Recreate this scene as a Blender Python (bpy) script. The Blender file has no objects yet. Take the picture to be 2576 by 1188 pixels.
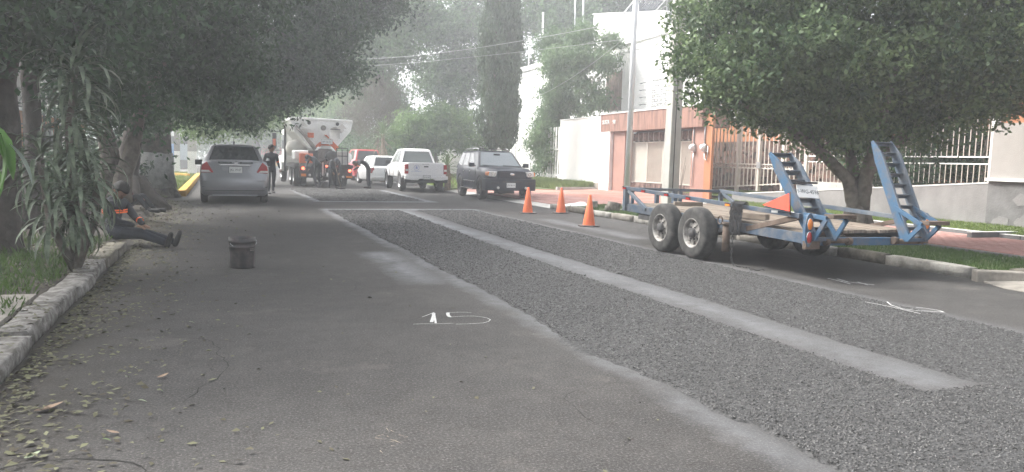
import bpy, math, random
import numpy as np
from mathutils import Vector, Matrix
R = math.radians
S = bpy.context.scene
C = S.collection
random.seed(7)
rng = np.random.default_rng(11)

# ------------------------------------------------------------------ camera
cd = bpy.data.cameras.new('camera')
cam = bpy.data.objects.new('camera', cd)
C.objects.link(cam)
S.camera = cam
cd.sensor_width = 36.0
cd.lens = 36.0 * 1946.0 / 2576.0
cd.clip_start = 0.05
cd.clip_end = 3000.0
PSI, TH, RHO = 20.812838, 5.565085, 1.5
def _cam_matrix():
    p, t, r = R(PSI), R(TH), R(RHO)
    F = Vector((math.sin(p)*math.cos(t), math.cos(p)*math.cos(t), -math.sin(t)))
    Rt = Vector((math.cos(p), -math.sin(p), 0))
    U = Rt.cross(F)
    R2 = Rt*math.cos(r) + U*math.sin(r)
    U2 = -Rt*math.sin(r) + U*math.cos(r)
    m = Matrix((R2, U2, -F)).transposed().to_4x4()
    m.translation = Vector((0, 0, 1.40))
    return m
cam.matrix_world = _cam_matrix()

# ------------------------------------------------------------------ sky, sun, exposure
SUN_EL, SUN_AZ = 46.0, -48.0            # azimuth measured from +Y towards +X
w = bpy.data.worlds.new('World')
S.world = w
w.use_nodes = True
nt = w.node_tree
nt.nodes.clear()
sky = nt.nodes.new('ShaderNodeTexSky')
sky.sky_type = 'NISHITA'
sky.sun_disc = False
sky.sun_elevation = R(SUN_EL)
sky.sun_rotation = R(SUN_AZ)
sky.air_density = 1.0
sky.dust_density = 6.0
sky.ozone_density = 0.6
hs = nt.nodes.new('ShaderNodeHueSaturation')
hs.inputs['Saturation'].default_value = 0.22
bg = nt.nodes.new('ShaderNodeBackground')
bg.inputs['Strength'].default_value = 0.15
wo = nt.nodes.new('ShaderNodeOutputWorld')
nt.links.new(sky.outputs[0], hs.inputs['Color'])
nt.links.new(hs.outputs[0], bg.inputs[0])
nt.links.new(bg.outputs[0], wo.inputs[0])
sd = bpy.data.lights.new('sun', 'SUN')
sd.energy = 1.5
sd.angle = R(12)
sd.color = (1.0, 0.965, 0.91)
sun = bpy.data.objects.new('sun', sd)
C.objects.link(sun)
_d = Vector((math.sin(R(SUN_AZ))*math.cos(R(SUN_EL)), math.cos(R(SUN_AZ))*math.cos(R(SUN_EL)), math.sin(R(SUN_EL))))
sun.rotation_euler = _d.to_track_quat('Z', 'Y').to_euler()
sun.location = (0, 0, 30)
S.view_settings.view_transform = 'Standard'
S.view_settings.look = 'None'
S.view_settings.gamma = 1.0
S.view_settings.exposure = 1.85
S.view_settings.use_curve_mapping = False
S.render.engine = 'CYCLES'
cy = S.cycles
cy.use_denoising = True
cy.use_adaptive_sampling = True
cy.adaptive_threshold = 0.02
cy.max_bounces = 6
cy.diffuse_bounces = 3
cy.glossy_bounces = 3
cy.transmission_bounces = 4
cy.volume_bounces = 1
cy.transparent_max_bounces = 6
cy.caustics_reflective = False
cy.caustics_refractive = False

# ------------------------------------------------------------------ materials
MATS = {}
def mat(name, col, rough=0.8, metal=0.0, var=0.0, scale=4.0, detail=4.0, bump=0.0, bscale=None, col2=None,
        spec=0.4, coat=0.0, dist=0.02, emis=None, estr=0.0, thr=(0.35, 0.65), extra=None):
    if name in MATS:
        return MATS[name]
    m = bpy.data.materials.new(name)
    m.use_nodes = True
    t = m.node_tree
    N, L = t.nodes, t.links
    b = N['Principled BSDF']
    b.inputs['Roughness'].default_value = rough
    b.inputs['Metallic'].default_value = metal
    b.inputs['Specular IOR Level'].default_value = spec
    if coat:
        b.inputs['Coat Weight'].default_value = coat
        b.inputs['Coat Roughness'].default_value = 0.12
    b.inputs['Base Color'].default_value = (*col, 1)
    if emis:
        b.inputs['Emission Color'].default_value = (*emis, 1)
        b.inputs['Emission Strength'].default_value = estr
    if var > 0 or col2 is not None or bump > 0:
        tc = N.new('ShaderNodeTexCoord')
    if var > 0 or col2 is not None:
        n = N.new('ShaderNodeTexNoise')
        n.inputs['Scale'].default_value = scale
        n.inputs['Detail'].default_value = detail
        n.inputs['Roughness'].default_value = 0.6
        L.new(tc.outputs['Object'], n.inputs['Vector'])
        r = N.new('ShaderNodeValToRGB')
        r.color_ramp.elements[0].position = thr[0]
        r.color_ramp.elements[1].position = thr[1]
        c1 = tuple(x*(1-var) for x in col) if var > 0 else col
        c2 = col2 if col2 is not None else tuple(min(1, x*(1+var)) for x in col)
        r.color_ramp.elements[0].color = (*c1, 1)
        r.color_ramp.elements[1].color = (*c2, 1)
        L.new(n.outputs['Fac'], r.inputs['Fac'])
        L.new(r.outputs[0], b.inputs['Base Color'])
    if bump > 0:
        n2 = N.new('ShaderNodeTexNoise')
        n2.inputs['Scale'].default_value = bscale or scale*6
        n2.inputs['Detail'].default_value = 5
        L.new(tc.outputs['Object'], n2.inputs['Vector'])
        bm = N.new('ShaderNodeBump')
        bm.inputs['Strength'].default_value = bump
        bm.inputs['Distance'].default_value = dist
        L.new(n2.outputs['Fac'], bm.inputs['Height'])
        L.new(bm.outputs[0], b.inputs['Normal'])
    if extra:
        extra(m, N, L, b)
    MATS[name] = m
    return m

def leaf_mat(name, dark, light, trans=0.35, rough=0.5, sc=0.35):
    """leaf colour varies leaf by leaf (attribute) and in large clumps (noise)"""
    if name in MATS:
        return MATS[name]
    m = bpy.data.materials.new(name)
    m.use_nodes = True
    t = m.node_tree
    N, L = t.nodes, t.links
    b = N['Principled BSDF']
    b.inputs['Roughness'].default_value = rough
    b.inputs['Specular IOR Level'].default_value = 0.2
    at = N.new('ShaderNodeAttribute'); at.attribute_name = 'tint'
    tc = N.new('ShaderNodeTexCoord')
    n = N.new('ShaderNodeTexNoise'); n.inputs['Scale'].default_value = sc; n.inputs['Detail'].default_value = 3
    L.new(tc.outputs['Object'], n.inputs['Vector'])
    ma = N.new('ShaderNodeMath'); ma.operation = 'MULTIPLY_ADD'
    ma.inputs[1].default_value = 0.6
    L.new(at.outputs['Fac'], ma.inputs[0])
    mb = N.new('ShaderNodeMath'); mb.operation = 'MULTIPLY_ADD'; mb.inputs[1].default_value = 1.2; mb.inputs[2].default_value = -0.4
    L.new(n.outputs['Fac'], mb.inputs[0])
    L.new(mb.outputs[0], ma.inputs[2])
    mx = N.new('ShaderNodeMix'); mx.data_type = 'RGBA'
    mx.inputs['A'].default_value = (*dark, 1)
    mx.inputs['B'].default_value = (*light, 1)
    L.new(ma.outputs[0], mx.inputs['Factor'])
    L.new(mx.outputs['Result'], b.inputs['Base Color'])
    tr = N.new('ShaderNodeBsdfTranslucent')
    L.new(mx.outputs['Result'], tr.inputs['Color'])
    ms = N.new('ShaderNodeMixShader'); ms.inputs[0].default_value = trans
    L.new(b.outputs[0], ms.inputs[1]); L.new(tr.outputs[0], ms.inputs[2])
    L.new(ms.outputs[0], N['Material Output'].inputs['Surface'])
    MATS[name] = m
    return m

# ------------------------------------------------------------------ mesh builder
class MB:
    def __init__(s):
        s.v, s.f, s.mi, s.sm = [], [], [], []
    def add(s, vs, fs, mi=0, smooth=False):
        k = len(s.v)
        s.v.extend([tuple(x) for x in vs])
        for f in fs:
            s.f.append(tuple(i+k for i in f)); s.mi.append(mi); s.sm.append(smooth)
        return s
    def box(s, x0, x1, y0, y1, z0, z1, mi=0):
        vs = [(x0,y0,z0),(x1,y0,z0),(x1,y1,z0),(x0,y1,z0),(x0,y0,z1),(x1,y0,z1),(x1,y1,z1),(x0,y1,z1)]
        return s.add(vs, [(0,3,2,1),(4,5,6,7),(0,1,5,4),(1,2,6,5),(2,3,7,6),(3,0,4,7)], mi)
    def boxc(s, c, d, rot=None, mi=0):
        """box by centre, size and optional 3x3 rotation"""
        vs = []
        for z in (-.5,.5):
            for x,y in ((-.5,-.5),(.5,-.5),(.5,.5),(-.5,.5)):
                p = Vector((x*d[0], y*d[1], z*d[2]))
                if rot is not None: p = rot @ p
                vs.append(p + Vector(c))
        return s.add(vs, [(0,3,2,1),(4,5,6,7),(0,1,5,4),(1,2,6,5),(2,3,7,6),(3,0,4,7)], mi)
    def beam(s, a, b, w, h, mi=0, up=(0,0,1)):
        """rectangular bar from a to b, w across, h along up"""
        a, b = Vector(a), Vector(b)
        d = (b-a); ln = d.length; d.normalize()
        u = Vector(up)
        if abs(d.dot(u)) > 0.97: u = Vector((0,1,0))
        x = d.cross(u).normalized(); z = x.cross(d).normalized()
        rot = Matrix((x, d, z)).transposed()
        return s.boxc((a+b)/2, (w, ln, h), rot, mi)
    def tube(s, pts, rad, n=8, mi=0, cap=True, smooth=True):
        pts = [Vector(p) for p in pts]
        if not hasattr(rad, '__len__'): rad = [rad]*len(pts)
        k0 = len(s.v); ref = None
        for i, p in enumerate(pts):
            d = (pts[min(i+1, len(pts)-1)] - pts[max(i-1, 0)]).normalized()
            if ref is None:
                ref = Vector((0,0,1)) if abs(d.z) < 0.9 else Vector((1,0,0))
            x = d.cross(ref).normalized(); y = d.cross(x).normalized()
            ref = -y if False else ref
            for j in range(n):
                a = 2*math.pi*j/n
                s.v.append(tuple(p + x*math.cos(a)*rad[i] + y*math.sin(a)*rad[i]))
        for i in range(len(pts)-1):
            for j in range(n):
                a = k0+i*n+j; b = k0+i*n+(j+1)%n
                s.f.append((a, b, b+n, a+n)); s.mi.append(mi); s.sm.append(smooth)
        if cap:
            s.f.append(tuple(k0+j for j in range(n))[::-1]); s.mi.append(mi); s.sm.append(False)
            s.f.append(tuple(k0+(len(pts)-1)*n+j for j in range(n))); s.mi.append(mi); s.sm.append(False)
        return s
    def lathe(s, prof, c=(0,0,0), axis='z', n=20, mi=0, smooth=True, cap0=True, cap1=True):
        """profile list of (radius, height) spun about an axis"""
        k0 = len(s.v)
        for r, h in prof:
            for j in range(n):
                a = 2*math.pi*j/n
                u, v = r*math.cos(a), r*math.sin(a)
                p = {'z': (u, v, h), 'x': (h, u, v), 'y': (v, h, u)}[axis]
                s.v.append((c[0]+p[0], c[1]+p[1], c[2]+p[2]))
        for i in range(len(prof)-1):
            for j in range(n):
                a = k0+i*n+j; b = k0+i*n+(j+1)%n
                s.f.append((a, b, b+n, a+n)); s.mi.append(mi); s.sm.append(smooth)
        if cap0: s.f.append(tuple(k0+j for j in range(n))[::-1]); s.mi.append(mi); s.sm.append(False)
        if cap1: s.f.append(tuple(k0+(len(prof)-1)*n+j for j in range(n))); s.mi.append(mi); s.sm.append(False)
        return s
    def rings(s, rings, mi=0, smooth=True, caps=True):
        k0 = len(s.v); n = len(rings[0])
        for r in rings: s.v.extend([tuple(p) for p in r])
        for i in range(len(rings)-1):
            for j in range(n):
                a = k0+i*n+j; b = k0+i*n+(j+1)%n
                s.f.append((a, b, b+n, a+n)); s.mi.append(mi); s.sm.append(smooth)
        if caps:
            s.f.append(tuple(k0+j for j in range(n))[::-1]); s.mi.append(mi); s.sm.append(False)
            s.f.append(tuple(k0+(len(rings)-1)*n+j for j in range(n))); s.mi.append(mi); s.sm.append(False)
        return s
    def prism(s, poly, axis, lo, hi, mi=0):
        """extrude a 2D polygon along an axis. axis x: poly=(y,z); y: (x,z); z: (x,y)"""
        def P(p, t): return {'x': (t, p[0], p[1]), 'y': (p[0], t, p[1]), 'z': (p[0], p[1], t)}[axis]
        n = len(poly)
        vs = [P(p, lo) for p in poly] + [P(p, hi) for p in poly]
        fs = [tuple(range(n))[::-1], tuple(range(n, 2*n))] + [(i, (i+1) % n, (i+1) % n+n, i+n) for i in range(n)]
        return s.add(vs, fs, mi)
    def mesh(s, name, mats, loc=None):
        me = bpy.data.meshes.new(name)
        vs = s.v
        if loc is not None:
            vs = [(x-loc[0], y-loc[1], z-loc[2]) for x, y, z in vs]
        me.from_pydata(vs, [], s.f)
        for m in (mats if isinstance(mats, (list, tuple)) else [mats]): me.materials.append(m)
        me.polygons.foreach_set('material_index', s.mi)
        me.polygons.foreach_set('use_smooth', s.sm)
        me.update()
        import bmesh
        bm = bmesh.new(); bm.from_mesh(me)
        bmesh.ops.recalc_face_normals(bm, faces=bm.faces)
        bm.to_mesh(me); bm.free()
        return me

def tag(o, label=None, cat=None, group=None, kind=None):
    if label: o['label'] = label
    if cat: o['category'] = cat
    if group: o['group'] = group
    if kind: o['kind'] = kind
    return o
def obj(name, mb, mats, parent=None, loc=None, bevel=0, seg=2, subsurf=0):
    """link one mesh object; loc gives its own origin (mesh coordinates are taken as world or parent coordinates)"""
    me = mb if isinstance(mb, bpy.types.Mesh) else mb.mesh(name, mats, loc)
    o = bpy.data.objects.new(name, me)
    C.objects.link(o)
    if loc is not None: o.location = loc
    if parent is not None: o.parent = parent
    if bevel:
        md = o.modifiers.new('bevel', 'BEVEL'); md.width = bevel; md.segments = seg; md.limit_method = 'ANGLE'; md.angle_limit = R(35)
        md.harden_normals = False
    if subsurf:
        md = o.modifiers.new('sub', 'SUBSURF'); md.levels = subsurf; md.render_levels = subsurf
    return o
def thing(name, label, cat, loc=(0,0,0), rz=0.0, group=None, scale=None):
    o = bpy.data.objects.new(name, None)
    C.objects.link(o)
    o.empty_display_size = 0.2
    o.location = loc; o.rotation_euler = (0, 0, rz)
    if scale: o.scale = (scale,)*3
    return tag(o, label, cat, group)
def struct(name, mb, mats, **k):
    return tag(obj(name, mb, mats, **k), kind='structure')
def copy_tree(o, parent=None):
    c = o.copy(); C.objects.link(c)
    if parent is not None:
        c.parent = parent
    for ch in list(o.children): copy_tree(ch, c)
    return c
def text_mb(body, size, extrude=0.004, align='CENTER'):
    """lettering as mesh in the local XY plane"""
    cu = bpy.data.curves.new('lettering', 'FONT')
    cu.body = body; cu.size = size; cu.extrude = extrude; cu.align_x = align; cu.align_y = 'CENTER'
    cu.resolution_u = 2
    o = bpy.data.objects.new('tmp', cu); C.objects.link(o)
    dg = bpy.context.evaluated_depsgraph_get()
    me = bpy.data.meshes.new_from_object(o.evaluated_get(dg))
    bpy.data.objects.remove(o); bpy.data.curves.remove(cu)
    return me
def text_obj(body, size, m, parent, loc, rot, name='lettering', extrude=0.004, sx=1.0):
    me = text_mb(body, size, extrude)
    me.materials.clear(); me.materials.append(m)
    o = bpy.data.objects.new(name, me); C.objects.link(o)
    o.parent = parent; o.location = loc; o.rotation_euler = rot; o.scale = (sx, 1, 1)
    return o
def bake(o):
    """apply an object's modifiers to its mesh"""
    dg = bpy.context.evaluated_depsgraph_get()
    me = bpy.data.meshes.new_from_object(o.evaluated_get(dg))
    o.modifiers.clear(); o.data = me
    return o

# raw numpy mesh (quads) with an optional per-vertex attribute
def np_mesh(name, V, nq, m, tint=None, tri=False):
    k = 3 if tri else 4
    me = bpy.data.meshes.new(name)
    me.vertices.add(len(V)); me.vertices.foreach_set('co', V.astype(np.float32).ravel())
    idx = nq.astype(np.int32).ravel()
    nf = len(idx)//k
    me.loops.add(len(idx)); me.loops.foreach_set('vertex_index', idx)
    me.polygons.add(nf); me.polygons.foreach_set('loop_start', np.arange(nf, dtype=np.int32)*k)
    me.update(calc_edges=True)
    me.materials.append(m)
    if tint is not None:
        a = me.attributes.new('tint', 'FLOAT', 'POINT'); a.data.foreach_set('value', tint.astype(np.float32))
    return me

def unit(a): return a/np.maximum(np.linalg.norm(a, axis=-1, keepdims=True), 1e-9)
def leaf_mesh(name, P, size, m, aspect=0.45, droop=0.3, up=0.35, axis=None, clump=1):
    """one folded leaf (two quads) or rhombus per point; P (n,3), size (n,)"""
    n = len(P)
    d = unit(rng.normal(size=(n, 3)) + (axis if axis is not None else 0))
    d[:, 2] -= droop; d = unit(d)
    nr = rng.normal(size=(n, 3)); nr[:, 2] += up*3
    tc_ = rng.normal(0.45, 0.25, n)
    if clump > 1:
        # leaves of one spray share a lean and a shade of green
        g_ = -(-n//clump)
        nr += np.repeat(rng.normal(size=(g_, 3))*1.3, clump, 0)[:n]
        tc_ = np.repeat(rng.normal(0.42, 0.3, g_), clump)[:n]+rng.normal(0, 0.13, n)
    s = unit(np.cross(d, nr)); nn = np.cross(s, d)
    L = size[:, None]
    a = P - d*L*0.5
    b = P + s*L*aspect*0.5 + d*L*0.02
    c = P + d*L*0.5 - nn*L*0.1
    e = P - s*L*aspect*0.5 + d*L*0.02
    V = np.stack([a, b, c, e], 1).reshape(-1, 3)
    q = np.arange(4*n).reshape(n, 4)
    t = np.repeat(np.clip(tc_, 0, 1), 4)
    return np_mesh(name, V, q, m, t)

def noise3(P, f, seed=0):
    """cheap smooth pseudo noise in 0..1"""
    r = np.random.default_rng(seed)
    o = np.zeros(len(P))
    for k in range(5):
        w_ = r.normal(size=3)*f*(1+0.6*k); ph = r.uniform(0, 6.28)
        o += np.sin(P@w_ + ph + 1.7*np.sin((P@r.normal(size=3))*f*0.7+r.uniform(0, 6)))
    return 0.5 + o/10*1.4
def blob_points(blobs, n, shell=0.5, gap=0.0, gf=0.9, seed=1, clump=14, cr=0.22, sup=0.0, supn=9):
    """leaf positions: clump centres spread through the outer part of ellipsoids, leaves round each"""
    B = np.array(blobs, float)
    vol = (B[:, 3]*B[:, 4]*B[:, 5])**(2/3)
    nc = max(1, n//clump)
    ii = rng.choice(len(B), nc, p=vol/vol.sum())
    u = unit(rng.normal(size=(nc, 3)))
    r = (shell**3 + (1-shell**3)*rng.random(nc))**(1/3)
    r *= 1+0.14*rng.normal(size=nc)
    P = B[ii, :3] + u*r[:, None]*B[ii, 3:6]
    if sup > 0:
        # boughs: sprays gather round a smaller number of bough ends
        ns = max(8, nc//supn)
        Q = P[rng.choice(nc, ns)]
        if gap > 0:
            v_ = noise3(Q*np.array([1, .25, 1]), gf, seed); Q = Q[v_ > np.quantile(v_, gap)]
        P = Q[rng.integers(0, len(Q), nc)]+rng.normal(size=(nc, 3))*np.array([sup, sup, sup*.5])
    elif gap > 0:
        P = P[noise3(P, gf, seed) > gap]
    P = np.repeat(P, clump, 0)
    return P + rng.normal(size=P.shape)*cr
# ================================================================== SETTING
# ---- terrain sheets
def grid_sheet(name, xs, ys, zf, m, kind='structure', lab=None):
    mb = MB(); nx, ny = len(xs), len(ys)
    vs = [(x, y, zf(x, y)) for y in ys for x in xs]
    fs = [(j*nx+i, j*nx+i+1, (j+1)*nx+i+1, (j+1)*nx+i) for j in range(ny-1) for i in range(nx-1)]
    mb.add(vs, fs, 0, True)
    return tag(obj(name, mb, m), lab, kind=kind)
def lin(a, b, n): return [a+(b-a)*i/(n-1) for i in range(n)]
def nz(x, y, f=1.0, s=0.0):
    return (math.sin(x*f*1.3+s)+math.sin(y*f*0.9+2*s)+math.sin((x+y)*f*0.6+1.3+s)+math.sin((x-1.7*y)*f*1.9+s*3))/4

M_earth = mat('garden_earth', (0.036, 0.030, 0.023), 0.95, var=0.35, scale=2.5, bump=0.5, bscale=18, dist=0.03, col2=(0.058, 0.048, 0.036))
M_grass_floor = mat('lawn_soil', (0.07, 0.10, 0.03), 0.95, var=0.3, scale=3, bump=0.6, bscale=40, dist=0.03, col2=(0.115, 0.15, 0.05))

def asphalt_extra(m, N, L, b):
    """worn street asphalt: blotches, fine aggregate, dusty tack coat sprayed along the patch edges"""
    tc = N.new('ShaderNodeTexCoord')
    sx = N.new('ShaderNodeSeparateXYZ'); L.new(tc.outputs['Object'], sx.inputs[0])
    def noise(sc, det=4, rough=0.6):
        n = N.new('ShaderNodeTexNoise'); n.inputs['Scale'].default_value = sc; n.inputs['Detail'].default_value = det
        n.inputs['Roughness'].default_value = rough
        L.new(tc.outputs['Object'], n.inputs['Vector']); return n.outputs['Fac']
    def M(op, a, b_=None, c=None, clamp=False):
        n = N.new('ShaderNodeMath'); n.operation = op; n.use_clamp = clamp
        for i, v in enumerate((a, b_, c)):
            if v is None: continue
            if isinstance(v, (int, float)): n.inputs[i].default_value = v
            else: L.new(v, n.inputs[i])
        return n.outputs[0]
    def mix(f, a, b_):
        n = N.new('ShaderNodeMix'); n.data_type = 'RGBA'
        L.new(f, n.inputs['Factor'])
        for k, v in (('A', a), ('B', b_)):
            if isinstance(v, tuple): n.inputs[k].default_value = (*v, 1)
            else: L.new(v, n.inputs[k])
        return n.outputs['Result']
    X, Y = sx.outputs['X'], sx.outputs['Y']
    n1, n2, n3 = noise(0.45, 5), noise(3.0, 6, 0.7), noise(70, 5, 0.8)
    n4 = noise(11, 6, 0.8)
    base = mix(M('SUBTRACT', M('MULTIPLY', n1, 2.6), 0.8, clamp=True), (0.029, 0.0278, 0.0268), (0.045, 0.0435, 0.042))
    base = mix(M('MULTIPLY', M('SUBTRACT', n2, 0.42, clamp=True), 1.6, clamp=True), base, (0.070, 0.066, 0.062))
    base = mix(M('MULTIPLY', M('SUBTRACT', 0.5, n4, clamp=True), 4.5, clamp=True), base, (0.024, 0.021, 0.019))
    base = mix(M('MULTIPLY', M('SUBTRACT', noise(1.1, 6, 0.75), 0.56, clamp=True), 5.0, clamp=True), base, (0.085, 0.078, 0.071))
    base = mix(M('MULTIPLY', M('SUBTRACT', 0.41, noise(0.8, 6, 0.75), clamp=True), 5.0, clamp=True), base, (0.022, 0.020, 0.019))
    # fine aggregate specks, pale then dark
    base = mix(M('MULTIPLY', M('SUBTRACT', n3, 0.52, clamp=True), 5.0, clamp=True), base, (0.16, 0.152, 0.145))
    base = mix(M('MULTIPLY', M('SUBTRACT', 0.46, n3, clamp=True), 7.0, clamp=True), base, (0.010, 0.0095, 0.009))
    # dusty sealer bands: (centre x, half width, y0, y1, strength)
    nd = noise(1.3, 5, 0.7); nf = noise(9, 4, 0.7)
    xw = M('ADD', X, M('MULTIPLY', M('SUBTRACT', nd, 0.5), 0.3))
    xw = M('ADD', xw, M('MULTIPLY', M('SUBTRACT', nf, 0.5), 0.18))
    tot = None
    for cx, hw, y0, y1, st in ((2.60, 0.20, 1.0, 20.6, 0.5), (2.2, 0.35, 8.2, 11.5, 0.6), (4.5, 0.44, 3.4, 20.6, 0.62), (6.62, 0.2, 3.0, 20.6, 0.4),
                               (2.85, 0.22, 24.0, 33.0, 0.9), (6.4, 0.3, 24.0, 33.0, 0.7), (7.4, 0.35, 12.5, 17.5, 0.35)):
        d = M('ABSOLUTE', M('SUBTRACT', xw, cx))
        f = M('SUBTRACT', 1.0, M('DIVIDE', d, hw), clamp=True)
        f = M('POWER', f, 0.8)
        fy = M('MULTIPLY', M('MULTIPLY', M('SUBTRACT', Y, y0), 3.0, clamp=True), M('MULTIPLY', M('SUBTRACT', y1, Y), 3.0, clamp=True))
        f = M('MULTIPLY', M('MULTIPLY', f, fy), M('MULTIPLY', st, M('MULTIPLY_ADD', M('MULTIPLY', M('SUBTRACT', Y, 5.0), 0.1, clamp=True), 1.1, 0.75)))
        tot = f if tot is None else M('MAXIMUM', tot, f)
    for y0, x0, x1, hw in ((24.35, 2.8, 6.7, 0.38), (20.62, 2.4, 6.9, 0.40)):
        yw = M('ADD', Y, M('MULTIPLY', M('SUBTRACT', nd, 0.5), 0.35))
        f = M('SUBTRACT', 1.0, M('DIVIDE', M('ABSOLUTE', M('SUBTRACT', yw, y0)), hw), clamp=True)
        fx = M('MULTIPLY', M('MULTIPLY', M('SUBTRACT', X, x0), 4.0, clamp=True), M('MULTIPLY', M('SUBTRACT', x1, X), 4.0, clamp=True))
        tot = M('MAXIMUM', tot, M('MULTIPLY', M('MULTIPLY', f, fx), 1.9))
    tot = M('MULTIPLY', tot, M('MULTIPLY', M('MULTIPLY_ADD', nf, 1.6, 0.1), M('MULTIPLY_ADD', nd, 2.4, -0.35, clamp=True)), clamp=True)
    base = mix(tot, base, (0.165, 0.17, 0.18))
    # darker brown gutter band of leaf mulch at the left kerb
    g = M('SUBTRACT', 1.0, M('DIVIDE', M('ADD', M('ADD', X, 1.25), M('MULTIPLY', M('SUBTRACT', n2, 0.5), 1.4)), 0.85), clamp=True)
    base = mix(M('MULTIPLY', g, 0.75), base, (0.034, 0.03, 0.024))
    L.new(base, b.inputs['Base Color'])
    b.inputs['Roughness'].default_value = 0.85; b.inputs['Specular IOR Level'].default_value = 0.25
    bp = N.new('ShaderNodeBump'); bp.inputs['Strength'].default_value = 0.45; bp.inputs['Distance'].default_value = 0.006
    L.new(n3, bp.inputs['Height']); L.new(bp.outputs[0], b.inputs['Normal'])
M_asphalt = mat('asphalt', (0.05, 0.05, 0.05), 0.85, extra=asphalt_extra)

# ground to the horizon
g = MB(); g.add([(-900,-400,-0.06),(900,-400,-0.06),(900,1400,-0.06),(-900,1400,-0.06)], [(0,1,2,3)])
struct('ground', g, M_earth)
# street and the cross street at its far end
ro = MB()
ys = lin(-8, 86, 95)
for y0, y1 in zip(ys[:-1], ys[1:]):
    ro.add([(-1.5, y0, 0), (9.5, y0, 0), (9.5, y1, 0), (-1.5, y1, 0)], [(0,1,2,3)])
struct('road', ro, M_asphalt)
M_road_far = mat('cross_street_asphalt', (0.10, 0.095, 0.09), 0.85, var=0.12, scale=0.8)
cr_ = MB(); cr_.box(-60, 60, 86, 98, -0.3, 0.0); struct('cross_street', cr_, M_road_far)
cr_ = MB(); cr_.box(-40, -1.6, 56, 68, -0.3, -0.004); struct('side_street', cr_, M_road_far)

# ---- fresh asphalt patches: thin slabs with ragged edges and their coarse aggregate
M_patch = mat('fresh_patch_binder', (0.022, 0.022, 0.022), 0.75, var=0.35, scale=38, detail=3, bump=0.9, bscale=70, dist=0.012, col2=(0.06, 0.06, 0.06))
def rag(t, s): return 0.02*math.sin(t*1.7+s)+0.010*math.sin(t*7.7+2*s)+0.012*math.sin(t*17.3+s*5)+0.010*math.sin(t*41+s)
def patch_edges(y, which):
    if which == 0:      # left-hand strip of the long patch (merges with the right-hand one near the camera)
        xl = 2.66 + rag(y, 1.0) + (0.06 if y < 3.4 else -0.16*math.exp(-((y-5.2)/0.5)**2))
        k = min(1, max(0, (y-11)/9)); xr = 4.16 + 0.30*k + rag(y, 2.2)*0.7
        if y < 3.55: xr = 4.80 + rag(y, 2.0)*0.3
        return xl, xr
    if which == 1:
        k = min(1, max(0, (y-11)/9)); xl = 4.75 + 0.24*k + rag(y, 3.1)*0.7
        xr = 6.55 + rag(y, 4.0)
        return xl, xr
    xl = 2.98 + rag(y, 5.0)*1.2 - 0.03*(y-24); xr = 6.25 + rag(y, 6.2)
    return xl, xr
PATCHES = [(0, 0.6, 20.35, 'long fresh asphalt patch strip left of the grey unpatched line'),
           (1, 0.6, 20.35, 'long fresh asphalt patch strip right of the grey unpatched line'),
           (2, 24.55, 33.0, 'short fresh asphalt patch behind the white mixer truck')]
def stones(name, P, sz, m, parent, lab=None):
    """small irregular crushed stones: squashed octahedra"""
    n = len(P)
    base = np.array([(1,0,0),(-1,0,0),(0,1,0),(0,-1,0),(0,0,1),(0,0,-1)], float)
    tri = np.array([(0,2,4),(2,1,4),(1,3,4),(3,0,4),(2,0,5),(1,2,5),(3,1,5),(0,3,5)])
    sc = np.stack([rng.uniform(0.7, 1.5, n), rng.uniform(0.45, 0.95, n), rng.uniform(0.3, 0.6, n)], 1)*sz[:, None]
    V = base[None]*sc[:, None, :]
    V += rng.normal(size=V.shape)*sz[:, None, None]*0.12
    a = rng.uniform(0, 6.283, n); ca, sa = np.cos(a)[:, None], np.sin(a)[:, None]
    x, y = V[..., 0].copy(), V[..., 1].copy()
    tl = rng.normal(0, 0.35, n)[:, None]
    V[..., 2] += x*tl
    V[..., 0], V[..., 1] = x*ca-y*sa, x*sa+y*ca
    V += P[:, None, :]
    F = tri[None]+(np.arange(n)*6)[:, None, None]
    t = np.repeat(np.clip(rng.beta(1.5, 2.4, n), 0, 1), 6)
    me = np_mesh(name, V.reshape(-1, 3), F.reshape(-1, 3), m, t, tri=True)
    o = bpy.data.objects.new(name, me); C.objects.link(o); o.parent = parent
    return tag(o, lab, kind='stuff')
def tint_mat(name, a, b_, rough=0.8, spec=0.4):
    if name in MATS: return MATS[name]
    m = bpy.data.materials.new(name); m.use_nodes = True
    N, L = m.node_tree.nodes, m.node_tree.links
    p = N['Principled BSDF']; p.inputs['Roughness'].default_value = rough; p.inputs['Specular IOR Level'].default_value = spec
    at = N.new('ShaderNodeAttribute'); at.attribute_name = 'tint'
    mx = N.new('ShaderNodeMix'); mx.data_type = 'RGBA'
    mx.inputs['A'].default_value = (*a, 1); mx.inputs['B'].default_value = (*b_, 1)
    L.new(at.outputs['Fac'], mx.inputs['Factor']); L.new(mx.outputs['Result'], p.inputs['Base Color'])
    MATS[name] = m; return m
M_agg = tint_mat('crushed_stone', (0.006, 0.006, 0.006), (0.175, 0.172, 0.168), 0.7)
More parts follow.
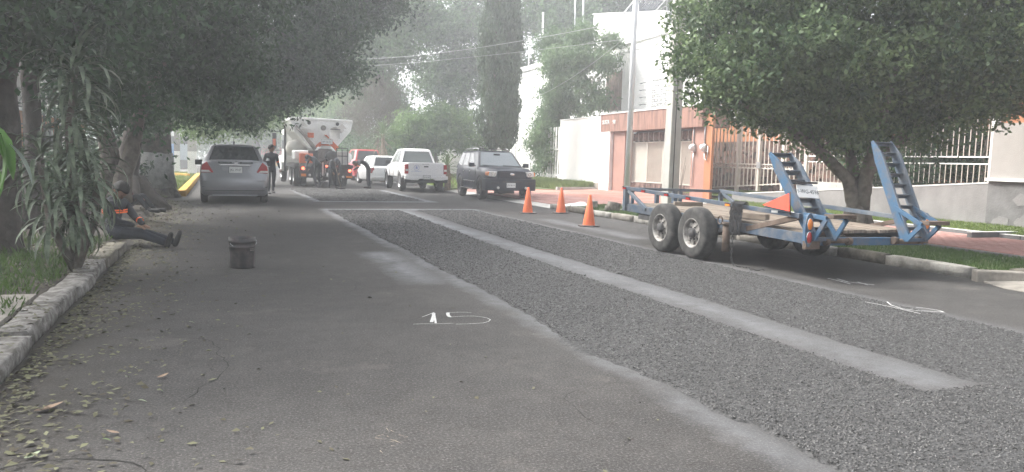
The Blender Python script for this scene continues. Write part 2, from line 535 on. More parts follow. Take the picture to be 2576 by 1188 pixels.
for wh, y0, y1, lab in PATCHES:
    mb = MB(); yy = lin(y0, y1, int((y1-y0)/0.06))
    top = 0.014
    k = []
    for y in yy:
        a, b_ = patch_edges(y, wh)
        e = 0.05*math.sin(a*9)
        k.append((a, b_, y))
    for (a0, b0, ya), (a1, b1, yb) in zip(k[:-1], k[1:]):
        mb.add([(a0-.02, ya, .0005), (a0+.015, ya, top), (b0-.015, ya, top), (b0+.02, ya, .0005),
                (a1-.02, yb, .0005), (a1+.015, yb, top), (b1-.015, yb, top), (b1+.02, yb, .0005)], [(0,1,5,4), (1,2,6,5), (2,3,7,6)])
    for (a, b_, y), s_ in ((k[0], -1), (k[-1], 1)):
        mb.add([(a+.015, y, top), (b_-.015, y, top), (b_, y+.02*s_, .0005), (a, y+.02*s_, .0005)], [(0,1,2,3)])
    slab = struct('asphalt_patch', mb, M_patch); slab['label'] = lab
    # aggregate: dense near the camera, thinning with distance as the eye stops resolving it
    bands = {0: ((0.6, 2.6, 3000, .0068), (2.6, 5, 4200, .0074), (5, 8.5, 2600, .0092), (8.5, 13, 1100, .013), (13, 20.3, 480, .019)),
             1: ((2.0, 3.6, 2200, .0072), (3.6, 5, 3800, .0075), (5, 8.5, 2600, .0092), (8.5, 13, 1100, .013), (13, 20.3, 480, .019)),
             2: ((24.6, 32.9, 200, .028),)}[wh]
    PP, SS = [], []
    for ya, yb, dens, sz in bands:
        xa, xb = {0: (2.55, 4.85), 1: (4.55, 6.7), 2: (2.6, 6.4)}[wh]
        n = int((yb-ya)*(xb-xa)*dens)
        y = rng.uniform(ya, yb, n); x = rng.uniform(xa, xb, n)
        e = np.array([patch_edges(v, wh) for v in np.linspace(ya, yb, 400)])
        gy = np.linspace(ya, yb, 400)
        keep = (x > np.interp(y, gy, e[:, 0])-rng.exponential(0.012, n)) & (x < np.interp(y, gy, e[:, 1])+rng.exponential(0.012, n))
        x, y = x[keep], y[keep]
        PP.append(np.stack([x, y, np.full(len(x), top+0.001)], 1)); SS.append(rng.uniform(0.6, 1.25, len(x))*sz)
    PP, SS = np.concatenate(PP), np.concatenate(SS)
    stones('crushed_aggregate', PP, SS, M_agg, slab)
# loose grit strewn over the old asphalt
n = 3000
gx = rng.uniform(-1.1, 9.0, n); gy = 2.2+rng.exponential(6, n)
P_ = np.stack([gx, gy, np.full(n, 0.003)], 1)
P_ = P_[(gy < 22) & (noise3(P_, 1.3, 21) > .45)]
o = stones('loose_grit', P_, rng.uniform(0.002, 0.006, len(P_)), M_agg, None, 'loose dark grit and pebbles strewn across the old asphalt')

# ---- chalk marks on the asphalt: raised a few mm as strokes
M_chalk = mat('chalk', (0.42, 0.42, 0.41), 0.95, var=0.3, scale=60)
def strokes(name, lines, w_, lab, z=0.004):
    mb = MB()
    for ln in lines:
        ww = w_
        if isinstance(ln, tuple): ln, ww = ln
        for (x0, y0), (x1, y1) in zip(ln[:-1], ln[1:]):
            dx, dy = x1-x0, y1-y0; l = math.hypot(dx, dy) or 1
            ux, uy = dx/l, dy/l; px, py = -uy*ww/2, ux*ww/2
            e = ww*0.25
            z += 0.00001
            mb.add([(x0+px-ux*e, y0+py-uy*e, z), (x0-px-ux*e, y0-py-uy*e, z), (x1-px+ux*e, y1-py+uy*e, z), (x1+px+ux*e, y1+py+uy*e, z)], [(0,1,2,3)])
    o = obj(name, mb, M_chalk)
    return tag(o, lab, 'chalk mark')
CH15 = [[(1.669, 6.572), (1.743, 6.653), (1.822, 6.745)], ([(1.812, 6.719), (1.778, 6.591), (1.696, 6.351)], 0.03), ([(1.808, 6.692), (1.756, 6.455), (1.718, 6.297)], 0.018), [(1.526, 6.301), (1.609, 6.294), (1.712, 6.265), (1.862, 6.257)], [(2.156, 6.666), (2.072, 6.701), (1.962, 6.712), (1.939, 6.708)], ([(1.94, 6.698), (1.913, 6.594), (1.908, 6.524)], 0.03), [(1.903, 6.507), (1.942, 6.516), (2.037, 6.525), (2.124, 6.508), (2.182, 6.459), (2.217, 6.397), (2.219, 6.318), (2.178, 6.251), (2.116, 6.208), (2.043, 6.201), (1.955, 6.203), (1.874, 6.213)]]
strokes('chalk_number', CH15, 0.008, 'white chalk number 15 written on the old asphalt left of the patch')
CHA = [[(7.279, 7.728), (7.272, 7.531), (7.218, 7.294)], [(7.38, 7.677), (7.311, 7.42), (7.399, 7.3), (7.473, 7.171)], [(7.434, 7.395), (7.388, 7.188)]]
strokes('chalk_scribble', CHA, 0.02, 'thin double chalk stroke on the dark asphalt in the shade behind the trailer', .006)
CHB = [[(6.314, 6.162), (6.363, 5.874), (6.356, 5.515)], [(6.559, 6.107), (6.448, 5.955), (6.396, 5.768), (6.45, 5.641), (6.67, 5.514), (6.699, 5.601), (6.669, 5.705), (6.613, 5.787)]]
strokes('chalk_scribble', CHB, 0.014, 'looped chalk scribble on the dark asphalt beside the patch edge, nearer of the two', .026)
M_scr = mat('scraped_asphalt', (0.22, 0.19, 0.15), 0.95, var=0.3, scale=30)
mb = MB()
for i in range(16):
    x, y = 0.8+random.gauss(0, .05), 3.68+random.gauss(0, .09); a = random.uniform(0, 3.1); l = random.uniform(.02, .07)
    mb.add([(x, y, .003+i*1e-5), (x+l*math.cos(a), y+l*math.sin(a), .003+i*1e-5), (x+l*math.cos(a)+.004, y+l*math.sin(a)+.006, .003+i*1e-5)], [(0,1,2)])
tag(obj('scrape_mark', mb, M_scr), 'pale brown scrape marks on the asphalt in the foreground', 'scrape mark')

# hairline cracks and broken edges in the old surface
mb = MB(); zc_ = .0022
for (x, y, a, n_, w_) in ((-.55, 3.2, 1.2, 34, .010), (-.2, 4.6, 1.9, 22, .007), (1.2, 8.0, 1.4, 40, .006), (.3, 13.5, .3, 30, .012), (7.4, 11.8, .2, 14, .016), (8.2, 13.5, 1.5, 24, .014), (8.6, 15.6, .4, 14, .014), (1.9, 3.6, 2.2, 18, .005), (7.8, 5.6, 2.7, 26, .007)):
    for i in range(n_):
        a += random.gauss(0, .38); a2 = a; l = random.uniform(.05, .12); x2, y2 = x+l*math.cos(a2), y+l*math.sin(a2); ww = w_*random.uniform(.4, 1.2); px_, py_ = -math.sin(a2)*ww/2, math.cos(a2)*ww/2
        zc_ += 2e-6; mb.add([(x+px_, y+py_, zc_), (x-px_, y-py_, zc_), (x2-px_*.8, y2-py_*.8, zc_), (x2+px_*.8, y2+py_*.8, zc_)], [(0, 1, 2, 3)]); x, y = x2, y2
tag(obj('asphalt_cracks', mb, mat('crack_dirt', (.008, .008, .007), .95)), 'fine dark cracks wandering through the old asphalt', kind='stuff')
# ---- left verge, kerb stones
def left_z(x, y):
    if x > -1.45: return 0.03
    return 0.10 + 0.03*nz(x, y, 1.2) + min(0.25, max(0, (-x-1.6)*0.03)) + (0.05*math.exp(-((y-20)/3)**2) if x > -2.5 else 0.05*math.exp(-((y-20)/3)**2))
def lz2(x, y):
    # beyond the last kerb stone the earth slumps down to the road
    e = -1.43 if y < 12.9 else -1.43 + 0.55*math.exp(-((y-19)/4.5)**2) + 0.06*nz(x, y, 3)
    if x > e: return -0.03-min(.03, (x-e)*.1)
    return left_z(x, y)
lx = [-40, -25, -15, -9, -6, -4.5, -3.5, -3, -2.6, -2.2, -2.0, -1.8, -1.65, -1.5, -1.43, -1.40]+[-1.3+.1*k for k in range(12)]
grid_sheet('verge', lx, lin(-6, 24.5, 90), lz2, M_earth)
grid_sheet('garden_ground', [-40, -20, -10, -6, -4, -2.5, -1.43], lin(24.5, 56, 12), lambda x, y: 0.08, M_grass_floor)
M_kerb = mat('weathered_kerb', (0.10, 0.092, 0.078), 0.9, var=0.2, scale=11, bump=0.7, bscale=22, dist=0.02, col2=(0.26, 0.25, 0.235), thr=(0.36, 0.66))
M_kerb_dark = mat('dark_kerb', (0.10, 0.095, 0.075), 0.92, var=0.3, scale=6, bump=0.8, bscale=22, dist=0.02, col2=(0.17, 0.155, 0.125))  # darker kerb tone for the far left stones and some right blocks
def kerb_stone(parent, x0, x1, y0, y1, h, m, wear=0.012, name='kerb_stone', mesh=None):
    """one rounded kerb block with worn, uneven faces"""
    mb = MB(); rr = []
    nseg = 7; r = 0.022
    for i in range(nseg+1):
        t = i/nseg; y = y0+0.012+(y1-y0-0.024)*t
        e = 0.012 if i in (0, nseg) else 0
        j = lambda s: wear*nz(s*9+y0*3, y*6, 1.7, s)
        rr.append([(x0+e, y, -0.02), (x1-e+j(1), y, -0.02), (x1-e+j(2), y, (h-e)*0.5), (x1-e+j(3)-.005, y, h-r-e+j(4)), (x1-r*.4+j(5), y, h-r*.35-e+j(6)), (x1-r+j(7)*.5, y, h-e+j(8)),
                   ((x0+x1)/2, y, h-e+j(9)), (x0+r*.5, y, h-e+j(10)), (x0+e, y, h-r-e)])
    mb.rings(rr, smooth=True)
    o = obj(name, mb, m, parent)
    return o
kl = thing('kerb', 'worn whitish stone kerb along the left verge beneath the trees', 'kerb')
y = -1.0; i = 0
for L_ in (1.05, 1.0, 0.98, 1.02, 1.06, 0.95, 1.0, 1.1, 0.9, 1.0, 1.05, 0.98, 0.9):
    y1 = min(y+L_, 12.85)
    if y1-y > 0.2:
        o = kerb_stone(kl, -1.47, -1.24+0.02*math.sin(i*2.3), y, y1, 0.125+0.012*math.sin(i*1.9), M_kerb if y < 9.6 else M_kerb_dark, 0.016)
        o.rotation_euler = (0, 0, 0)
    y = y1+0.015; i += 1
M_slab = mat('old_concrete', (0.20, 0.185, 0.16), 0.9, var=0.25, scale=5, bump=0.4, bscale=30)
mb = MB(); mb.box(-3.2, -1.5, 6.2, 7.7, 0.0, 0.135); struct('garden_path', mb, M_slab)

# yellow kerbs and the grassed corner beyond the sedan
M_yellow = mat('yellow_kerb_paint', (0.62, 0.36, 0.05), 0.8, var=0.12, scale=6, bump=0.3)
yk = thing('yellow_kerb', 'yellow painted kerb round the grass corner beyond the silver sedan', 'kerb')
y = 26.6; xx = -0.95
while y < 48:
    kerb_stone(yk, -1.22, -0.98, y, y+0.98, 0.2, M_yellow, 0.008); y += 1.0
yk2 = thing('yellow_kerb', 'low yellow kerb crossing the grass in front of the two pale poles', 'kerb')
x = -1.3; y = 46.0
while x > -5:
    mb = MB(); mb.box(-0.48, 0.48, -0.09, 0.09, 0, 0.24)
    o = obj('kerb_stone', mb, M_yellow, yk2, bevel=.02); o.location = (x-.5, y+ (-x-1.3)*1.6, 0); o.rotation_euler = (0, 0, R(-57))
    x -= 0.54
yk3 = thing('yellow_kerb', 'far yellow kerb below the red wall at the end of the street', 'kerb')
for i in range(34):
    mb = MB(); mb.box(0, 0.96, 0, 0.3, 0, 0.45)
    o = obj('kerb_stone', mb, M_yellow, yk3); o.location = (-6+i, 98.1, 0)

# ---- right hand side terrain: kerb strip, sidewalk, lawns, driveways
def sheet(name, poly, z, m, th=0.2, lab=None, kind='structure'):
    mb = MB()
    zs = [p[2] if len(p) > 2 else z for p in poly]
    n = len(poly)
    vs = [(p[0], p[1], zs[i]) for i, p in enumerate(poly)] + [(p[0], p[1], zs[i]-th) for i, p in enumerate(poly)]
    mb.add(vs, [tuple(range(n)), tuple(range(n, 2*n))[::-1]]+[(i, (i+1) % n, (i+1) % n+n, i+n) for i in range(n)])
    return tag(obj(name, mb, m), lab, kind=kind)
M_red = mat('red_driveway', (0.34, 0.15, 0.115), 0.85, var=0.14, scale=1.2, bump=0.2, col2=(0.40, 0.21, 0.17))
M_paver = mat('pink_paver', (0.34, 0.17, 0.145), 0.88, var=0.2, scale=2.2, bump=0.3, bscale=40, col2=(0.42, 0.25, 0.22))
M_conc = mat('pale_concrete', (0.42, 0.41, 0.385), 0.88, var=0.14, scale=3, bump=0.3, bscale=30)
M_conc_dark = mat('grey_concrete', (0.14, 0.14, 0.138), 0.9, var=0.18, scale=3, bump=0.4, bscale=25)
M_white_edge = mat('whitewashed_edge', (0.62, 0.62, 0.6), 0.85, var=0.12, scale=6, bump=0.2)
sheet('planting_strip', [(9.42, 7.05), (11.4, 7.6), (11.4, 21.4), (9.42, 21.4)], 0.115, M_grass_floor, 0.3)
sheet('planting_strip', [(9.42, 33.2), (15.0, 33.2, .4), (15.0, 86, .4), (9.42, 86)], 0.115, M_grass_floor, 0.5)
sheet('lawn', [(14.3, 5.0, .20), (15.0, 5.0, .36), (15.0, 21.0, .33), (14.3, 21.0, .20)], 0.2, M_grass_floor, 0.3)
sheet('lawn', [(13.2, 29.6, .26), (15.0, 29.6, .32), (15.0, 33.2, .42), (11.8, 33.2, .14)], 0.2, M_grass_floor, 0.3)
sheet('apron', [(8.78, -4), (9.75, -4, .05), (9.75, 6.95, .05), (9.2, 7.1, .02), (8.95, 6.6)], 0.006, M_slab, 0.1)
sheet('driveway', [(9.75, -4, .05), (14.4, -4, .16), (14.4, 5.4, .16), (11.6, 7.35, .12), (9.75, 6.95, .05)], 0.05, M_red, 0.1)
sheet('driveway', [(12.0, 21.0, .165), (15.9, 21.0, .31), (15.9, 29.6, .31), (13.1, 29.6, .23), (11.6, 33.2, .15)], 0.2, M_red, 0.3)
sheet('driveway', [(9.30, 21.4, .008), (9.85, 21.4, .05), (9.85, 33.2, .05), (9.30, 33.2, .008)], 0.05, M_conc, 0.2)
# sidewalk bed and its pavers
bed = sheet('sidewalk', [(11.4, 5.2), (14.12, 5.2), (14.12, 21.4), (11.4, 21.4)], 0.15, M_conc_dark, 0.4)
M_pj = mat('paver_bed', (0.22, 0.13, 0.11), 0.95)
bed2 = sheet('sidewalk', [(9.85, 21.4, .05), (12.0, 21.4, .16), (11.6, 33.2, .145), (9.85, 33.2, .05)], 0.1, M_pj, 0.3)
def paver_mesh(w_, l_, h_):
    mb = MB(); e = 0.006
    mb.add([(0,0,0),(w_,0,0),(w_,l_,0),(0,l_,0),(e,e,h_),(w_-e,e,h_),(w_-e,l_-e,h_),(e,l_-e,h_)], [(4,5,6,7),(0,1,5,4),(1,2,6,5),(2,3,7,6),(3,0,4,7)])
    return mb.mesh('paver', M_paver)
pm = paver_mesh(0.117, 0.237, 0.016)
cnt = 0; rest = MB()
cells = []
for i in range(21):
    for j in range(66):
        x = 11.53+i*0.121; y = 5.25+j*0.242+(0.121 if i % 2 else 0)
        if x > 14.0 or y > 21.1: continue
        cells.append((x, y))
# the ones that show largest: the open stretch right of the trailer
cells.sort(key=lambda c: abs(c[1]-9.6)+abs(c[0]-12.4)*1.6)
for x, y in cells:
    z = 0.151+random.uniform(0, .004)
    if cnt < 295:
        o = bpy.data.objects.new('paver', pm); C.objects.link(o); o.parent = bed; o.location = (x, y, z); cnt += 1
    else:
        rest.add([(x, y, z), (x+.117, y, z), (x+.117, y+.237, z), (x, y+.237, z), (x+.006, y+.006, z+.016), (x+.111, y+.006, z+.016), (x+.111, y+.231, z+.016), (x+.006, y+.231, z+.016)],
                 [(4,5,6,7),(0,1,5,4),(1,2,6,5),(2,3,7,6),(3,0,4,7)])
tag(obj('far_pavers', rest, M_paver, bed), kind='stuff')
rest = MB()
for i in range(18):
    for j in range(48):
        x = 9.87+i*0.121; y = 21.45+j*0.242+(0.121 if i % 2 else 0)
        if x > 11.95-(y-21.4)*.034: continue
        z = .052+(x-9.85)/2.15*.108+random.uniform(0, .003)
        rest.add([(x, y, z), (x+.117, y, z), (x+.117, y+.237, z), (x, y+.237, z), (x+.006, y+.006, z+.012), (x+.111, y+.006, z+.018), (x+.111, y+.231, z+.018), (x+.006, y+.231, z+.012)],
                 [(4,5,6,7),(0,1,5,4),(1,2,6,5),(2,3,7,6),(3,0,4,7)])
tag(obj('driveway_pavers', rest, M_paver, bed2), kind='stuff')
# kerb along the planting strip, with its rounded end by the near driveway
M_kr = mat('right_kerb', (0.21, 0.20, 0.18), 0.9, var=0.25, scale=5, bump=0.6, bscale=24, dist=0.015, col2=(0.33, 0.32, 0.29))
kr = thing('kerb', 'broken concrete kerb with painted blocks round the grass strip under the right tree', 'kerb')
y = 21.3
i = 0
while y > 7.6:
    L_ = 1.25+0.3*math.sin(i*3.3)
    y0 = max(y-L_, 7.35)
    kerb_stone(kr, 9.28+0.02*math.sin(i*5.1), 9.46, y0, y, 0.15+0.012*math.sin(i*2.2), [M_kr, M_kerb_dark, M_kr, M_slab][i % 4], 0.008)
    y = y0-0.02; i += 1
for (x, yy_, a, m_, ln) in ((9.42, 7.02, 28, M_slab, .62), (9.93, 7.09, -4, M_kerb_dark, .3), (10.55, 7.35, -30, M_slab, .75)):
    mb = MB(); mb.box(-ln/2, ln/2, -.09, .09, -.02, .15)
    o = obj('kerb_stone', mb, m_, kr, bevel=.02); o.location = (x, yy_, 0); o.rotation_euler = (0, 0, R(-a))
# white edging between sidewalk and lawn
we = thing('edging', 'white topped concrete edging between the pink sidewalk and the lawn', 'edging')
for i in range(16):
    y0 = 5.2+i*1.0
    mb = MB(); mb.box(0, .13, 0, .985, 0, .09, 0); mb.box(-.004, .134, -.002, .987, .09, .10, 1)
    o = obj('edging_block', mb, [M_conc_dark, M_white_edge], we); o.location = (14.14, y0, .14)
mb = MB(); mb.box(13.4, 15.0, 10.62, 10.72, 0.1, .265, 0); mb.box(13.4, 15.0, 10.61, 10.73, .265, .275, 1)
tag(obj('lawn_edging', mb, [M_conc_dark, M_white_edge]), 'thin white topped edging strip crossing the lawn below the grey wall', 'edging')
mb = MB(); mb.box(13.15, 14.95, 29.45, 29.6, 0.1, .36)
tag(obj('drive_kerb', mb, M_conc), 'pale kerb between the weedy lawn and the red driveway', 'kerb')
mb = MB(); mb.box(9.28, 9.44, 33.2, 60, -0.1, .14)
tag(obj('kerb', mb, M_conc_dark), 'grey kerb behind the parked white pickup', 'kerb')
# ================================================================== BUILDINGS AND WALLS
M_white = mat('white_paint', (0.80, 0.80, 0.78), 0.85, var=0.05, scale=1.5, bump=0.15, bscale=30, dist=0.01)
M_whitewash = mat('stained_white_paint', (0.78, 0.77, 0.74), 0.88, var=0.08, scale=0.8, bump=0.2, bscale=12, dist=0.01)
M_offwhite = mat('offwhite_render', (0.30, 0.285, 0.265), 0.9, var=0.06, scale=2, bump=0.7, bscale=60, dist=0.008)
M_grey_render = mat('grey_render', (0.205, 0.20, 0.195), 0.92, var=0.14, scale=2.2, bump=0.35, bscale=30)
def stain_extra(m, N, L, b):
    tc = N.new('ShaderNodeTexCoord'); mp = N.new('ShaderNodeMapping'); mp.inputs['Scale'].default_value = (5, 5, 0.7)
    n = N.new('ShaderNodeTexNoise'); n.inputs['Scale'].default_value = 1.6; n.inputs['Detail'].default_value = 5
    r = N.new('ShaderNodeValToRGB'); r.color_ramp.elements[0].position = .42; r.color_ramp.elements[1].position = .66
    r.color_ramp.elements[0].color = (0.27, 0.15, 0.115, 1); r.color_ramp.elements[1].color = (0.14, 0.08, 0.062, 1)
    L.new(tc.outputs['Object'], mp.inputs[0]); L.new(mp.outputs[0], n.inputs['Vector']); L.new(n.outputs['Fac'], r.inputs['Fac']); L.new(r.outputs[0], b.inputs['Base Color'])
M_terra = mat('stained_terracotta_render', (0.40, 0.19, 0.13), 0.9, bump=0.2, bscale=20, extra=stain_extra)
M_pillar = mat('pink_render', (0.31, 0.18, 0.145), 0.9, var=0.08, scale=2, bump=0.2, bscale=20)
M_orange = mat('orange_render', (0.36, 0.155, 0.075), 0.9, var=0.08, scale=2, bump=0.2, bscale=20)
M_door = mat('cream_garage_paint', (0.44, 0.42, 0.37), 0.6, var=0.05, scale=3)
M_tile = mat('brown_tile', (0.10, 0.055, 0.042), 0.7, var=0.5, scale=9, col2=(0.21, 0.135, 0.11), bump=0.5, bscale=14, dist=0.02)
M_glass_dark = mat('dark_window', (0.03, 0.035, 0.04), 0.08, spec=0.8)
M_curtain = mat('brown_curtain', (0.20, 0.155, 0.115), 0.8, var=0.35, scale=3)
M_bars_white = mat('white_bar_paint', (0.74, 0.73, 0.71), 0.55)
M_bars_cream = mat('cream_bar_paint', (0.50, 0.455, 0.41), 0.55)
M_metal_grey = mat('galvanised_metal', (0.45, 0.46, 0.47), 0.42, metal=0.75, var=0.1, scale=3)
M_dark = mat('dark_void', (0.02, 0.02, 0.02), 0.9)
M_black_iron = mat('dark_iron', (0.03, 0.03, 0.032), 0.6)

# ---- white house: its long street front is brick laid, painted white
wh = thing('white_house', 'tall white two storey house with a flat parapet behind the garage and leafy climber', 'house', (18, 24, 0))
mb = MB(); mb.box(0, 9, 2.4, 23, 0, 7.2); obj('wall', mb, M_white, wh)
# painted brick courses on the street front (x = 0 face), recessed joints
mb = MB()
zc = 3.55; row = 0
while zc < 6.55:
    y = 2.45+(0.14 if row % 2 else 0)
    while y < 14.2:
        y1 = min(y+0.27, 14.3)
        inwin = (9.05 < y1 and y < 10.7 and zc+.09 > 3.9 and zc < 5.82)
        if not inwin:
            d = 0.012+random.uniform(0, .006)
            mb.add([(-.002, y, zc), (-.002, y1-.012, zc), (-.002, y1-.012, zc+.088), (-.002, y, zc+.088), (-d, y+.004, zc+.005), (-d, y1-.016, zc+.005), (-d, y1-.016, zc+.083), (-d, y+.004, zc+.083)],
                   [(4,5,6,7),(0,1,5,4),(1,2,6,5),(2,3,7,6),(3,0,4,7)])
        y += 0.282
    zc += 0.1; row += 1
tag(obj('bricks', mb, M_white, wh), kind='stuff')
mb = MB(); mb.box(-.10, 0.2, 2.35, 23.1, 6.98, 7.26); mb.box(-.05, .02, 2.38, 23.05, 6.62, 6.70); obj('parapet_coping', mb, M_white, wh)
for (y0, y1, z0, z1, nm) in ((9.08, 10.68, 3.93, 5.8, 'window'),):
    f = MB(); f.box(-.03, .05, y0-.06, y1+.06, z0-.08, z0); f.box(-.03, .05, y0-.06, y1+.06, z1, z1+.06); f.box(-.03, .05, y0-.06, y0, z0, z1); f.box(-.03, .05, y1, y1+.06, z0, z1)
    wn = obj('window', f, M_white, wh)
    p = MB(); p.box(-.008, -.002, y0, y1, z0, z1); obj('curtain', p, M_curtain, wn)
    p = MB()
    for k in range(9): p.tube([(-.018, y0+.1+k*.19, z0+.02), (-.018, y0+.1+k*.19+random.uniform(-.02, .02), z1-.02)], .022, 6)
    obj('curtain_folds', p, M_curtain, wn)
# windows on the right half, seen under the tree crown
for (y0, y1, z0, z1) in ((4.2, 6.3, 3.75, 5.1), (2.75, 3.7, 3.75, 5.1)):
    f = MB(); f.box(-.05, .02, y0-.08, y1+.08, z0-.1, z0-.001); f.box(-.05, .02, y0-.08, y1+.08, z1+.001, z1+.1); f.box(-.05, .02, y0-.08, y0, z0, z1); f.box(-.05, .02, y1, y1+.08, z0, z1)
    f.box(-.05, -.02, (y0+y1)/2-.03, (y0+y1)/2+.03, z0, z1)
    wn = obj('window', f, M_bars_white, wh)
    p = MB(); p.box(-.012, -.002, y0+.001, y1-.001, z0, z1); obj('pane', p, M_glass_dark, wn)
    p = MB()
    for k in range(6): p.box(-.08, -.06, y0, y1, z0+.1+k*.2, z0+.13+k*.2)
    obj('grille', p, M_bars_white, wn)
# roof level: sloping stair wall and small block
mb = MB()
mb.prism([(6.6, 7.2), (13.63, 7.2), (13.63, 9.16), (6.6, 8.15)], 'x', .6, .85)
mb.box(.85, 5.5, 13.35, 13.6, 7.2, 9.1)
obj('roof_wall', mb, M_white, wh)
mb = MB(); mb.box(.55, .90, 6.55, 13.68, 0, .07)
for i, v in enumerate(mb.v): mb.v[i] = (v[0], v[1], v[2]+8.15+(v[1]-6.6)/7.03*1.01)
obj('roof_wall_cap', mb, M_white, wh)
mb = MB(); mb.box(1.5, 5.0, 2.6, 6.4, 7.2, 10.4); obj('stair_tower', mb, M_grey_render, wh)
mb = MB(); mb.box(1.4, 1.52, 5.5, 6.2, 7.6, 9.4); mb.box(1.46, 1.50, 3.0, 4.4, 8.4, 9.4); obj('tower_openings', mb, M_glass_dark, wh)
# ledge at the window foot with ladder rungs (staple steps)
mb = MB(); mb.box(-.5, 0, 8.2, 11.0, 3.55, 3.75); obj('ledge', mb, M_whitewash, wh)
for k in range(5):
    mb = MB(); z = 3.75+k*.32
    mb.tube([(0, 6.85, z), (-.12, 6.85, z), (-.12, 7.25, z), (0, 7.25, z)], .014, 6); obj('rung', mb, M_black_iron, wh)

# solar water heater on the roof
t = thing('water_heater', 'solar water heater tank with tilted tubes on the white house roof', 'water heater', (18.8, 32.0, 8.3))
mb = MB(); mb.lathe([(.0, -.8), (.2, -.8), (.27, -.74), (.27, .74), (.2, .8), (.0, .8)], (0, 0, .95), 'x', 20, cap0=False, cap1=False); obj('tank', mb, M_metal_grey, t)
for k in range(12):
    mb = MB(); mb.tube([(-.66+k*.12, .12, .8), (-.66+k*.12, 2.0, -.05)], .028, 8); obj('tube', mb, mat('solar_tube', (.07, .08, .11), .15, spec=.8), t)
mb = MB()
for x in (-.75, .75):
    mb.beam((x, 0, .72), (x, -.1, -.3), .04, .04); mb.beam((x, .0, .8), (x, 2.1, -.12), .04, .04); mb.beam((x, 2.0, -.1), (x, 2.0, -.4), .04, .04)
obj('frame', mb, M_metal_grey, t)

# roof and garden posts
def post(name, x, y, z0, z1, r, m, lab, cat='post', arms=()):
    mb = MB(); mb.tube([(0, 0, 0), (0, 0, z1-z0)], r, 10)
    p = obj(name, mb, m) if not arms else None
    if p is None:
        p = thing(name, lab, cat, (x, y, z0)); obj('upright', mb, m, p)
        for a in arms:
            q = MB(); q.box(-a[1], a[1], -.02, .02, a[0]-.03, a[0]+.03); obj('crossbar', q, m, p)
    else:
        p.location = (x, y, z0); tag(p, lab, cat)
    return p
post('cross_post', 17.9, 45.0, 7.2, 8.9, .045, M_bars_white, 'white cross shaped post on the wall top left of the climber', arms=((1.35, .45),))
post('roof_post', 17.9, 42.9, 7.2, 10.1, .05, M_bars_white, 'thick white upright pipe standing on the white wall top')
post('roof_post', 18.1, 38.9, 7.2, 10.6, .03, M_metal_grey, 'thin grey pipe on the roof left of the sloping wall')
post('roof_post', 18.1, 37.9, 7.2, 11.2, .045, M_metal_grey, 'tall weathered pipe beside the left end of the sloping roof wall')

# ---- garage front
ga = thing('garage', 'terracotta garage front with cream folding doors and house name on its fascia', 'garage', (15, 22, 0))
mb = MB(); mb.box(0, 1.1, 0, 7.32, 2.69, 3.40); obj('fascia', mb, M_terra, ga)
mb = MB(); mb.box(-.03, 1.13, -.03, 7.35, 3.402, 3.44); obj('fascia_cap', mb, M_whitewash, ga)
mb = MB(); mb.box(.15, .50, 5.46, 6.45, 0.2, 2.688); obj('pillar', mb, M_pillar, ga)
mb = MB(); mb.box(.15, .50, 0.0, 0.78, 0.2, 2.688); obj('pillar', mb, M_pillar, ga)
mb = MB(); mb.box(.92, 1.2, .785, 5.455, 0.1, 0.3); mb.box(.95, 1.2, .785, 5.455, 2.62, 2.686); obj('recess', mb, M_grey_render, ga)
mb = MB(); mb.box(.9, 1.2, .785, 5.455, 0.3, 2.62); obj('interior', mb, M_dark, ga)
# doors: four leaves with diagonal ribs forming chevrons
for k in range(4):
    y0 = .80+k*1.165; y1 = y0+1.15; z0, z1 = .68, 2.26
    mb = MB(); mb.box(.80, .85, y0, y1, z0, z1); mb.box(.775, .80, y0, y0+.05, z0, z1); mb.box(.775, .80, y1-.05, y1, z0, z1); mb.box(.775, .80, y0+.05, y1-.05, z1-.05, z1); mb.box(.775, .80, y0+.05, y1-.05, z0, z0+.05)
    dl = obj('door_leaf', mb, M_door, ga)
    mb = MB(); s = 1 if k % 2 else -1
    yc0, yc1 = y0+.05, y1-.05
    o_ = z0-1.0
    while o_ < z1+.9:
        # rib from (ya, za) rising across the leaf, clipped to the frame
        pts = []
        for tt in (0, 1):
            ya = yc0+(yc1-yc0)*tt; za = o_+(1.05*tt if s > 0 else 1.05*(1-tt)); pts.append([ya, za])
        (ya, za), (yb, zb) = pts
        def clip(ya, za, yb, zb, lo, hi):
            if za < lo: ya += (lo-za)/(zb-za)*(yb-ya) if zb != za else 0; za = lo
            if za > hi: ya += (hi-za)/(zb-za)*(yb-ya); za = hi
            return ya, za
        lo, hi = z0+.05, z1-.05
        if not (max(za, zb) <= lo or min(za, zb) >= hi):
            a_ = clip(ya, za, yb, zb, lo, hi); b_ = clip(yb, zb, ya, za, lo, hi)
            if abs(a_[1]-b_[1]) > .04: mb.beam((.792, a_[0], a_[1]), (.792, b_[0], b_[1]), .02, .014, up=(1, 0, 0))
        o_ += .085
    obj('ribs', mb, M_door, dl)
    if k == 1:
        mb = MB(); mb.tube([(.74, y0+.06, 1.45), (.74, y0+.06, 1.6)], .015, 8); mb.box(.75, .775, y0+.03, y0+.09, 1.42, 1.63); obj('handle', mb, M_metal_grey, dl)
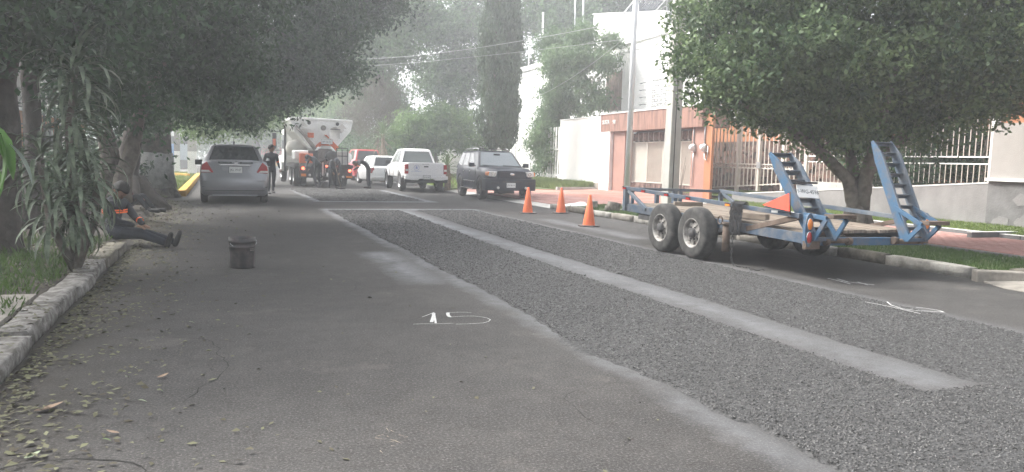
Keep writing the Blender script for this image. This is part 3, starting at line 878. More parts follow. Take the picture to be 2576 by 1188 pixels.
# carved brown tiles above and stone blocks below the doors
for k in range(12):
    y0 = .80+k*.388
    mb = MB(); mb.box(.79, .85, y0, y0+.33, 2.30, 2.60); mb.boxc((.785, y0+.165, 2.45), (.02, .17, .17), Matrix.Rotation(R(45), 3, 'X'))
    obj('tile', mb, M_tile, ga)
    mb = MB(); mb.box(.76, .86, y0, y0+.36, .3, .66); mb.box(.745, .76, y0+.05, y0+.30, .36, .6)
    obj('stone_block', mb, M_tile, ga)
    mb = MB(); mb.box(.80, .86, y0+.335, y0+.385, 2.28, 2.61); obj('tile_divider', mb, M_door, ga)
for ch_ in list(ga.children):
    if ch_.name.split('.')[0] in ('door_leaf', 'tile', 'stone_block', 'tile_divider', 'recess', 'interior'): ch_.location.x -= .30
M_sign = mat('white_letter', (0.78, 0.77, 0.74), 0.6)
text_obj('SUIZA', .25, M_sign, ga, (-.012, 6.86, 3.07), (R(90), 0, R(-90)), 'sign_letters', .012, sx=.9)
text_obj('90', .25, M_sign, ga, (-.012, 6.14, 3.05), (R(90), 0, R(-90)), 'sign_letters', .012, sx=.9)

# orange pier with electricity meters
op = obj('orange_pier', MB().box(15.15, 15.25, 21.62, 21.995, 0.15, 3.1), M_orange)
tag(op, 'orange rendered pier between the garage and the white barred gate', 'pier')
for (y, lab) in ((22.6, 'round electricity meter with conduit on the pink pillar'), (21.96, 'round electricity meter with looped cable at the edge of the orange pier')):
    t = thing('electricity_meter', lab, 'meter', (15.14, y, 2.0), group='electricity meters by the garage')
    mb = MB(); mb.box(-.07, 0.0, -.1, .1, -.14, .12); obj('case', mb, M_metal_grey, t, bevel=.015)
    mb = MB(); mb.lathe([(.1, 0), (.1, -.07), (.085, -.11), (.03, -.125)], (-.07, 0, 0), 'x', 16, cap0=False); obj('glass_dome', mb, mat('meter_glass', (.6, .62, .62), .12, spec=.7), t)
    mb = MB(); mb.tube([(-.02, .03, .12), (-.02, .03, .72)], .022, 8)
    mb.tube([(-.02, 0, -.14), (-.03, 0, -.5), (-.03, .01, -1.3)] if y > 22.2 else [(-.02, 0, -.14), (-.05, -.04, -.36), (-.05, -.16, -.42), (-.04, -.2, -.2), (-.02, -.18, .05)], .018, 8); obj('conduit', mb, M_metal_grey, t)

# ---- low white street wall left of the garage
ww = thing('street_wall', 'long low white street wall with cracked stone plinth left of the garage', 'wall', (15, 29.35, 0))
mb = MB(); mb.box(0.004, .3, -.88, 0, .1, 2.685); obj('end_panel', mb, M_whitewash, ww)
mb = MB(); mb.box(0, .3, 0, 4.1, .62, 3.33); obj('wall_body', mb, M_whitewash, ww)
mb = MB(); mb.box(-.03, .33, -.0, 4.12, 3.332, 3.36); obj('coping', mb, M_white, ww)
mb = MB(); mb.box(-.015, .3, 0, 4.1, .55, .618); obj('drip_moulding', mb, M_white, ww)
mb = MB(); mb.box(0.0, .3, 0, 4.1, .1, .548); obj('plinth', mb, mat('flaking_plinth', (.36, .32, .27), .92, var=.3, scale=5, col2=(.55, .52, .46), bump=.5), ww)

# ---- white barred fence, bars one by one
def bar_fence(name, lab, x, y0, y1, zb, zt, step, m, rails, post_ys, th=.03, tw=None, zbf=None, ztf=None, rail_th=.05):
    t = thing(name, lab, 'fence', (x, y0, 0))
    n = int((y1-y0)/step)
    cache = {}
    for k in range(n+1):
        y = k*step
        b = zbf(y0+y) if zbf else zb; c = ztf(y0+y) if ztf else zt
        key = (round(b, 2), round(c, 2))
        if key not in cache:
            mb = MB(); mb.box(-th/2, th/2, -(tw or th)/2, (tw or th)/2, key[0], key[1]); cache[key] = mb.mesh('bar', m)
        o = bpy.data.objects.new('bar', cache[key]); C.objects.link(o); o.parent = t; o.location = (0, y, 0)
        o.rotation_euler = (0, R(random.gauss(0, .25)), 0)
    for rz in rails:
        mb = MB(); zr0, zr1 = (rz, rz) if not isinstance(rz, tuple) else rz
        mb.beam((-.032, 0, zr0), (-.032, y1-y0, zr1), .02, rail_th); obj('rail', mb, m, t)
    for (py, pz0, pz1, pw) in post_ys:
        mb = MB(); mb.box(-pw/2, pw/2, -pw/2, pw/2, pz0, pz1); o = obj('post', mb, m, t, bevel=.008); o.location = (0, py-y0, 0)
    return t
bar_fence('bar_fence', 'tall white fence of narrow vertical bars behind the dark SUV', 15.1, 33.55, 43.5, .45, 3.05, .29, M_bars_white, [.75, 2.0], [(33.5, .3, 3.1, .1), (39.3, .3, 3.15, .1), (43.5, .3, 3.1, .1)], th=.035, tw=.12)
mb = MB(); mb.box(15.0, 15.25, 43.6, 56, .2, 2.95); tag(obj('boundary_wall', mb, M_whitewash), 'plain white boundary wall between the round tree and the cypresses', 'wall')
mb = MB(); mb.box(15.0, 15.25, 33.45, 43.6, .1, .44); tag(obj('fence_base', mb, M_whitewash), 'low whitewashed base wall under the tall barred fence', 'wall')

# ---- barred gates right of the garage
gt = thing('gate', 'cream white barred double gate with decorative mid band before the orange house', 'gate', (16.2, 17.9, 0))
gp = [(18.35, 2.85), (19.35, 2.78), (20.5, 2.82), (21.6, 2.95), (23.15, 3.2)]
def gz(y): return .90-(y-17.9)*.065
for (y, zt) in gp:
    mb = MB(); mb.box(-.05, .05, -.05, .05, gz(y)-.1, zt); o = obj('post', mb, M_bars_cream, gt); o.location = (0, y-17.9, 0)
cache = {}
y = 18.45
while y < 23.1:
    if min(abs(y-a) for a, b in gp) > .06:
        mb = MB(); mb.box(-.013, .013, -.013, .013, gz(y)+.06, 1.36+.0); mb.box(-.013, .013, -.013, .013, 1.50, 2.68+random.uniform(-.02, .06)+(y-18)*.05)
        o = obj('bar', mb, M_bars_cream, gt); o.location = (0, y-17.9, 0)
    y += .2
for z0, z1 in ((1.36, 1.36), (1.49, 1.49), (2.6, 2.82), (.98, .64)):
    mb = MB(); mb.beam((0, .45, z0), (0, 5.25, z1), .035, .035); obj('rail', mb, M_bars_cream, gt)
mb = MB()
for k in range(30):
    yy_ = .55+k*.16; mb.lathe([(.05, -.006), (.05, .006), (.036, .006), (.036, -.006), (.05, -.006)], (0, yy_, 1.425), 'x', 10, cap0=False, cap1=False)
tag(obj('ring_band', mb, M_bars_cream, gt), kind='stuff')
mb = MB(); mb.box(-.09, -.05, 2.45, 2.62, 1.36, 1.56); obj('lock_box', mb, M_metal_grey, gt)
mb = MB(); mb.box(-.12, .3, 3.75, 5.5, 2.98, 3.2); mb.box(-.16, .3, 3.7, 5.55, 3.2, 3.27); tag(obj('gate_lintel', mb, M_white, gt))

# ---- grey retaining wall with white coping and lawn behind it
def wt(y): return 1.18-(y-11.65)*.0757
rw = thing('retaining_wall', 'grey rendered sloping retaining wall with white coping right of the driveway', 'wall', (15, 11.6, 0))
mb = MB(); mb.prism([(0, .0), (8.6, .0), (8.6, wt(20.2)), (0, wt(11.6))], 'x', 0, .18); obj('wall_body', mb, M_grey_render, rw)
mb = MB()
mb.prism([(0, wt(11.6)+.002), (8.6, wt(20.2)+.002), (8.6, wt(20.2)+.03), (0, wt(11.6)+.03)], 'x', -.012, .19); obj('coping', mb, M_white_edge, rw)
def tz(x, y): return wt(min(max(y, 9), 21))-.03+(x-15.2)*.06+.01*nz(x, y, 4)
grid_sheet('terrace_lawn', lin(15.17, 17.4, 5), lin(6, 23.3, 16), tz, M_grass_floor)
mb = MB(); mb.box(16.1, 16.4, 15.6, 18.3, .6, 1.02); tag(obj('step', mb, M_conc), 'pale concrete threshold at the right end of the gate', 'step')

# ---- white pier with window slot at the right edge
pr = thing('pier', 'off white rendered pier on a grey stone base at the right edge', 'wall', (15, 4.0, 0))
mb = MB(); mb.box(-.02, .5, 0, 7.58, 1.30, 2.42); obj('wall_body', mb, M_offwhite, pr)
mb = MB(); mb.box(-.09, .5, 0, 7.62, 1.24, 1.298); obj('shelf', mb, M_white, pr)
mb = MB(); mb.box(-.01, .5, 0, 7.60, .0, 1.238); obj('base', mb, M_conc_dark, pr)
mb = MB()
# irregular stones showing through the render of the base
for k in range(70):
    yy_ = random.uniform(.2, 7.4); zz = random.uniform(.35, 1.1); n = random.randint(5, 7); s = random.uniform(.12, .24)
    pts = [(yy_+s*random.uniform(.7, 1.2)*math.cos(6.283*a/n), zz+s*.7*random.uniform(.7, 1.2)*math.sin(6.283*a/n)) for a in range(n)]
    pts = [(min(max(p[0], .05), 7.55), min(max(p[1], .1), 1.2)) for p in pts]
    mb.prism(pts, 'x', -.018-.0001*k, .0)
tag(obj('base_stones', mb, M_grey_render, pr), kind='stuff')
mb = MB(); mb.box(-.03, 0, 6.3, 6.62, 1.305, 2.05); mb.box(-.045, -.03, 6.34, 6.58, 1.33, 2.0); obj('frame', mb, M_black_iron, pr)
mb = MB(); mb.box(-.028, -.021, 3.0, 6.29, 1.32, 2.05); obj('pane', mb, mat('pale_glass', (.35, .37, .36), .2, spec=.6), pr)

# ---- two tier fence on the retaining wall
def fzb(y): return 1.13-(y-12.6)*.035
ft = thing('bar_fence', 'rusty white two tier bar fence above the grey wall behind the right ramp', 'fence', (16.2, 12.55, 0))
for k in range(40):
    y = .08+k*.148
    tall = (k % 2 == 0); sw = 2.66+.03*math.sin(k)
    mb = MB(); mb.box(-.008, .008, -.008, .008, fzb(12.55+y)+.05, 1.60); obj('bar', mb, M_bars_cream, ft).location = (0, y, 0)
    mb = MB(); mb.box(-.008, .008, -.008, .008, 1.77, sw if tall else 2.45); obj('bar', mb, M_bars_cream, ft).location = (0, y, 0)
for z in (1.60, 1.76):
    mb = MB(); mb.beam((0, 0, z), (0, 5.9, z+.0), .03, .03); obj('rail', mb, M_bars_white, ft)
mb = MB(); mb.box(-.05, .05, -.16, -.04, 1.0, 2.9); mb.box(-.04, .04, -.04, 0, 1.1, 2.8, 1); obj('post', mb, [M_bars_white, M_bars_cream], ft)

# ---- orange house behind gate and fence
oh = thing('orange_house', 'orange walled house with brown stone cladding seen through the bars of the gate', 'house', (17.75, 6, 0))
mb = MB(); mb.box(0, 6, 0, 20.35, 0, 3.5); obj('wall', mb, M_orange, oh)
mb = MB()
for k in range(640):
    yy_ = random.uniform(9.5, 20.2); zz = random.uniform(.5, 2.2); n = random.randint(5, 7); s = random.uniform(.09, .19)
    pts = [(yy_+s*random.uniform(.8, 1.2)*math.cos(6.283*a/n), zz+s*.8*random.uniform(.8, 1.2)*math.sin(6.283*a/n)) for a in range(n)]
    mb.prism(pts, 'x', -.05-.00006*k, -.02, k % 2)
tag(obj('stone_cladding', mb, [M_tile, mat('brown_stone', (.125, .07, .05), .9, var=.3, scale=8)], oh), kind='stuff')
mb = MB(); mb.box(-.02, .0, 9.3, 20.35, .2, 2.3); obj('stone_bed', mb, mat('dark_mortar', (.045, .03, .025), .95), oh)
mb = MB(); mb.box(-.04, .0, 14.0, 16.2, 2.6, 3.3); obj('window', mb, M_glass_dark, oh)
mb = MB(); mb.box(-.3, 6, -.4, 20.35, 3.5, 3.7); obj('roof', mb, M_terra, oh)

# ---- house behind the trees on the left
lh = thing('pink_house', 'house with pale panels over an orange wall behind the dark trees at left', 'house', (-6, 20, 0))
mb = MB(); mb.box(-6, 0, 0, 22, 2.72, 5.5); obj('upper_wall', mb, M_offwhite, lh)
mb = MB(); mb.box(-6, .02, 0, 22, 0, 2.60); obj('lower_wall', mb, M_orange, lh)
mb = MB(); mb.box(-6, .14, -.1, 22.1, 2.602, 2.718); obj('string_course', mb, M_white, lh)
mb = MB(); mb.lathe([(1.5, -.1), (1.5, .1), (1.35, .1), (1.35, -.1), (1.5, -.1)], (0.1, 17.5, 1.3), 'x', 40, cap0=False, cap1=False); obj('arch', mb, M_whitewash, lh)
for k in range(3):
    mb = MB(); mb.box(.021, .06, 2.0+k*5.5, 3.3+k*5.5, .9, 2.2); obj('window', mb, M_glass_dark, lh)
lf = thing('garden_grille', 'dark iron grid fence in front of the pale panels at far left', 'fence', (-5.4, 24, 0))
for k in range(13):
    mb = MB(); mb.box(-.03, .03, -.035, .035, 0, 4.2); obj('bar', mb, M_black_iron, lf).location = (0, k*.95, 0)
for k in range(8):
    mb = MB(); mb.box(-.015, .015, 0, 12, -.02, .02); obj('rail', mb, M_black_iron, lf).location = (0, 0, .6+k*.5)

# ---- far end of the street
M_redwall = mat('red_wall_paint', (0.36, 0.035, 0.03), 0.85, var=0.15, scale=0.8)
rwall = thing('red_wall', 'red painted wall with faded white lettering at the end of the street', 'wall', (0, 99.5, 0))
mb = MB(); mb.box(-1, 13, 0, .4, 1.3, 4.2); obj('wall_body', mb, M_redwall, rwall)
mb = MB(); mb.box(-1, 13, -.01, .4, 0, 1.298); obj('dado', mb, mat('dark_dado', (.09, .06, .055), .9), rwall)
text_obj('VA CON', .9, M_sign, rwall, (7.6, -.02, 2.3), (R(90), 0, 0), 'wall_lettering', .01)
sh = thing('shop', 'far shop with a white roof band and blue painted panel beyond the poles', 'building', (-9, 74, 0))
mb = MB(); mb.box(0, 7.0, 0, 5, 0, 2.75); obj('wall', mb, mat('dark_shop_front', (.12, .12, .13), .8, var=.3, scale=1), sh)
mb = MB(); mb.box(-.2, 7.2, -.6, 5.2, 2.75, 3.15); obj('roof', mb, M_white, sh)
mb = MB(); mb.box(4.55, 5.35, -.06, 0, .9, 2.1); obj('blue_panel', mb, mat('blue_paint', (.06, .24, .55), .6), sh)
mb = MB(); mb.box(5.85, 6.9, -.06, 0, .7, 2.1); obj('window', mb, mat('pale_window', (.42, .48, .52), .3), sh)
for x_, y_, lab, s_ in ((-6.0, 66.0, 'dark parked car seen left of the pale poles', (.05, .05, .055)),):
    pass
# ================================================================== VEGETATION
# crown volumes: (x, y, z, rx, ry, rz) in metres
VG = {}
VG['A'] = [(-2.37, 12.0, 3.12, 0.84, 2.2, 0.57), (-2.26, 12.0, 3.95, 1.14, 2.5, 0.62), (-1.98, 13.0, 2.93, 0.52, 1.6, 0.4), (-1.56, 15.0, 3.61, 1.29, 2.6, 0.95), (-1.64, 15.5, 2.65, 0.78, 1.8, 0.56), (-0.2, 17.0, 3.89, 1.04, 2.6, 1.12), (-0.85, 18.0, 3.0, 1.09, 2.2, 0.75), (0.1, 18.0, 3.06, 0.68, 1.8, 0.77), (-1.07, 19.0, 2.34, 0.97, 1.6, 0.4), (-1.23, 15.0, 4.77, 1.69, 3.0, 0.75), (0.44, 18.0, 5.17, 1.36, 2.5, 0.85), (-2.15, 17.0, 2.37, 0.46, 1.5, 0.46)]
VG['D'] = [(-2.09, 9.5, 2.67, 0.49, 1.6, 0.45), (-1.75, 10.0, 2.9, 0.57, 1.6, 0.39), (-2.01, 9.5, 3.15, 0.9, 1.8, 0.37), (-1.4, 11.0, 3.34, 0.64, 1.6, 0.39)]
VG['B'] = [(1.75, 27.0, 5.66, 1.43, 3.0, 1.95), (3.38, 29.0, 6.24, 1.57, 3.0, 1.99), (4.95, 30.0, 7.41, 1.64, 3.0, 1.34), (2.55, 29.0, 4.22, 1.42, 2.5, 1.13), (1.12, 27.0, 3.44, 1.3, 2.2, 0.98), (0.13, 25.0, 2.98, 1.19, 2.0, 0.5), (-0.83, 24.0, 2.65, 0.79, 1.6, 0.4), (4.37, 31.0, 5.13, 0.93, 2.0, 1.08), (-2.5, 22.0, 1.1, 0.25, 1.0, 0.6), (-1.85, 22.5, 2.3, 0.57, 1.0, 0.35), (5.84, 30.0, 8.23, 1.51, 3.0, 1.05)]
VG['Fr'] = [(-0.47, 36.0, 2.58, 1.02, 1.8, 0.43), (1.04, 38.0, 2.97, 1.28, 2.0, 0.64), (2.57, 40.0, 3.7, 1.17, 2.0, 0.78), (-1.04, 34.0, 2.33, 0.48, 1.2, 0.29)]
VG['RT'] = [(7.95, 11.2, 3.36, 0.56, 1.1, 0.56), (7.68, 11.2, 2.79, 0.36, 0.8, 0.25), (8.3, 11.0, 2.78, 0.73, 1.3, 0.47), (8.81, 10.8, 3.4, 1.0, 1.8, 0.87), (9.54, 11.0, 2.66, 0.9, 1.4, 0.62), (10.04, 10.4, 3.44, 1.34, 1.9, 1.0), (11.54, 10.0, 3.57, 1.35, 1.9, 1.02), (12.82, 9.6, 3.62, 1.09, 1.7, 1.02), (10.29, 11.0, 2.07, 0.71, 0.9, 0.43), (11.57, 11.0, 2.27, 0.81, 1.0, 0.51), (12.37, 10.4, 2.95, 1.07, 1.5, 0.5), (13.25, 10.0, 2.9, 0.92, 1.4, 0.39), (8.1, 11.4, 4.06, 0.54, 1.1, 0.34), (8.7, 11.0, 4.57, 1.19, 1.8, 0.6), (10.43, 10.5, 5.01, 1.75, 2.2, 0.74), (12.35, 9.8, 4.93, 1.49, 2.0, 0.74)]
VG['RTr'] = [[(10.81, 10.9, 0.23), (10.77, 10.9, 0.73), (10.59, 10.95, 1.23), (10.05, 11.1, 1.72), (9.4, 11.2, 2.12), (8.7, 11.2, 2.4), (8.11, 11.3, 2.61)], [(10.86, 10.9, 0.23), (10.84, 10.85, 0.88), (10.93, 10.8, 1.38), (11.39, 10.7, 1.9), (12.07, 10.5, 2.34), (12.78, 10.3, 2.58), (13.48, 10.0, 2.7)], [(10.85, 10.95, 0.58), (10.81, 11.0, 1.31), (10.67, 11.1, 1.95), (10.32, 11.1, 2.78), (9.98, 11.0, 3.65)], [(10.86, 10.85, 0.74), (10.78, 10.7, 1.45), (10.86, 10.5, 2.29), (10.91, 10.3, 3.3)]]
VG['round'] = [(11.21, 46.0, 3.26, 1.44, 2.0, 1.08), (12.94, 46.0, 3.57, 1.7, 2.0, 1.09), (13.91, 45.0, 2.74, 0.96, 1.6, 1.08), (12.08, 45.5, 2.33, 1.67, 1.6, 0.72), (10.49, 46.0, 2.64, 0.83, 1.5, 0.83)]
VG['cen1'] = [(8.6, 52.0, 8.77, 2.08, 3.0, 1.56), (10.28, 50.0, 9.88, 2.79, 3.5, 2.28), (12.32, 50.0, 12.06, 3.84, 3.5, 2.31), (11.68, 54.0, 8.18, 2.76, 3.0, 1.66), (11.08, 58.0, 6.84, 2.36, 3.0, 1.62)]
VG['cen2'] = [(15.61, 56.0, 11.82, 2.62, 3.5, 2.04), (18.07, 56.0, 11.17, 2.66, 3.5, 2.66), (17.81, 58.0, 8.74, 1.84, 3.0, 1.22), (15.32, 58.0, 7.39, 1.81, 3.0, 1.51), (15.04, 58.0, 5.28, 2.72, 3.0, 1.51), (19.2, 55.0, 14.54, 4.08, 3.0, 2.33)]
VG['cen3'] = [(16.95, 54.0, 5.01, 2.01, 3.0, 1.72), (19.73, 56.0, 7.48, 1.8, 3.0, 2.4), (19.85, 50.0, 9.64, 2.17, 3.0, 2.98), (21.88, 50.0, 10.87, 2.47, 3.0, 2.47), (20.74, 52.0, 6.63, 1.42, 2.5, 2.55), (22.22, 48.0, 9.03, 1.33, 2.5, 1.86), (21.77, 50.0, 14.06, 3.27, 3.0, 1.91)]
VG['cen4'] = [(25.88, 52.0, 12.65, 3.19, 3.0, 1.74), (28.67, 50.0, 12.85, 3.43, 3.0, 1.43), (30.74, 48.0, 12.14, 2.24, 3.0, 1.68), (27.94, 50.0, 14.71, 5.66, 3.0, 1.7)]
VG['far1'] = [(10.22, 70.0, 6.74, 2.8, 4.0, 1.75), (8.05, 72.0, 6.94, 2.14, 4.0, 1.78), (9.31, 66.0, 4.78, 1.98, 3.0, 1.16), (6.15, 74.0, 5.18, 1.82, 3.0, 1.45), (4.03, 80.0, 5.18, 2.72, 4.0, 1.55), (1.94, 85.0, 4.5, 2.04, 3.0, 1.23)]
VG['far2'] = [(3.77, 92.0, 3.5, 3.57, 3.0, 1.25), (0.43, 92.0, 3.16, 2.64, 3.0, 1.1), (7.05, 90.0, 3.79, 2.21, 3.0, 0.97), (-2.02, 92.0, 2.86, 2.18, 3.0, 0.87)]
VG['brown'] = [(9.81, 50.0, 5.35, 1.27, 2.0, 1.27), (10.6, 50.0, 3.87, 1.16, 2.0, 1.16), (9.06, 50.0, 3.55, 1.02, 2.0, 1.02), (8.63, 52.0, 4.12, 1.05, 2.0, 1.05)]
VG['clim'] = [(15.28, 35.0, 6.04, 0.87, 1.0, 0.87), (15.14, 36.0, 7.2, 0.69, 1.0, 0.69), (15.97, 34.0, 6.27, 1.04, 1.2, 1.04), (16.63, 33.2, 5.86, 0.84, 1.2, 1.12), (15.83, 34.5, 4.9, 1.15, 1.2, 0.96), (15.24, 35.0, 4.23, 0.77, 1.0, 1.06), (16.48, 33.2, 4.37, 0.94, 1.1, 0.75), (15.39, 35.0, 2.89, 0.62, 0.7, 0.97), (15.22, 35.0, 1.53, 0.51, 0.6, 0.88), (16.34, 34.0, 7.41, 0.95, 1.0, 0.53), (17.1, 33.0, 7.24, 0.65, 0.8, 0.41)]
VG['shrubR'] = [(16.56, 15.5, 1.39, 0.63, 0.8, 0.52), (16.53, 14.5, 1.51, 0.6, 0.8, 0.7), (16.84, 14.0, 1.82, 0.49, 0.8, 0.68), (16.83, 14.6, 2.32, 0.9, 0.9, 0.45), (17.19, 13.8, 2.41, 0.39, 0.6, 0.58), (17.44, 13.8, 1.45, 0.39, 0.6, 0.44), (16.1, 16.0, 1.69, 0.63, 0.9, 0.74)]
VG['trunkA'] = [[(-1.84, 17.0, 0.45), (-1.73, 17.0, 1.0), (-1.57, 17.0, 1.55), (-1.42, 17.0, 2.18), (-1.09, 17.0, 2.97), (-0.71, 17.0, 3.77)], [(-1.97, 17.2, 0.44), (-2.02, 17.2, 1.23), (-2.15, 17.2, 2.0), (-2.27, 17.0, 2.89), (-2.31, 16.0, 3.64)]]
VG['trunkB'] = [[(-1.8, 26.0, 0.1), (-1.79, 26.0, 0.69), (-1.79, 26.0, 1.35), (-1.69, 26.0, 2.13), (-1.23, 26.0, 3.11), (-0.32, 26.5, 4.18), (1.13, 27.0, 5.22)], [(-1.78, 26.0, 2.01), (-1.89, 26.0, 2.96), (-1.98, 26.0, 4.13), (-1.63, 26.0, 5.33)]]
VG['trunkC'] = [[(-1.99, 20.3, 0.36), (-2.0, 20.3, 0.93), (-1.92, 20.3, 1.58), (-1.76, 20.5, 2.34), (-1.34, 21.0, 3.15)]]
VG['fork'] = [(11.87, 34.0, 1.73), (12.56, 34.0, 1.75)]
VG['yuc'] = [(8.74, 44.0, 1.31), (8.72, 44.0, 2.88), (9.42, 33.0, 0.18), (9.41, 33.0, 1.14), (15.99, 50.0, 4.1)]
VG['big'] = [(-0.93, 4.6, 1.55), (-0.91, 4.2, 1.53), (-0.9, 4.8, 1.39), (-0.93, 4.6, 1.26), (-0.78, 3.5, 1.32)]

M_bark = mat('grey_bark', (0.115, 0.10, 0.082), 0.95, var=0.35, scale=6, bump=0.8, bscale=16, dist=0.03, col2=(0.17, 0.15, 0.125))
M_bark_dark = mat('dark_bark', (0.045, 0.038, 0.032), 0.95, var=0.3, scale=6, bump=0.8, bscale=16, dist=0.03)
M_limewash = mat('limewashed_bark', (0.42, 0.42, 0.40), 0.95, var=0.22, scale=7, bump=0.9, bscale=9, dist=0.04, col2=(0.52, 0.52, 0.5))
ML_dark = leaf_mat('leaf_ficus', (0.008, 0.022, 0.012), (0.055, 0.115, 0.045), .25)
ML_right = leaf_mat('leaf_right_tree', (0.022, 0.05, 0.026), (0.175, 0.245, 0.105), .3, sc=.9)
ML_bg = leaf_mat('leaf_background', (0.018, 0.046, 0.024), (0.125, 0.22, 0.085), .4, sc=.5)
ML_bg2 = leaf_mat('leaf_background_light', (0.05, 0.105, 0.035), (0.19, 0.29, 0.10), .45)
ML_cyp = leaf_mat('leaf_cypress', (0.045, 0.075, 0.045), (0.13, 0.18, 0.11), .15, sc=1.5)
ML_clim = leaf_mat('leaf_climber', (0.05, 0.10, 0.045), (0.2, 0.3, 0.14), .35)
ML_brown = leaf_mat('dry_twigs', (0.06, 0.055, 0.04), (0.14, 0.125, 0.09), .1)
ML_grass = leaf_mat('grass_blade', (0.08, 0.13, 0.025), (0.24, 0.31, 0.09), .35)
ML_grass_sh = leaf_mat('grass_blade_shade', (0.03, 0.06, 0.014), (0.085, 0.145, 0.035), .3)  # shaded copy of the lawn grass, the shade put into its colour
ML_litter = tint_mat('fallen_leaf', (0.035, 0.026, 0.016), (0.14, 0.145, 0.08), 0.85)

def limb(mb, pts, r0, r1, n=9, wob=0.05):
    P = [Vector(p) for p in pts]; out = []; rad = []
    k = 4
    for i in range(len(P)-1):
        a, b_ = P[i], P[i+1]
        for j in range(k):
            t = j/k; q = a.lerp(b_, t)
            out.append(q+Vector((random.uniform(-wob, wob), random.uniform(-wob, wob), 0))*(0 if i+j == 0 else .5))
    out.append(P[-1]); m_ = len(out)
    rad = [r0+(r1-r0)*(i/(m_-1))**0.8 for i in range(m_)]
    rad[0] *= 1.25
    mb.tube(out, rad, n)
def roots(mb, c, r, n, spread, z0=.0, m=None):
    for k in range(n):
        a = 6.283*k/n+random.uniform(-.3, .3); l = spread*random.uniform(.7, 1.2)
        mb.tube([(c[0]+r*.5*math.cos(a), c[1]+r*.5*math.sin(a), z0+.65), (c[0]+(r+l*.25)*math.cos(a), c[1]+(r+l*.25)*math.sin(a), z0+.25), (c[0]+(r+l*.7)*math.cos(a+.2), c[1]+(r+l*.7)*math.sin(a+.2), z0+.08), (c[0]+(r+l)*math.cos(a+.3), c[1]+(r+l)*math.sin(a+.3), z0-.03)],
                [r*.55, r*.42, r*.28, r*.12], 8)
def tree(name, label, blobs, n, leaf, m, limbs=(), bark=None, group=None, shell=.35, gap=0.0, gf=.9, clump=14, cr=.22, droop=.4, aspect=.45, twigs=30, root=None, cat='tree', part='crown', seed=1, up=.35, sup=0.0, supn=9):
    b0 = blobs[0]
    loc = limbs[0][0][0] if limbs else (b0[0], b0[1], 0)
    t = thing(name, label, cat, loc, group=group)
    P = blob_points(blobs, n, shell, gap, gf, seed, clump, cr, sup, supn)
    P = P - np.array(loc)
    me = leaf_mesh(part, P, rng.uniform(.7, 1.3, len(P))*leaf, m, aspect, droop, up, clump=clump)
    o = bpy.data.objects.new(part, me); C.objects.link(o); o.parent = t
    if limbs:
        mb = MB()
        for pts, r0, r1 in limbs: limb(mb, pts, r0, r1)
        if root: roots(mb, *root)
        ends = [Vector(p[-1]) for p, a, b_ in limbs]+[Vector(p[len(p)//2]) for p, a, b_ in limbs]
        for k in range(twigs):
            b_ = blobs[random.randrange(len(blobs))]
            q = Vector(b_[:3])+Vector((random.uniform(-.6, .6)*b_[3], random.uniform(-.6, .6)*b_[4], random.uniform(-.5, .6)*b_[5]))
            s = min(ends, key=lambda e: (e-q).length)
            mid = s.lerp(q, .5)+Vector((0, 0, .12*(s-q).length))
            mb.tube([s, mid, q], [limbs[0][2]*.45, limbs[0][2]*.25, .008], 5)
        mb.v = [(v[0]-loc[0], v[1]-loc[1], v[2]-loc[2]) for v in mb.v]
        obj('trunk', mb, bark or M_bark, t)
    return t

# ---- left: big dark ficus trees over the verge
A = VG['A']+[(-1.6, 14, 5.2, 3.2, 4, 1.2), (.6, 18.5, 6.0, 2.2, 3.5, 1.2)]  # last two crown masses, above the view, are added for their shade
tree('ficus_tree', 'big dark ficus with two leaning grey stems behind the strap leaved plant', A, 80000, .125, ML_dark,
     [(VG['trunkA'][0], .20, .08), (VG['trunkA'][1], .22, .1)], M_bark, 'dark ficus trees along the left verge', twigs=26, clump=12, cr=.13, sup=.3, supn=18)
D = VG['D']+[(-3.2, 10, 4.2, 2.2, 3, 1.3), (-3.5, 8, 3.6, 1.6, 2, 1.2)]  # last two masses lie out of view, added to deepen the shade
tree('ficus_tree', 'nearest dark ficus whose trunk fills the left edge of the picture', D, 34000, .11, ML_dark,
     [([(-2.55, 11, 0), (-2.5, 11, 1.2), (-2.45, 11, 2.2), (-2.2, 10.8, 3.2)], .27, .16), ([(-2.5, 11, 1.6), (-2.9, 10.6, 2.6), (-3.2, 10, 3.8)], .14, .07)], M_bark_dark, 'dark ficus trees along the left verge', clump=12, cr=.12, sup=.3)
B = VG['B']+[(2.6, 28, 8.2, 3, 3.5, 1.4)]  # top mass above the view is added for shade
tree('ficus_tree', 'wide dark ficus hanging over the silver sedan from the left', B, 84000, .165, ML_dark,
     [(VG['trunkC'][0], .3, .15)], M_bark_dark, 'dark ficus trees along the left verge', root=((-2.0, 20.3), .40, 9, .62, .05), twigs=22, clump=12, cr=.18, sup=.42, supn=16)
tB = thing('ficus_tree', 'thick trunk limewashed to chest height beyond the seated workers', 'tree', (-1.8, 26, 0), group='dark ficus trees along the left verge')
mb = MB()
mb.tube([(0, 0, .3), (0.0, 0, .8), (.0, 0, 1.36)], [.56, .5, .47], 14); mb.v = [(x*(1+.09*math.sin(5*math.atan2(y, x)+z*2)), y*(1+.09*math.sin(5*math.atan2(y, x)+z*2)), z) for x, y, z in mb.v]
obj('limewashed_bark', mb, M_limewash, tB)
mb = MB(); mb.tube([(0, 0, -.05), (0, 0, .31)], [.60, .565], 14)
mb.tube([(0, 0, 1.355), (.05, 0, 2.1), (.45, .1, 3.1), (1.4, .5, 4.2), (2.8, 1, 5.3)], [.46, .4, .3, .2, .12], 12); mb.tube([(0, 0, 1.9), (-.1, 0, 3), (-.2, 0, 4.2)], [.3, .22, .14], 10)
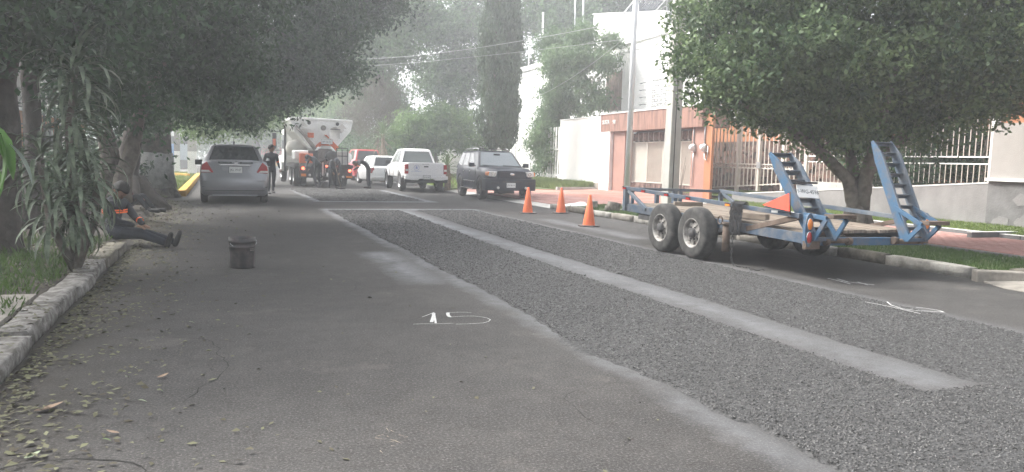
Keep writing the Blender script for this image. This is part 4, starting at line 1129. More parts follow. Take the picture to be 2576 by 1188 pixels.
roots(mb, (0, 0), .42, 5, .35, -.22); obj('trunk', mb, M_bark, tB)
P = blob_points([(-.3, -.5, 3.6, 1.6, 2, 1.0), (.8, .3, 4.6, 1.8, 2, 1.1), (-1.6, 0, 3.2, 1.5, 2, 1.0)], 16000, .3, 0, 1, 4, 14, .25)
o = bpy.data.objects.new('crown', leaf_mesh('crown', P, rng.uniform(.08, .15, len(P)), ML_dark)); C.objects.link(o); o.parent = tB
tree('ficus_tree', 'row of lighter leafy boughs hanging low beyond the limewashed trunk', VG['Fr'], 12000, .16, ML_bg2,
     [([(-2.6, 37, 0), (-2.4, 37, 2), (-1, 37, 3.2)], .2, .1)], M_bark_dark, 'dark ficus trees along the left verge', clump=10, cr=.25, gap=.42, gf=1.6)
mb = MB(); limb(mb, [(-2.75, 14, 0), (-2.7, 14, 1.4), (-2.72, 14, 2.8)], .15, .12); o = obj('trunk', mb, M_bark_dark); o.name = 'slim_trunk'
tag(o, 'slim dark trunk in front of the pale panelled house at far left', 'tree')

# dark hedge of undergrowth closing the view below the left crowns
tree('undergrowth', 'dark undergrowth behind the strap leaved plant and seated workers', [(-3.4, 16, .6, 1.0, 3, .7), (-3.2, 21, .7, .9, 3.5, .8), (-4.5, 13, .6, 1.2, 3, .8), (-3.2, 26, .9, .8, 3, .8)], 26000, .10, ML_dark, cat='shrub', part='leaves', clump=12, cr=.2)
tree('undergrowth', 'loose dark leafy bush between the trunk roots and limewashed trunk', [(-2.55, 22.4, 1.1, .28, .9, .65), (-1.9, 23.4, 2.2, .5, .9, .3)], 4200, .12, ML_dark, cat='shrub', part='leaves', clump=12, cr=.14, droop=.9)

# ---- right tree over the trailer
RTR = VG['RTr']
rt = tree('street_tree', 'vase shaped leafy street tree standing in the grass strip behind the blue trailer', VG['RT']+[(10.3, 11.2, 2.5, 1.3, 1.0, .55), (11.6, 11.0, 2.7, 1.4, 1.1, .55), (9.0, 11.2, 2.75, .8, 1.0, .4)], 135000, .095, ML_right,
     [(RTR[0], .16, .045), (RTR[1], .16, .05), (RTR[2], .13, .06), (RTR[3], .13, .05)], M_bark, twigs=60, clump=9, cr=.08, shell=.4, gap=0, gf=1.5, aspect=.55, sup=.25, supn=24,
     root=((10.83, 10.9), .17, 6, .3, .1))

# ---- cypresses
def cypress(x, y, z0, zt, r, lab, nleaf, seed):
    t = thing('cypress_tree', lab, 'tree', (x, y, 0), group='two tall cypresses by the barred fence')
    k = rng.random(nleaf)
    z = z0+(zt-z0)*k
    env = r*np.minimum(1, np.sqrt(np.maximum(k, 0)/.12))*np.minimum(1, ((1-k)/.5)**.6)
    a = rng.uniform(0, 6.283, nleaf); rr = env*(0.5+.5*rng.random(nleaf)**.5)*(1+.20*np.sin(a*3+z*1.7+seed)+.16*np.sin(z*4.3+a*2+seed)+.12*np.sin(z*9+a*5)+.1*rng.normal(size=nleaf))
    P = np.stack([rr*np.cos(a), rr*np.sin(a), z], 1)
    me = leaf_mesh('crown', P, rng.uniform(.12, .26, nleaf), ML_cyp, .4, -1.4, .1, axis=np.stack([np.cos(a)*.5, np.sin(a)*.5, np.full(nleaf, .8)], 1))
    o = bpy.data.objects.new('crown', me); C.objects.link(o); o.parent = t
    mb = MB(); mb.tube([(0, 0, -.1), (.02, 0, 1.5), (0, 0, zt*.8)], [.17, .13, .03], 9)
    obj('trunk', mb, M_bark, t)
cypress(11.87, 34, 1.9, 12.5, .68, 'tall cypress on the left of the pair behind the dark SUV', 16000, 1)
cypress(12.52, 34.1, 1.75, 13.5, .55, 'tall cypress on the right of the pair, against the white wall', 16000, 4)

# ---- round light green tree, yuccas
tree('round_tree', 'low rounded bright green tree behind the white pickup', VG['round'], 20000, .22, ML_bg2, [([(12.4, 46, 0), (12.4, 46, 1.2), (12.3, 46, 2.4)], .16, .1)], M_bark, clump=10, cr=.16, shell=.5, sup=.28, supn=12)
def strap_leaf(L_, w_, arch, m, fold=.25, seg=6):
    """one arching sword-shaped leaf growing along +X, folded along its midrib"""
    mb = MB(); vs = []
    x = z = 0.0; a = R(58); 
    for i in range(seg+1):
        t = i/seg; ww = w_*(.55+.9*t)*(1-t**3)*.9 if t < 1 else 0.001
        vs += [(x, -ww/2, z+ww*fold), (x, 0, z), (x, ww/2, z+ww*fold)]
        x += L_/seg*math.cos(a); z += L_/seg*math.sin(a); a -= arch/seg
    fs = []
    for i in range(seg):
        k = i*3; fs += [(k, k+3, k+4, k+1), (k+1, k+4, k+5, k+2)]
    mb.add(vs, fs, 0, True)
    me = mb.mesh('leaf', m)
    return me
def rosette(t, c, n, meshes, tilt=(-10, 60), scale=(.8, 1.15), up=.25):
    for k in range(n):
        o = bpy.data.objects.new('leaf', random.choice(meshes)); C.objects.link(o); o.parent = t
        f = k/n
        o.location = (c[0]+random.uniform(-.01, .01), c[1]+random.uniform(-.01, .01), c[2]-up*f)
        s = random.uniform(*scale); o.scale = (s, s, s)
        o.rotation_euler = (random.uniform(-.15, .15), R(tilt[0]+(tilt[1]-tilt[0])*f+random.uniform(-12, 12)), k*2.4+random.uniform(-.2, .2))
M_strap = mat('strap_leaf', (0.065, 0.095, 0.055), 0.5, var=0.3, scale=9, col2=(0.155, 0.195, 0.125))
M_yucca = mat('yucca_leaf', (0.15, 0.21, 0.10), 0.55, var=0.25, scale=5)
M_deadleaf = mat('dry_palm_skirt', (0.20, 0.155, 0.11), 0.9, var=0.3, scale=9)
dm = [strap_leaf(.52, .060, R(a), M_strap) for a in (85, 115, 145, 170, 70)]+[strap_leaf(.62, .064, R(a), M_strap) for a in (120, 160)]
dr = thing('dracaena', 'tall strap leaved dracaena on the left verge beside the seated worker', 'plant', (-1.46, 9.4, .1))
mb = MB()
for pts in ([(0, 0, -.05), (.0, 0, .8), (-.03, .02, 1.5), (.06, 0, 2.15)], [(0, 0, 0), (.18, .1, .5), (.22, .1, 1.0)], [(0, 0, 0), (-.2, -.1, .5), (-.28, -.1, 1.2)], [(0, 0, 0), (.1, -.1, .3), (.1, -.15, .75)]):
    mb.tube(pts, [.05, .04, .035, .03][:len(pts)], 8)
obj('stem', mb, M_bark, dr)
rosette(dr, (.06, 0, 2.22), 44, dm, (-25, 55), (.85, 1.1), .32)
rosette(dr, (.05, 0, 1.85), 34, dm, (5, 70), (.85, 1.1), .35)
rosette(dr, (.0, 0, 1.45), 26, dm, (10, 80), (.8, 1.05), .3)
rosette(dr, (.13, .1, 1.15), 40, dm, (-10, 85), (.8, 1.05), .35)
rosette(dr, (-.28, -.1, 1.3), 36, dm, (-10, 80), (.8, 1.05), .35)
rosette(dr, (.03, -.15, .88), 40, dm, (-5, 90), (.8, 1.05), .3)
rosette(dr, (.06, -.1, .62), 26, dm, (0, 80), (.6, .85), .2)
rosette(dr, (-.2, -.1, .75), 30, dm, (-10, 85), (.8, 1.0), .3)
ym = [strap_leaf(.75, .06, R(a), M_yucca) for a in (20, 45, 80)]
ydm = [strap_leaf(.6, .07, R(60), M_deadleaf)]
for (x, y, z, s, lab, n) in ((8.74, 44, 2.7, 1.35, 'spiky yucca with a dry brown skirt left of the round tree', 70), (9.42, 33, 1.15, .95, 'small yucca between the white pickup and the dark SUV', 60), (15.9, 50, 4.1, 1.2, 'yucca head poking above the round tree', 40)):
    t = thing('yucca', lab, 'plant', (x, y, 0), group='yuccas along the right kerb')
    mb = MB(); mb.tube([(0, 0, -.1), (.03, 0, z*.5), (0, 0, z)], [.16, .12, .1], 9); obj('stem', mb, M_deadleaf, t)
    rosette(t, (0, 0, z), n, ym, (-35, 40), (s*.8, s*1.1), .3)
    rosette(t, (0, 0, z-.3), n//2, ydm, (60, 120), (s*.8, s*1.1), z*.45)

# ---- background trees
tr_limbs = lambda x, y, h: [([(x, y, 0), (x+.2, y, h*.35), (x-.1, y+.2, h*.65), (x+.3, y, h)], .28, .1)]
BG = 'tall trees behind the parked vehicles'
tree('tall_tree', 'tall hazy tree whose crown meets the dark ficus over the mixer truck', VG['cen1'], 30000, .29, ML_bg, tr_limbs(10.5, 53, 10), M_bark_dark, BG, clump=10, cr=.45, gap=.46, gf=.5, seed=5, shell=.2, sup=.45, supn=14)
tree('tall_tree', 'tall hazy tree with bright sky holes in the middle of the picture', VG['cen2'], 28000, .3, ML_bg, tr_limbs(16.5, 57, 12), M_bark_dark, BG, clump=10, cr=.45, gap=.56, gf=.5, seed=8, shell=.2, sup=.45, supn=14)
tree('tall_tree', 'tall dark tree directly behind the cypresses', VG['cen3'], 32000, .28, ML_bg, tr_limbs(20, 52, 12), M_bark_dark, BG, clump=10, cr=.42, gap=.5, gf=.5, seed=3, shell=.2, sup=.45, supn=14)
tree('tall_tree', 'hazy tree showing above the white house roof', VG['cen4'], 26000, .3, ML_bg, tr_limbs(27, 50, 13), M_bark_dark, BG, clump=10, cr=.45, gap=.35, gf=.6, seed=6, shell=.2, sup=.7)
tree('far_tree', 'light green tree over the cab of the mixer truck', VG['far1'][:3], 18000, .36, ML_bg2, tr_limbs(9.5, 69, 5), M_bark_dark, BG, clump=10, cr=.5, gap=.3, gf=.6, seed=2, shell=.3)
tree('far_tree', 'light green tree beyond the silver sedan roof', VG['far1'][3:], 13000, .38, ML_bg2, tr_limbs(3.5, 80, 5), M_bark_dark, BG, clump=10, cr=.5, gap=.35, gf=.6, seed=9, shell=.3)
tree('far_tree', 'distant grey green trees above the red wall', VG['far2'], 14000, .35, ML_bg, tr_limbs(3, 103, 4), M_bark_dark, BG, clump=10, cr=.6, gap=.3, gf=.5, seed=12, shell=.3)
tree('dry_bush', 'dry brown leafless tree behind the mixer truck', VG['brown'], 6000, .5, ML_brown, [([(9.6, 50, 0), (9.6, 50, 2), (9.7, 50, 4)], .15, .05)], M_bark, clump=12, cr=.35, aspect=.05, droop=-1.0, shell=.1)
# a far wooded mass that closes the horizon
P = blob_points([(x, 128+6*math.sin(x), 2.5, 7, 5, 3.0+1.2*math.sin(x*.7)) for x in range(-110, 150, 7)], 42000, .4, 0, 1, 3, 10, .8)
o = bpy.data.objects.new('distant_woodland', leaf_mesh('distant_woodland', P, rng.uniform(.5, 1.0, len(P)), ML_bg)); C.objects.link(o)
tag(o, 'distant wood closing the end of the street', kind='stuff')
tree('garden_tree', 'dark garden trees filling the gap behind the left house', [(-12, 44, 4, 5, 6, 4), (-9, 55, 4, 4, 6, 4), (-14, 34, 6, 4, 6, 4)], 16000, .3, ML_dark, cat='tree', clump=10, cr=.5)
tree('garden_tree', 'garden shrubs between the right kerb and the yucca', [(11.5, 52, 1.6, 2.5, 4, 1.6), (10.5, 60, 2.0, 2.5, 6, 2.0), (10, 70, 2.2, 2.5, 6, 2.2), (9.9, 48, .9, 1, 3, .9)], 22000, .2, ML_bg, cat='shrub', part='leaves', clump=10, cr=.35)
# ---- climber on the white house, shrubs behind the two tier fence
VG['clim'] = [(b_[0]+(.35 if b_[0] < 15.6 and b_[2] > 3 else 0), *b_[1:3], b_[3]*.88, b_[4], b_[5]*.92) for b_ in VG['clim']]
tree('climber', 'light green bamboo like climber covering the white house wall beside the curtained window', VG['clim']+[(15.1, 35.2, 3.6, .6, .6, 1.0), (15.0, 35.4, 2.2, .45, .5, 1.0), (14.95, 35.6, 1.2, .35, .4, .6)], 30000, .24, ML_clim, [([(15.3, 35.2, .3), (15.3, 35.1, 3), (15.6, 34.8, 5.5)], .07, .04), ([(15.5, 34.9, .3), (15.9, 34.6, 3.5), (16.4, 34, 6.5)], .06, .03)], M_bark, clump=12, cr=.16, droop=.9, aspect=.25, shell=.3, twigs=16, sup=.2, supn=14, cat='plant', part='foliage')
tree('shrub', 'dark garden shrubs with thin stems behind the two tier fence', VG['shrubR'], 20000, .10, ML_dark, [([(16.9, 13.3, 1.0), (17.0, 13.3, 2.0), (17.1, 13.2, 3.2)], .05, .03), ([(16.8, 13.9, 1.0), (16.7, 14, 2.2), (16.9, 14.1, 3.0)], .04, .02)], M_bark, clump=12, cr=.13, gap=.25, gf=2.5, cat='shrub', part='leaves')

# ---- near plants at the left edge: broad leaves close to the camera
def broad_leaf(L_, w_, m, curl=.3, ser=.03):
    mb = MB(); n = 10; vs = []
    for i in range(n+1):
        t = i/n; ww = w_*math.sin(math.pi*min(1, t*.97+.03))**.75*(1+ser*(1 if i % 2 else -1))
        z = -curl*L_*t*t
        vs += [(L_*t, -ww/2, z+ww*.12), (L_*t, -ww/4, z+ww*.04), (L_*t, 0, z), (L_*t, ww/4, z+ww*.04), (L_*t, ww/2, z+ww*.12)]
    fs = [(i*5+j, i*5+5+j, i*5+6+j, i*5+1+j) for i in range(n) for j in range(4)]
    mb.add(vs, fs, 0, True); return mb
M_bright = leaf_mat('bright_leaf', (0.06, 0.14, 0.03), (0.11, 0.22, 0.05), .4, sc=3)
M_pale = leaf_mat('pale_leaf', (0.22, 0.26, 0.24), (0.3, 0.36, 0.33), .3, sc=3)
bp_ = thing('broadleaf_plant', 'near plant with large bright green drooping leaves at the left edge', 'plant', (-1.32, 5.0, .1))
mb = MB(); mb.tube([(0, 0, 0), (.02, 0, .6), (.05, -.1, 1.1), (.12, -.1, 1.42)], [.018, .016, .012, .008], 7); mb.tube([(.02, 0, .6), (.1, .1, 1.0), (.22, 0, 1.3)], [.012, .01, .006], 6)
obj('stem', mb, M_bark, bp_)
for (x, y, z, rx, ry, rz, L_, w_, m_) in ((.14, -.1, 1.44, 30, 52, 20, .34, .20, M_bright), (.20, -.05, 1.40, -20, 75, -10, .36, .17, M_bright), (.12, -.1, 1.42, 10, 20, 170, .26, .14, M_bright), (.05, 0, 1.50, 40, 35, -120, .22, .13, M_pale), (.24, 0, 1.32, 0, 48, 30, .24, .07, M_pale), (.16, .05, 1.2, 30, 80, 60, .24, .13, M_bright), (.1, 0, 1.1, -30, 70, -60, .26, .12, M_bright), (.05, 0, .9, 10, 60, 10, .25, .12, M_bright)):
    o = obj('leaf', broad_leaf(L_, w_, m_), m_, bp_); o.location = (x, y, z); o.rotation_euler = (R(rx), R(ry), R(rz))

# ---- grass, weeds, ground cover
def grass(name, P, h, m, lab, w_=.006, lean=.35):
    n = len(P); hh = rng.uniform(.5, 1.3, n)*h
    a = rng.uniform(0, 6.283, n); dx, dy = np.cos(a), np.sin(a)
    ln = rng.normal(0, lean, (n, 2))*hh[:, None]
    b0 = P+np.stack([dx*w_, dy*w_, np.zeros(n)], 1); b1 = P-np.stack([dx*w_, dy*w_, np.zeros(n)], 1)
    mid = P+np.stack([ln[:, 0]*.4, ln[:, 1]*.4, hh*.6], 1)
    tip = P+np.stack([ln[:, 0], ln[:, 1], hh], 1)
    V = np.stack([b0, b1, mid-np.stack([dx, dy, dx*0], 1)*w_*.6, tip], 1)
    V2 = V.reshape(-1, 3); q = np.arange(4*n).reshape(n, 4)
    me = np_mesh(name, V2, q, m, np.repeat(np.clip(rng.normal(.5, .28, n), 0, 1), 4))
    o = bpy.data.objects.new(name, me); C.objects.link(o)
    return tag(o, lab, kind='stuff')
def scat(x0, x1, y0, y1, n, zf):
    x = rng.uniform(x0, x1, n); y = rng.uniform(y0, y1, n)
    return np.stack([x, y, np.array([zf(a, b_) for a, b_ in zip(x, y)])], 1)
g1 = scat(9.46, 11.38, 7.1, 21.3, 30000, lambda x, y: .112)
g1 = g1[(noise3(g1, 1.5, 3) > .2) | (g1[:, 1] < 10)]
g1 = g1[~((g1[:, 1] < 7.65) & (g1[:, 1] < 7.1+(g1[:, 0]-9.46)*.29))]
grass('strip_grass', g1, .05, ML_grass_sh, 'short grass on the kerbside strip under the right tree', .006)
grass('lawn_grass', scat(14.3, 14.98, 5.2, 21, 16000, lambda x, y: .2+(x-14.3)*.2), .05, ML_grass, 'mown grass below the grey retaining wall', .007)
grass('terrace_grass', scat(15.2, 17.2, 10.5, 23.2, 20000, lambda x, y: tz(x, y)-.01), .05, ML_grass, 'mown grass above the grey retaining wall', .009)
grass('weeds', scat(13.2, 14.98, 29.7, 38, 12000, lambda x, y: .2+(x-13.2)*.1 if y < 33.2 else .12+(x-9.4)*.05), .24, ML_grass, 'tall weedy grass along the foot of the white street wall', .012)
grass('verge_grass', scat(9.5, 14.5, 33.4, 60, 12000, lambda x, y: .12+(x-9.4)*.05), .12, ML_grass, 'rough grass beyond the driveway behind the parked pickup', .016)
gl = scat(-3.6, -1.5, 4.5, 12.5, 9000, lambda x, y: lz2(x, y)-.01); gl = gl[noise3(gl, 2.2, 9) > .42]
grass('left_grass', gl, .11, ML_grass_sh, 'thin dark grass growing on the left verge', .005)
grass('corner_grass', scat(-6, -1.25, 28, 55, 14000, lambda x, y: .08), .09, ML_grass, 'bright grass on the far left street corner', .014)

def litter(name, P, sz, lab):
    n = len(P); a = rng.uniform(0, 6.283, n); d = np.stack([np.cos(a), np.sin(a), rng.normal(0, .18, n)], 1)
    s = np.stack([-np.sin(a), np.cos(a), rng.normal(0, .3, n)], 1); L_ = rng.uniform(.6, 1.4, n)[:, None]*sz
    zc = np.array([[0, 0, 1.]])*L_*rng.uniform(.02, .22, n)[:, None]
    V = np.stack([P-d*L_*.5, P+s*L_*.24+zc, P+d*L_*.5+zc*.4, P-s*L_*.24+zc], 1)
    V[..., 2] = np.maximum(V[..., 2], P[:, None, 2]+.001)
    me = np_mesh(name, V.reshape(-1, 3), np.arange(4*n).reshape(n, 4), ML_litter, np.repeat(np.clip(rng.beta(1.6, 1.6, n), 0, 1), 4))
    o = bpy.data.objects.new(name, me); C.objects.link(o); return tag(o, lab, kind='stuff')
n = 3900
gx = -1.2+rng.exponential(.26, n); gy = rng.uniform(1.5, 13, n)
Pl = np.stack([gx, gy, rng.uniform(.002, .02, n)], 1)
Pl = Pl[(gx < 1.6) & (noise3(Pl, 2.0, 4) > .35) | (gx < -1.0)]
litter('gutter_leaves', Pl, .042, 'fallen leaves drifted into the left gutter')
n = 5200
Pv = scat(-3.2, -1.25, 3.5, 13, n, lambda x, y: (lz2(x, y)+.008 if x < -1.47 else .135))
Pv = Pv[noise3(Pv, 1.6, 7) > .33]; litter('verge_leaves', Pv, .045, 'dead leaves covering the left verge')
n = 1500
gx = rng.uniform(-1.1, 2.4, n); gy = rng.uniform(3, 22, n); k_ = rng.random(n) < np.exp(-(gx+1.1)/1.1)
litter('street_leaves', np.stack([gx, gy, np.full(n, .003)], 1)[k_], .04, 'single leaves and seed pods scattered over the left lane')
Pv = scat(0, 1, 13, 24, 2400, lambda x, y: 0); Pv[:, 0] = -1.6+rng.exponential(.55, len(Pv)); Pv = Pv[Pv[:, 0] < 2]; Pv[:, 2] = [max(lz2(x, y), 0)+.01 for x, y in Pv[:, :2]]; litter('root_leaves', Pv, .06, 'dead leaves on the bare earth among the ficus roots')
# a few single leaves lying clear on the asphalt
lm = [broad_leaf(.085, .04, None, -.35), broad_leaf(.07, .032, None, .3), broad_leaf(.06, .035, None, .5)]
mm_ = [mat('tan_leaf', (.20, .14, .095), .8, var=.2, scale=30), mat('green_leaf', (.10, .14, .055), .7, var=.2, scale=30), mat('pale_green_leaf', (.20, .235, .15), .7, var=.2, scale=30)]
for x, y, k, m_, a, s, lab in [(-0.369, 5.128, 0, 0, 0.4, 1.1, 'curled tan leaf lying alone in the middle of the left lane'), (-0.473, 4.145, 0, 0, 2.9, 1.0, 'tan leaf in the foreground left of the pale scrape marks'), (-0.932, 4.624, 0, 0, 0.1, 2.2, 'long tan leaf in the gutter at the left edge of the foreground'), (-0.548, 5.169, 1, 2, 1.2, 0.9, 'upright pale green leaf left of the curled tan leaf'), (-0.349, 4.833, 2, 1, 0.3, 0.9, 'small green leaf just below the curled tan leaf'), (-0.431, 4.649, 1, 2, 0.2, 0.9, 'flat light green leaf lying below the small green leaf'), (-0.536, 4.051, 1, 1, 0.1, 0.8, 'small dark green leaf left of the foreground tan leaf'), (-0.833, 3.91, 0, 2, 0.5, 1.1, 'pale leaf near the bottom left corner'), (-0.241, 6.756, 1, 2, 0.3, 1.0, 'pale leaf on the asphalt well left of the chalk number')]:
    o = obj('fallen_leaf', lm[k], mm_[m_]); o.location = (x, y, .012 if k == 0 else .02); o.rotation_euler = (R(8*a % 20), R(5), a); o.scale = (s*.72, s*.72, s*.72)
    tag(o, lab, 'leaf')
# ================================================================== VEHICLES
M_rubber = mat('tyre_rubber', (0.026, 0.026, 0.026), 0.9, var=0.25, scale=8, col2=(0.06, 0.058, 0.055))
M_rim = mat('alloy_rim', (0.5, 0.5, 0.51), 0.35, metal=0.8)
M_rim_dark = mat('dark_rim', (0.06, 0.06, 0.065), 0.4, metal=0.5)
M_carglass = mat('car_glass', (0.02, 0.026, 0.028), 0.08, spec=0.6)
M_silver = mat('silver_paint', (0.25, 0.255, 0.27), 0.33, metal=0.55, coat=0.6)
M_carwhite = mat('white_car_paint', (0.76, 0.76, 0.76), 0.3, coat=0.6)
M_navy = mat('dark_blue_grey_paint', (0.008, 0.012, 0.026), 0.35, spec=0.3, coat=0.2)
M_carred = mat('red_car_paint', (0.40, 0.03, 0.035), 0.35, coat=0.5)
M_plastic = mat('dark_grey_plastic', (0.016, 0.019, 0.028), 0.55, spec=0.25)
M_black = mat('black_plastic', (0.015, 0.015, 0.016), 0.5)
M_chrome = mat('chrome', (0.7, 0.7, 0.7), 0.15, metal=1.0)
M_redlens = mat('red_lens', (0.35, 0.02, 0.02), 0.2, coat=0.6)
M_whitelens = mat('clear_lens', (0.62, 0.6, 0.58), 0.15, coat=0.8)
M_amber = mat('amber_lens', (0.75, 0.22, 0.03), 0.25, coat=0.5)
M_plate = mat('licence_plate', (0.62, 0.63, 0.62), 0.5)
M_ink = mat('dark_ink', (0.04, 0.05, 0.05), 0.7)

def ring_half(y, w_, zb, zs, zt):
    h = zs-zb
    half = [(0, zb), (w_*.86, zb), (w_*.965, zb+.06), (w_*.995, zb+.33*h), (w_, zb+.60*h), (w_*.985, zb+.84*h), (w_*.935, zs-.012), (w_*.87, zs+(zt-zs)*.45), (w_*.45, zs+(zt-zs)*.9), (0, zt)]
    return [(x, y, z) for x, z in half]+[(-x, y, z) for x, z in half[-2:0:-1]]
def cut(o, boxes=(), cyls=()):
    """carve wheel wells and recesses into a body mesh"""
    mb = MB()
    for (y, z, r, x0, x1) in cyls:
        mb.lathe([(r, x0), (r, x1)], (0, y, z), 'x', 28, smooth=False)
    for b in boxes: mb.box(*b)
    c = bpy.data.objects.new('cutter', mb.mesh('cutter', M_black)); C.objects.link(c)
    md = o.modifiers.new('b', 'BOOLEAN'); md.object = c; md.operation = 'DIFFERENCE'; md.solver = 'EXACT'
    try: md.material_mode = 'TRANSFER'
    except Exception: pass
    dg = bpy.context.evaluated_depsgraph_get()
    me = bpy.data.meshes.new_from_object(o.evaluated_get(dg))
    o.modifiers.clear(); o.data = me
    me.polygons.foreach_set('use_smooth', [True]*len(me.polygons))
    me.set_sharp_from_angle(angle=R(32))
    bpy.data.objects.remove(c)
    return o
def wheel(parent, x, y, r, w_, rim, side, spokes=6, rr=.62, name='wheel'):
    """side +1: outer face towards +x"""
    o1 = w_/2
    t = MB()
    prof = [(r*rr, -o1*.9), (r*.80, -o1), (r*.93, -o1*.92), (r*.985, -o1*.72), (r, -o1*.45), (r, o1*.45), (r*.985, o1*.72), (r*.93, o1*.92), (r*.80, o1), (r*rr, o1*.9)]
    t.lathe(prof, (0, 0, 0), 'x', 30, cap0=False, cap1=False)
    wo_ = obj(name, t, M_rubber, parent); wo_.location = (x, y, r)
    m = MB(); s = side
    m.lathe([(r*rr*1.02, s*o1*.86), (r*rr*.97, s*o1*.9), (r*rr*.92, s*o1*.55), (r*rr*.9, -s*o1*.8)], (0, 0, 0), 'x', 30, cap0=False, cap1=False)
    m.lathe([(0.001, s*o1*.62), (r*.12, s*o1*.62), (r*.15, s*o1*.5)], (0, 0, 0), 'x', 16, cap0=False, cap1=False)
    for k in range(spokes):
        a = 6.283*k/spokes
        c = Vector((s*o1*.52, math.cos(a)*r*.36, math.sin(a)*r*.36))
        m.beam((s*o1*.56, math.cos(a)*r*.1, math.sin(a)*r*.1), (s*o1*.5, math.cos(a)*r*rr*.95, math.sin(a)*r*rr*.95), r*.16, .02, up=(1, 0, 0))
    obj('rim', m, rim, wo_)
    b = MB(); b.lathe([(0.001, s*o1*.25), (r*rr*.9, s*o1*.25)], (0, 0, 0), 'x', 24, cap0=False, cap1=False); obj('brake', b, M_black, wo_)
    return wo_

class Cab:
    """tapered cabin between a belt rectangle and a roof rectangle: (y0, y1, half width, z)"""
    def __init__(s, bot, top): s.b, s.t = bot, top
    def corners(s, side):
        (a0, a1, aw, az), (c0, c1, cw, cz) = s.b, s.t
        return {'rear': [(-aw, a0, az), (aw, a0, az), (cw, c0, cz), (-cw, c0, cz)], 'front': [(aw, a1, az), (-aw, a1, az), (-cw, c1, cz), (cw, c1, cz)],
                'right': [(aw, a0, az), (aw, a1, az), (cw, c1, cz), (cw, c0, cz)], 'left': [(-aw, a1, az), (-aw, a0, az), (-cw, c0, cz), (-cw, c1, cz)]}[side]
    def pt(s, side, u, v, off=0.0):
        p = [Vector(q) for q in s.corners(side)]
        lo = p[0].lerp(p[1], u); hi = p[3].lerp(p[2], u)
        n = (p[1]-p[0]).cross(p[3]-p[0]).normalized()
        return lo.lerp(hi, v)+n*off
    def shell(s, m, parent, r=.09, crown=.035, name='cabin'):
        def rr(c, w_, z, y0, y1, r_):
            pts = []
            for (cx, cy, a0) in ((w_-r_, y1-r_, 0), (-w_+r_, y1-r_, 90), (-w_+r_, y0+r_, 180), (w_-r_, y0+r_, 270)):
                for k in range(5):
                    a = R(a0+22.5*k); pts.append((cx+r_*math.cos(a), cy+r_*math.sin(a), z))
            return pts
        (a0, a1, aw, az), (c0, c1, cw, cz) = s.b, s.t
        L = lambda f: (az+(cz-az)*f, a0+(c0-a0)*f, a1+(c1-a1)*f, aw+(cw-aw)*f)
        rings = []
        for f in (-.12, 0, .5, .93):
            z, y0, y1, w_ = L(f); rings.append(rr(0, w_, z, y0, y1, r))
        rings.append(rr(0, cw-.03, cz-.005, c0+.04, c1-.04, r)); rings.append(rr(0, cw-.12, cz+crown*.6, c0+.16, c1-.16, r)); rings.append(rr(0, cw-.3, cz+crown, c0+.4, c1-.4, r))
        mb = MB(); mb.rings(rings)
        o = obj(name, mb, m, parent); o.data.set_sharp_from_angle(angle=R(28)); return o
    def glass(s, side, poly, m, parent, name='window', off=.006, seal=.02, sealm=None):
        """poly in facet coordinates (u, v)"""
        mb = MB(); n = len(poly)
        vs = [s.pt(side, u, v, off) for u, v in poly]+[s.pt(side, u, v, off-.03) for u, v in poly]
        mb.add(vs, [tuple(range(n))]+[(i, i+n, (i+1) % n+n, (i+1) % n) for i in range(n)])
        o = obj(name, mb, m, parent)
        if seal:
            cu = sum(p[0] for p in poly)/n; cv = sum(p[1] for p in poly)/n
            q = [(cu+(u-cu)*(1+seal*2), cv+(v-cv)*(1+seal*3)) for u, v in poly]
            mb = MB(); vs = [s.pt(side, u, v, off-.003) for u, v in q]+[s.pt(side, u, v, off-.03) for u, v in q]
            mb.add(vs, [tuple(range(n))]+[(i, i+n, (i+1) % n+n, (i+1) % n) for i in range(n)])
            obj('seal', mb, sealm or M_black, o)
        return o
def loft_body(st, m, parent, wells, r, wx, name='body', boxes=(), track=None):
    mb = MB(); mb.rings([ring_half(*s) for s in st])
    o = obj(name, mb, [m, M_black], parent)
    cy_ = []
    for y in wells:
        cy_ += [(y, r*1.02, r*1.16, wx, 1.3), (y, r*1.02, r*1.16, -1.3, -wx)]
    return cut(o, boxes, cy_)
def panel(parent, name, m, pts, axis, lo, hi, bevel=0):
    mb = MB(); mb.prism(pts, axis, lo, hi); return obj(name, mb, m, parent, bevel=bevel)
def mirror(parent, x, y, z, m, s):
    mb = MB(); mb.boxc((x+s*.12, y, z), (.2, .09, .15)); mb.boxc((x+s*.01, y+.02, z-.04), (.1, .04, .04)); return obj('mirror', mb, m, parent, bevel=.025)
def plate(parent, text, c, rot, sz=(.33, .165), size=.1):
    mb = MB(); mb.box(-sz[0]/2, sz[0]/2, -sz[1]/2, sz[1]/2, 0, .008)
    o = obj('licence_plate', mb, M_plate, parent, bevel=.003); o.location = c; o.rotation_euler = rot
    text_obj(text, size, M_ink, o, (0, -.005, .0085), (0, 0, 0), 'lettering', .001, sx=.8)
    f = MB(); f.box(-sz[0]/2-.01, sz[0]/2+.01, -sz[1]/2-.01, sz[1]/2+.01, -.004, .0045); obj('plate_frame', f, M_black, o)
    return o
RV = (R(90), 0, 0)         # upright, facing -y (seen from behind a car heading +y)
RF = (R(90), 0, R(180))    # upright, facing +y

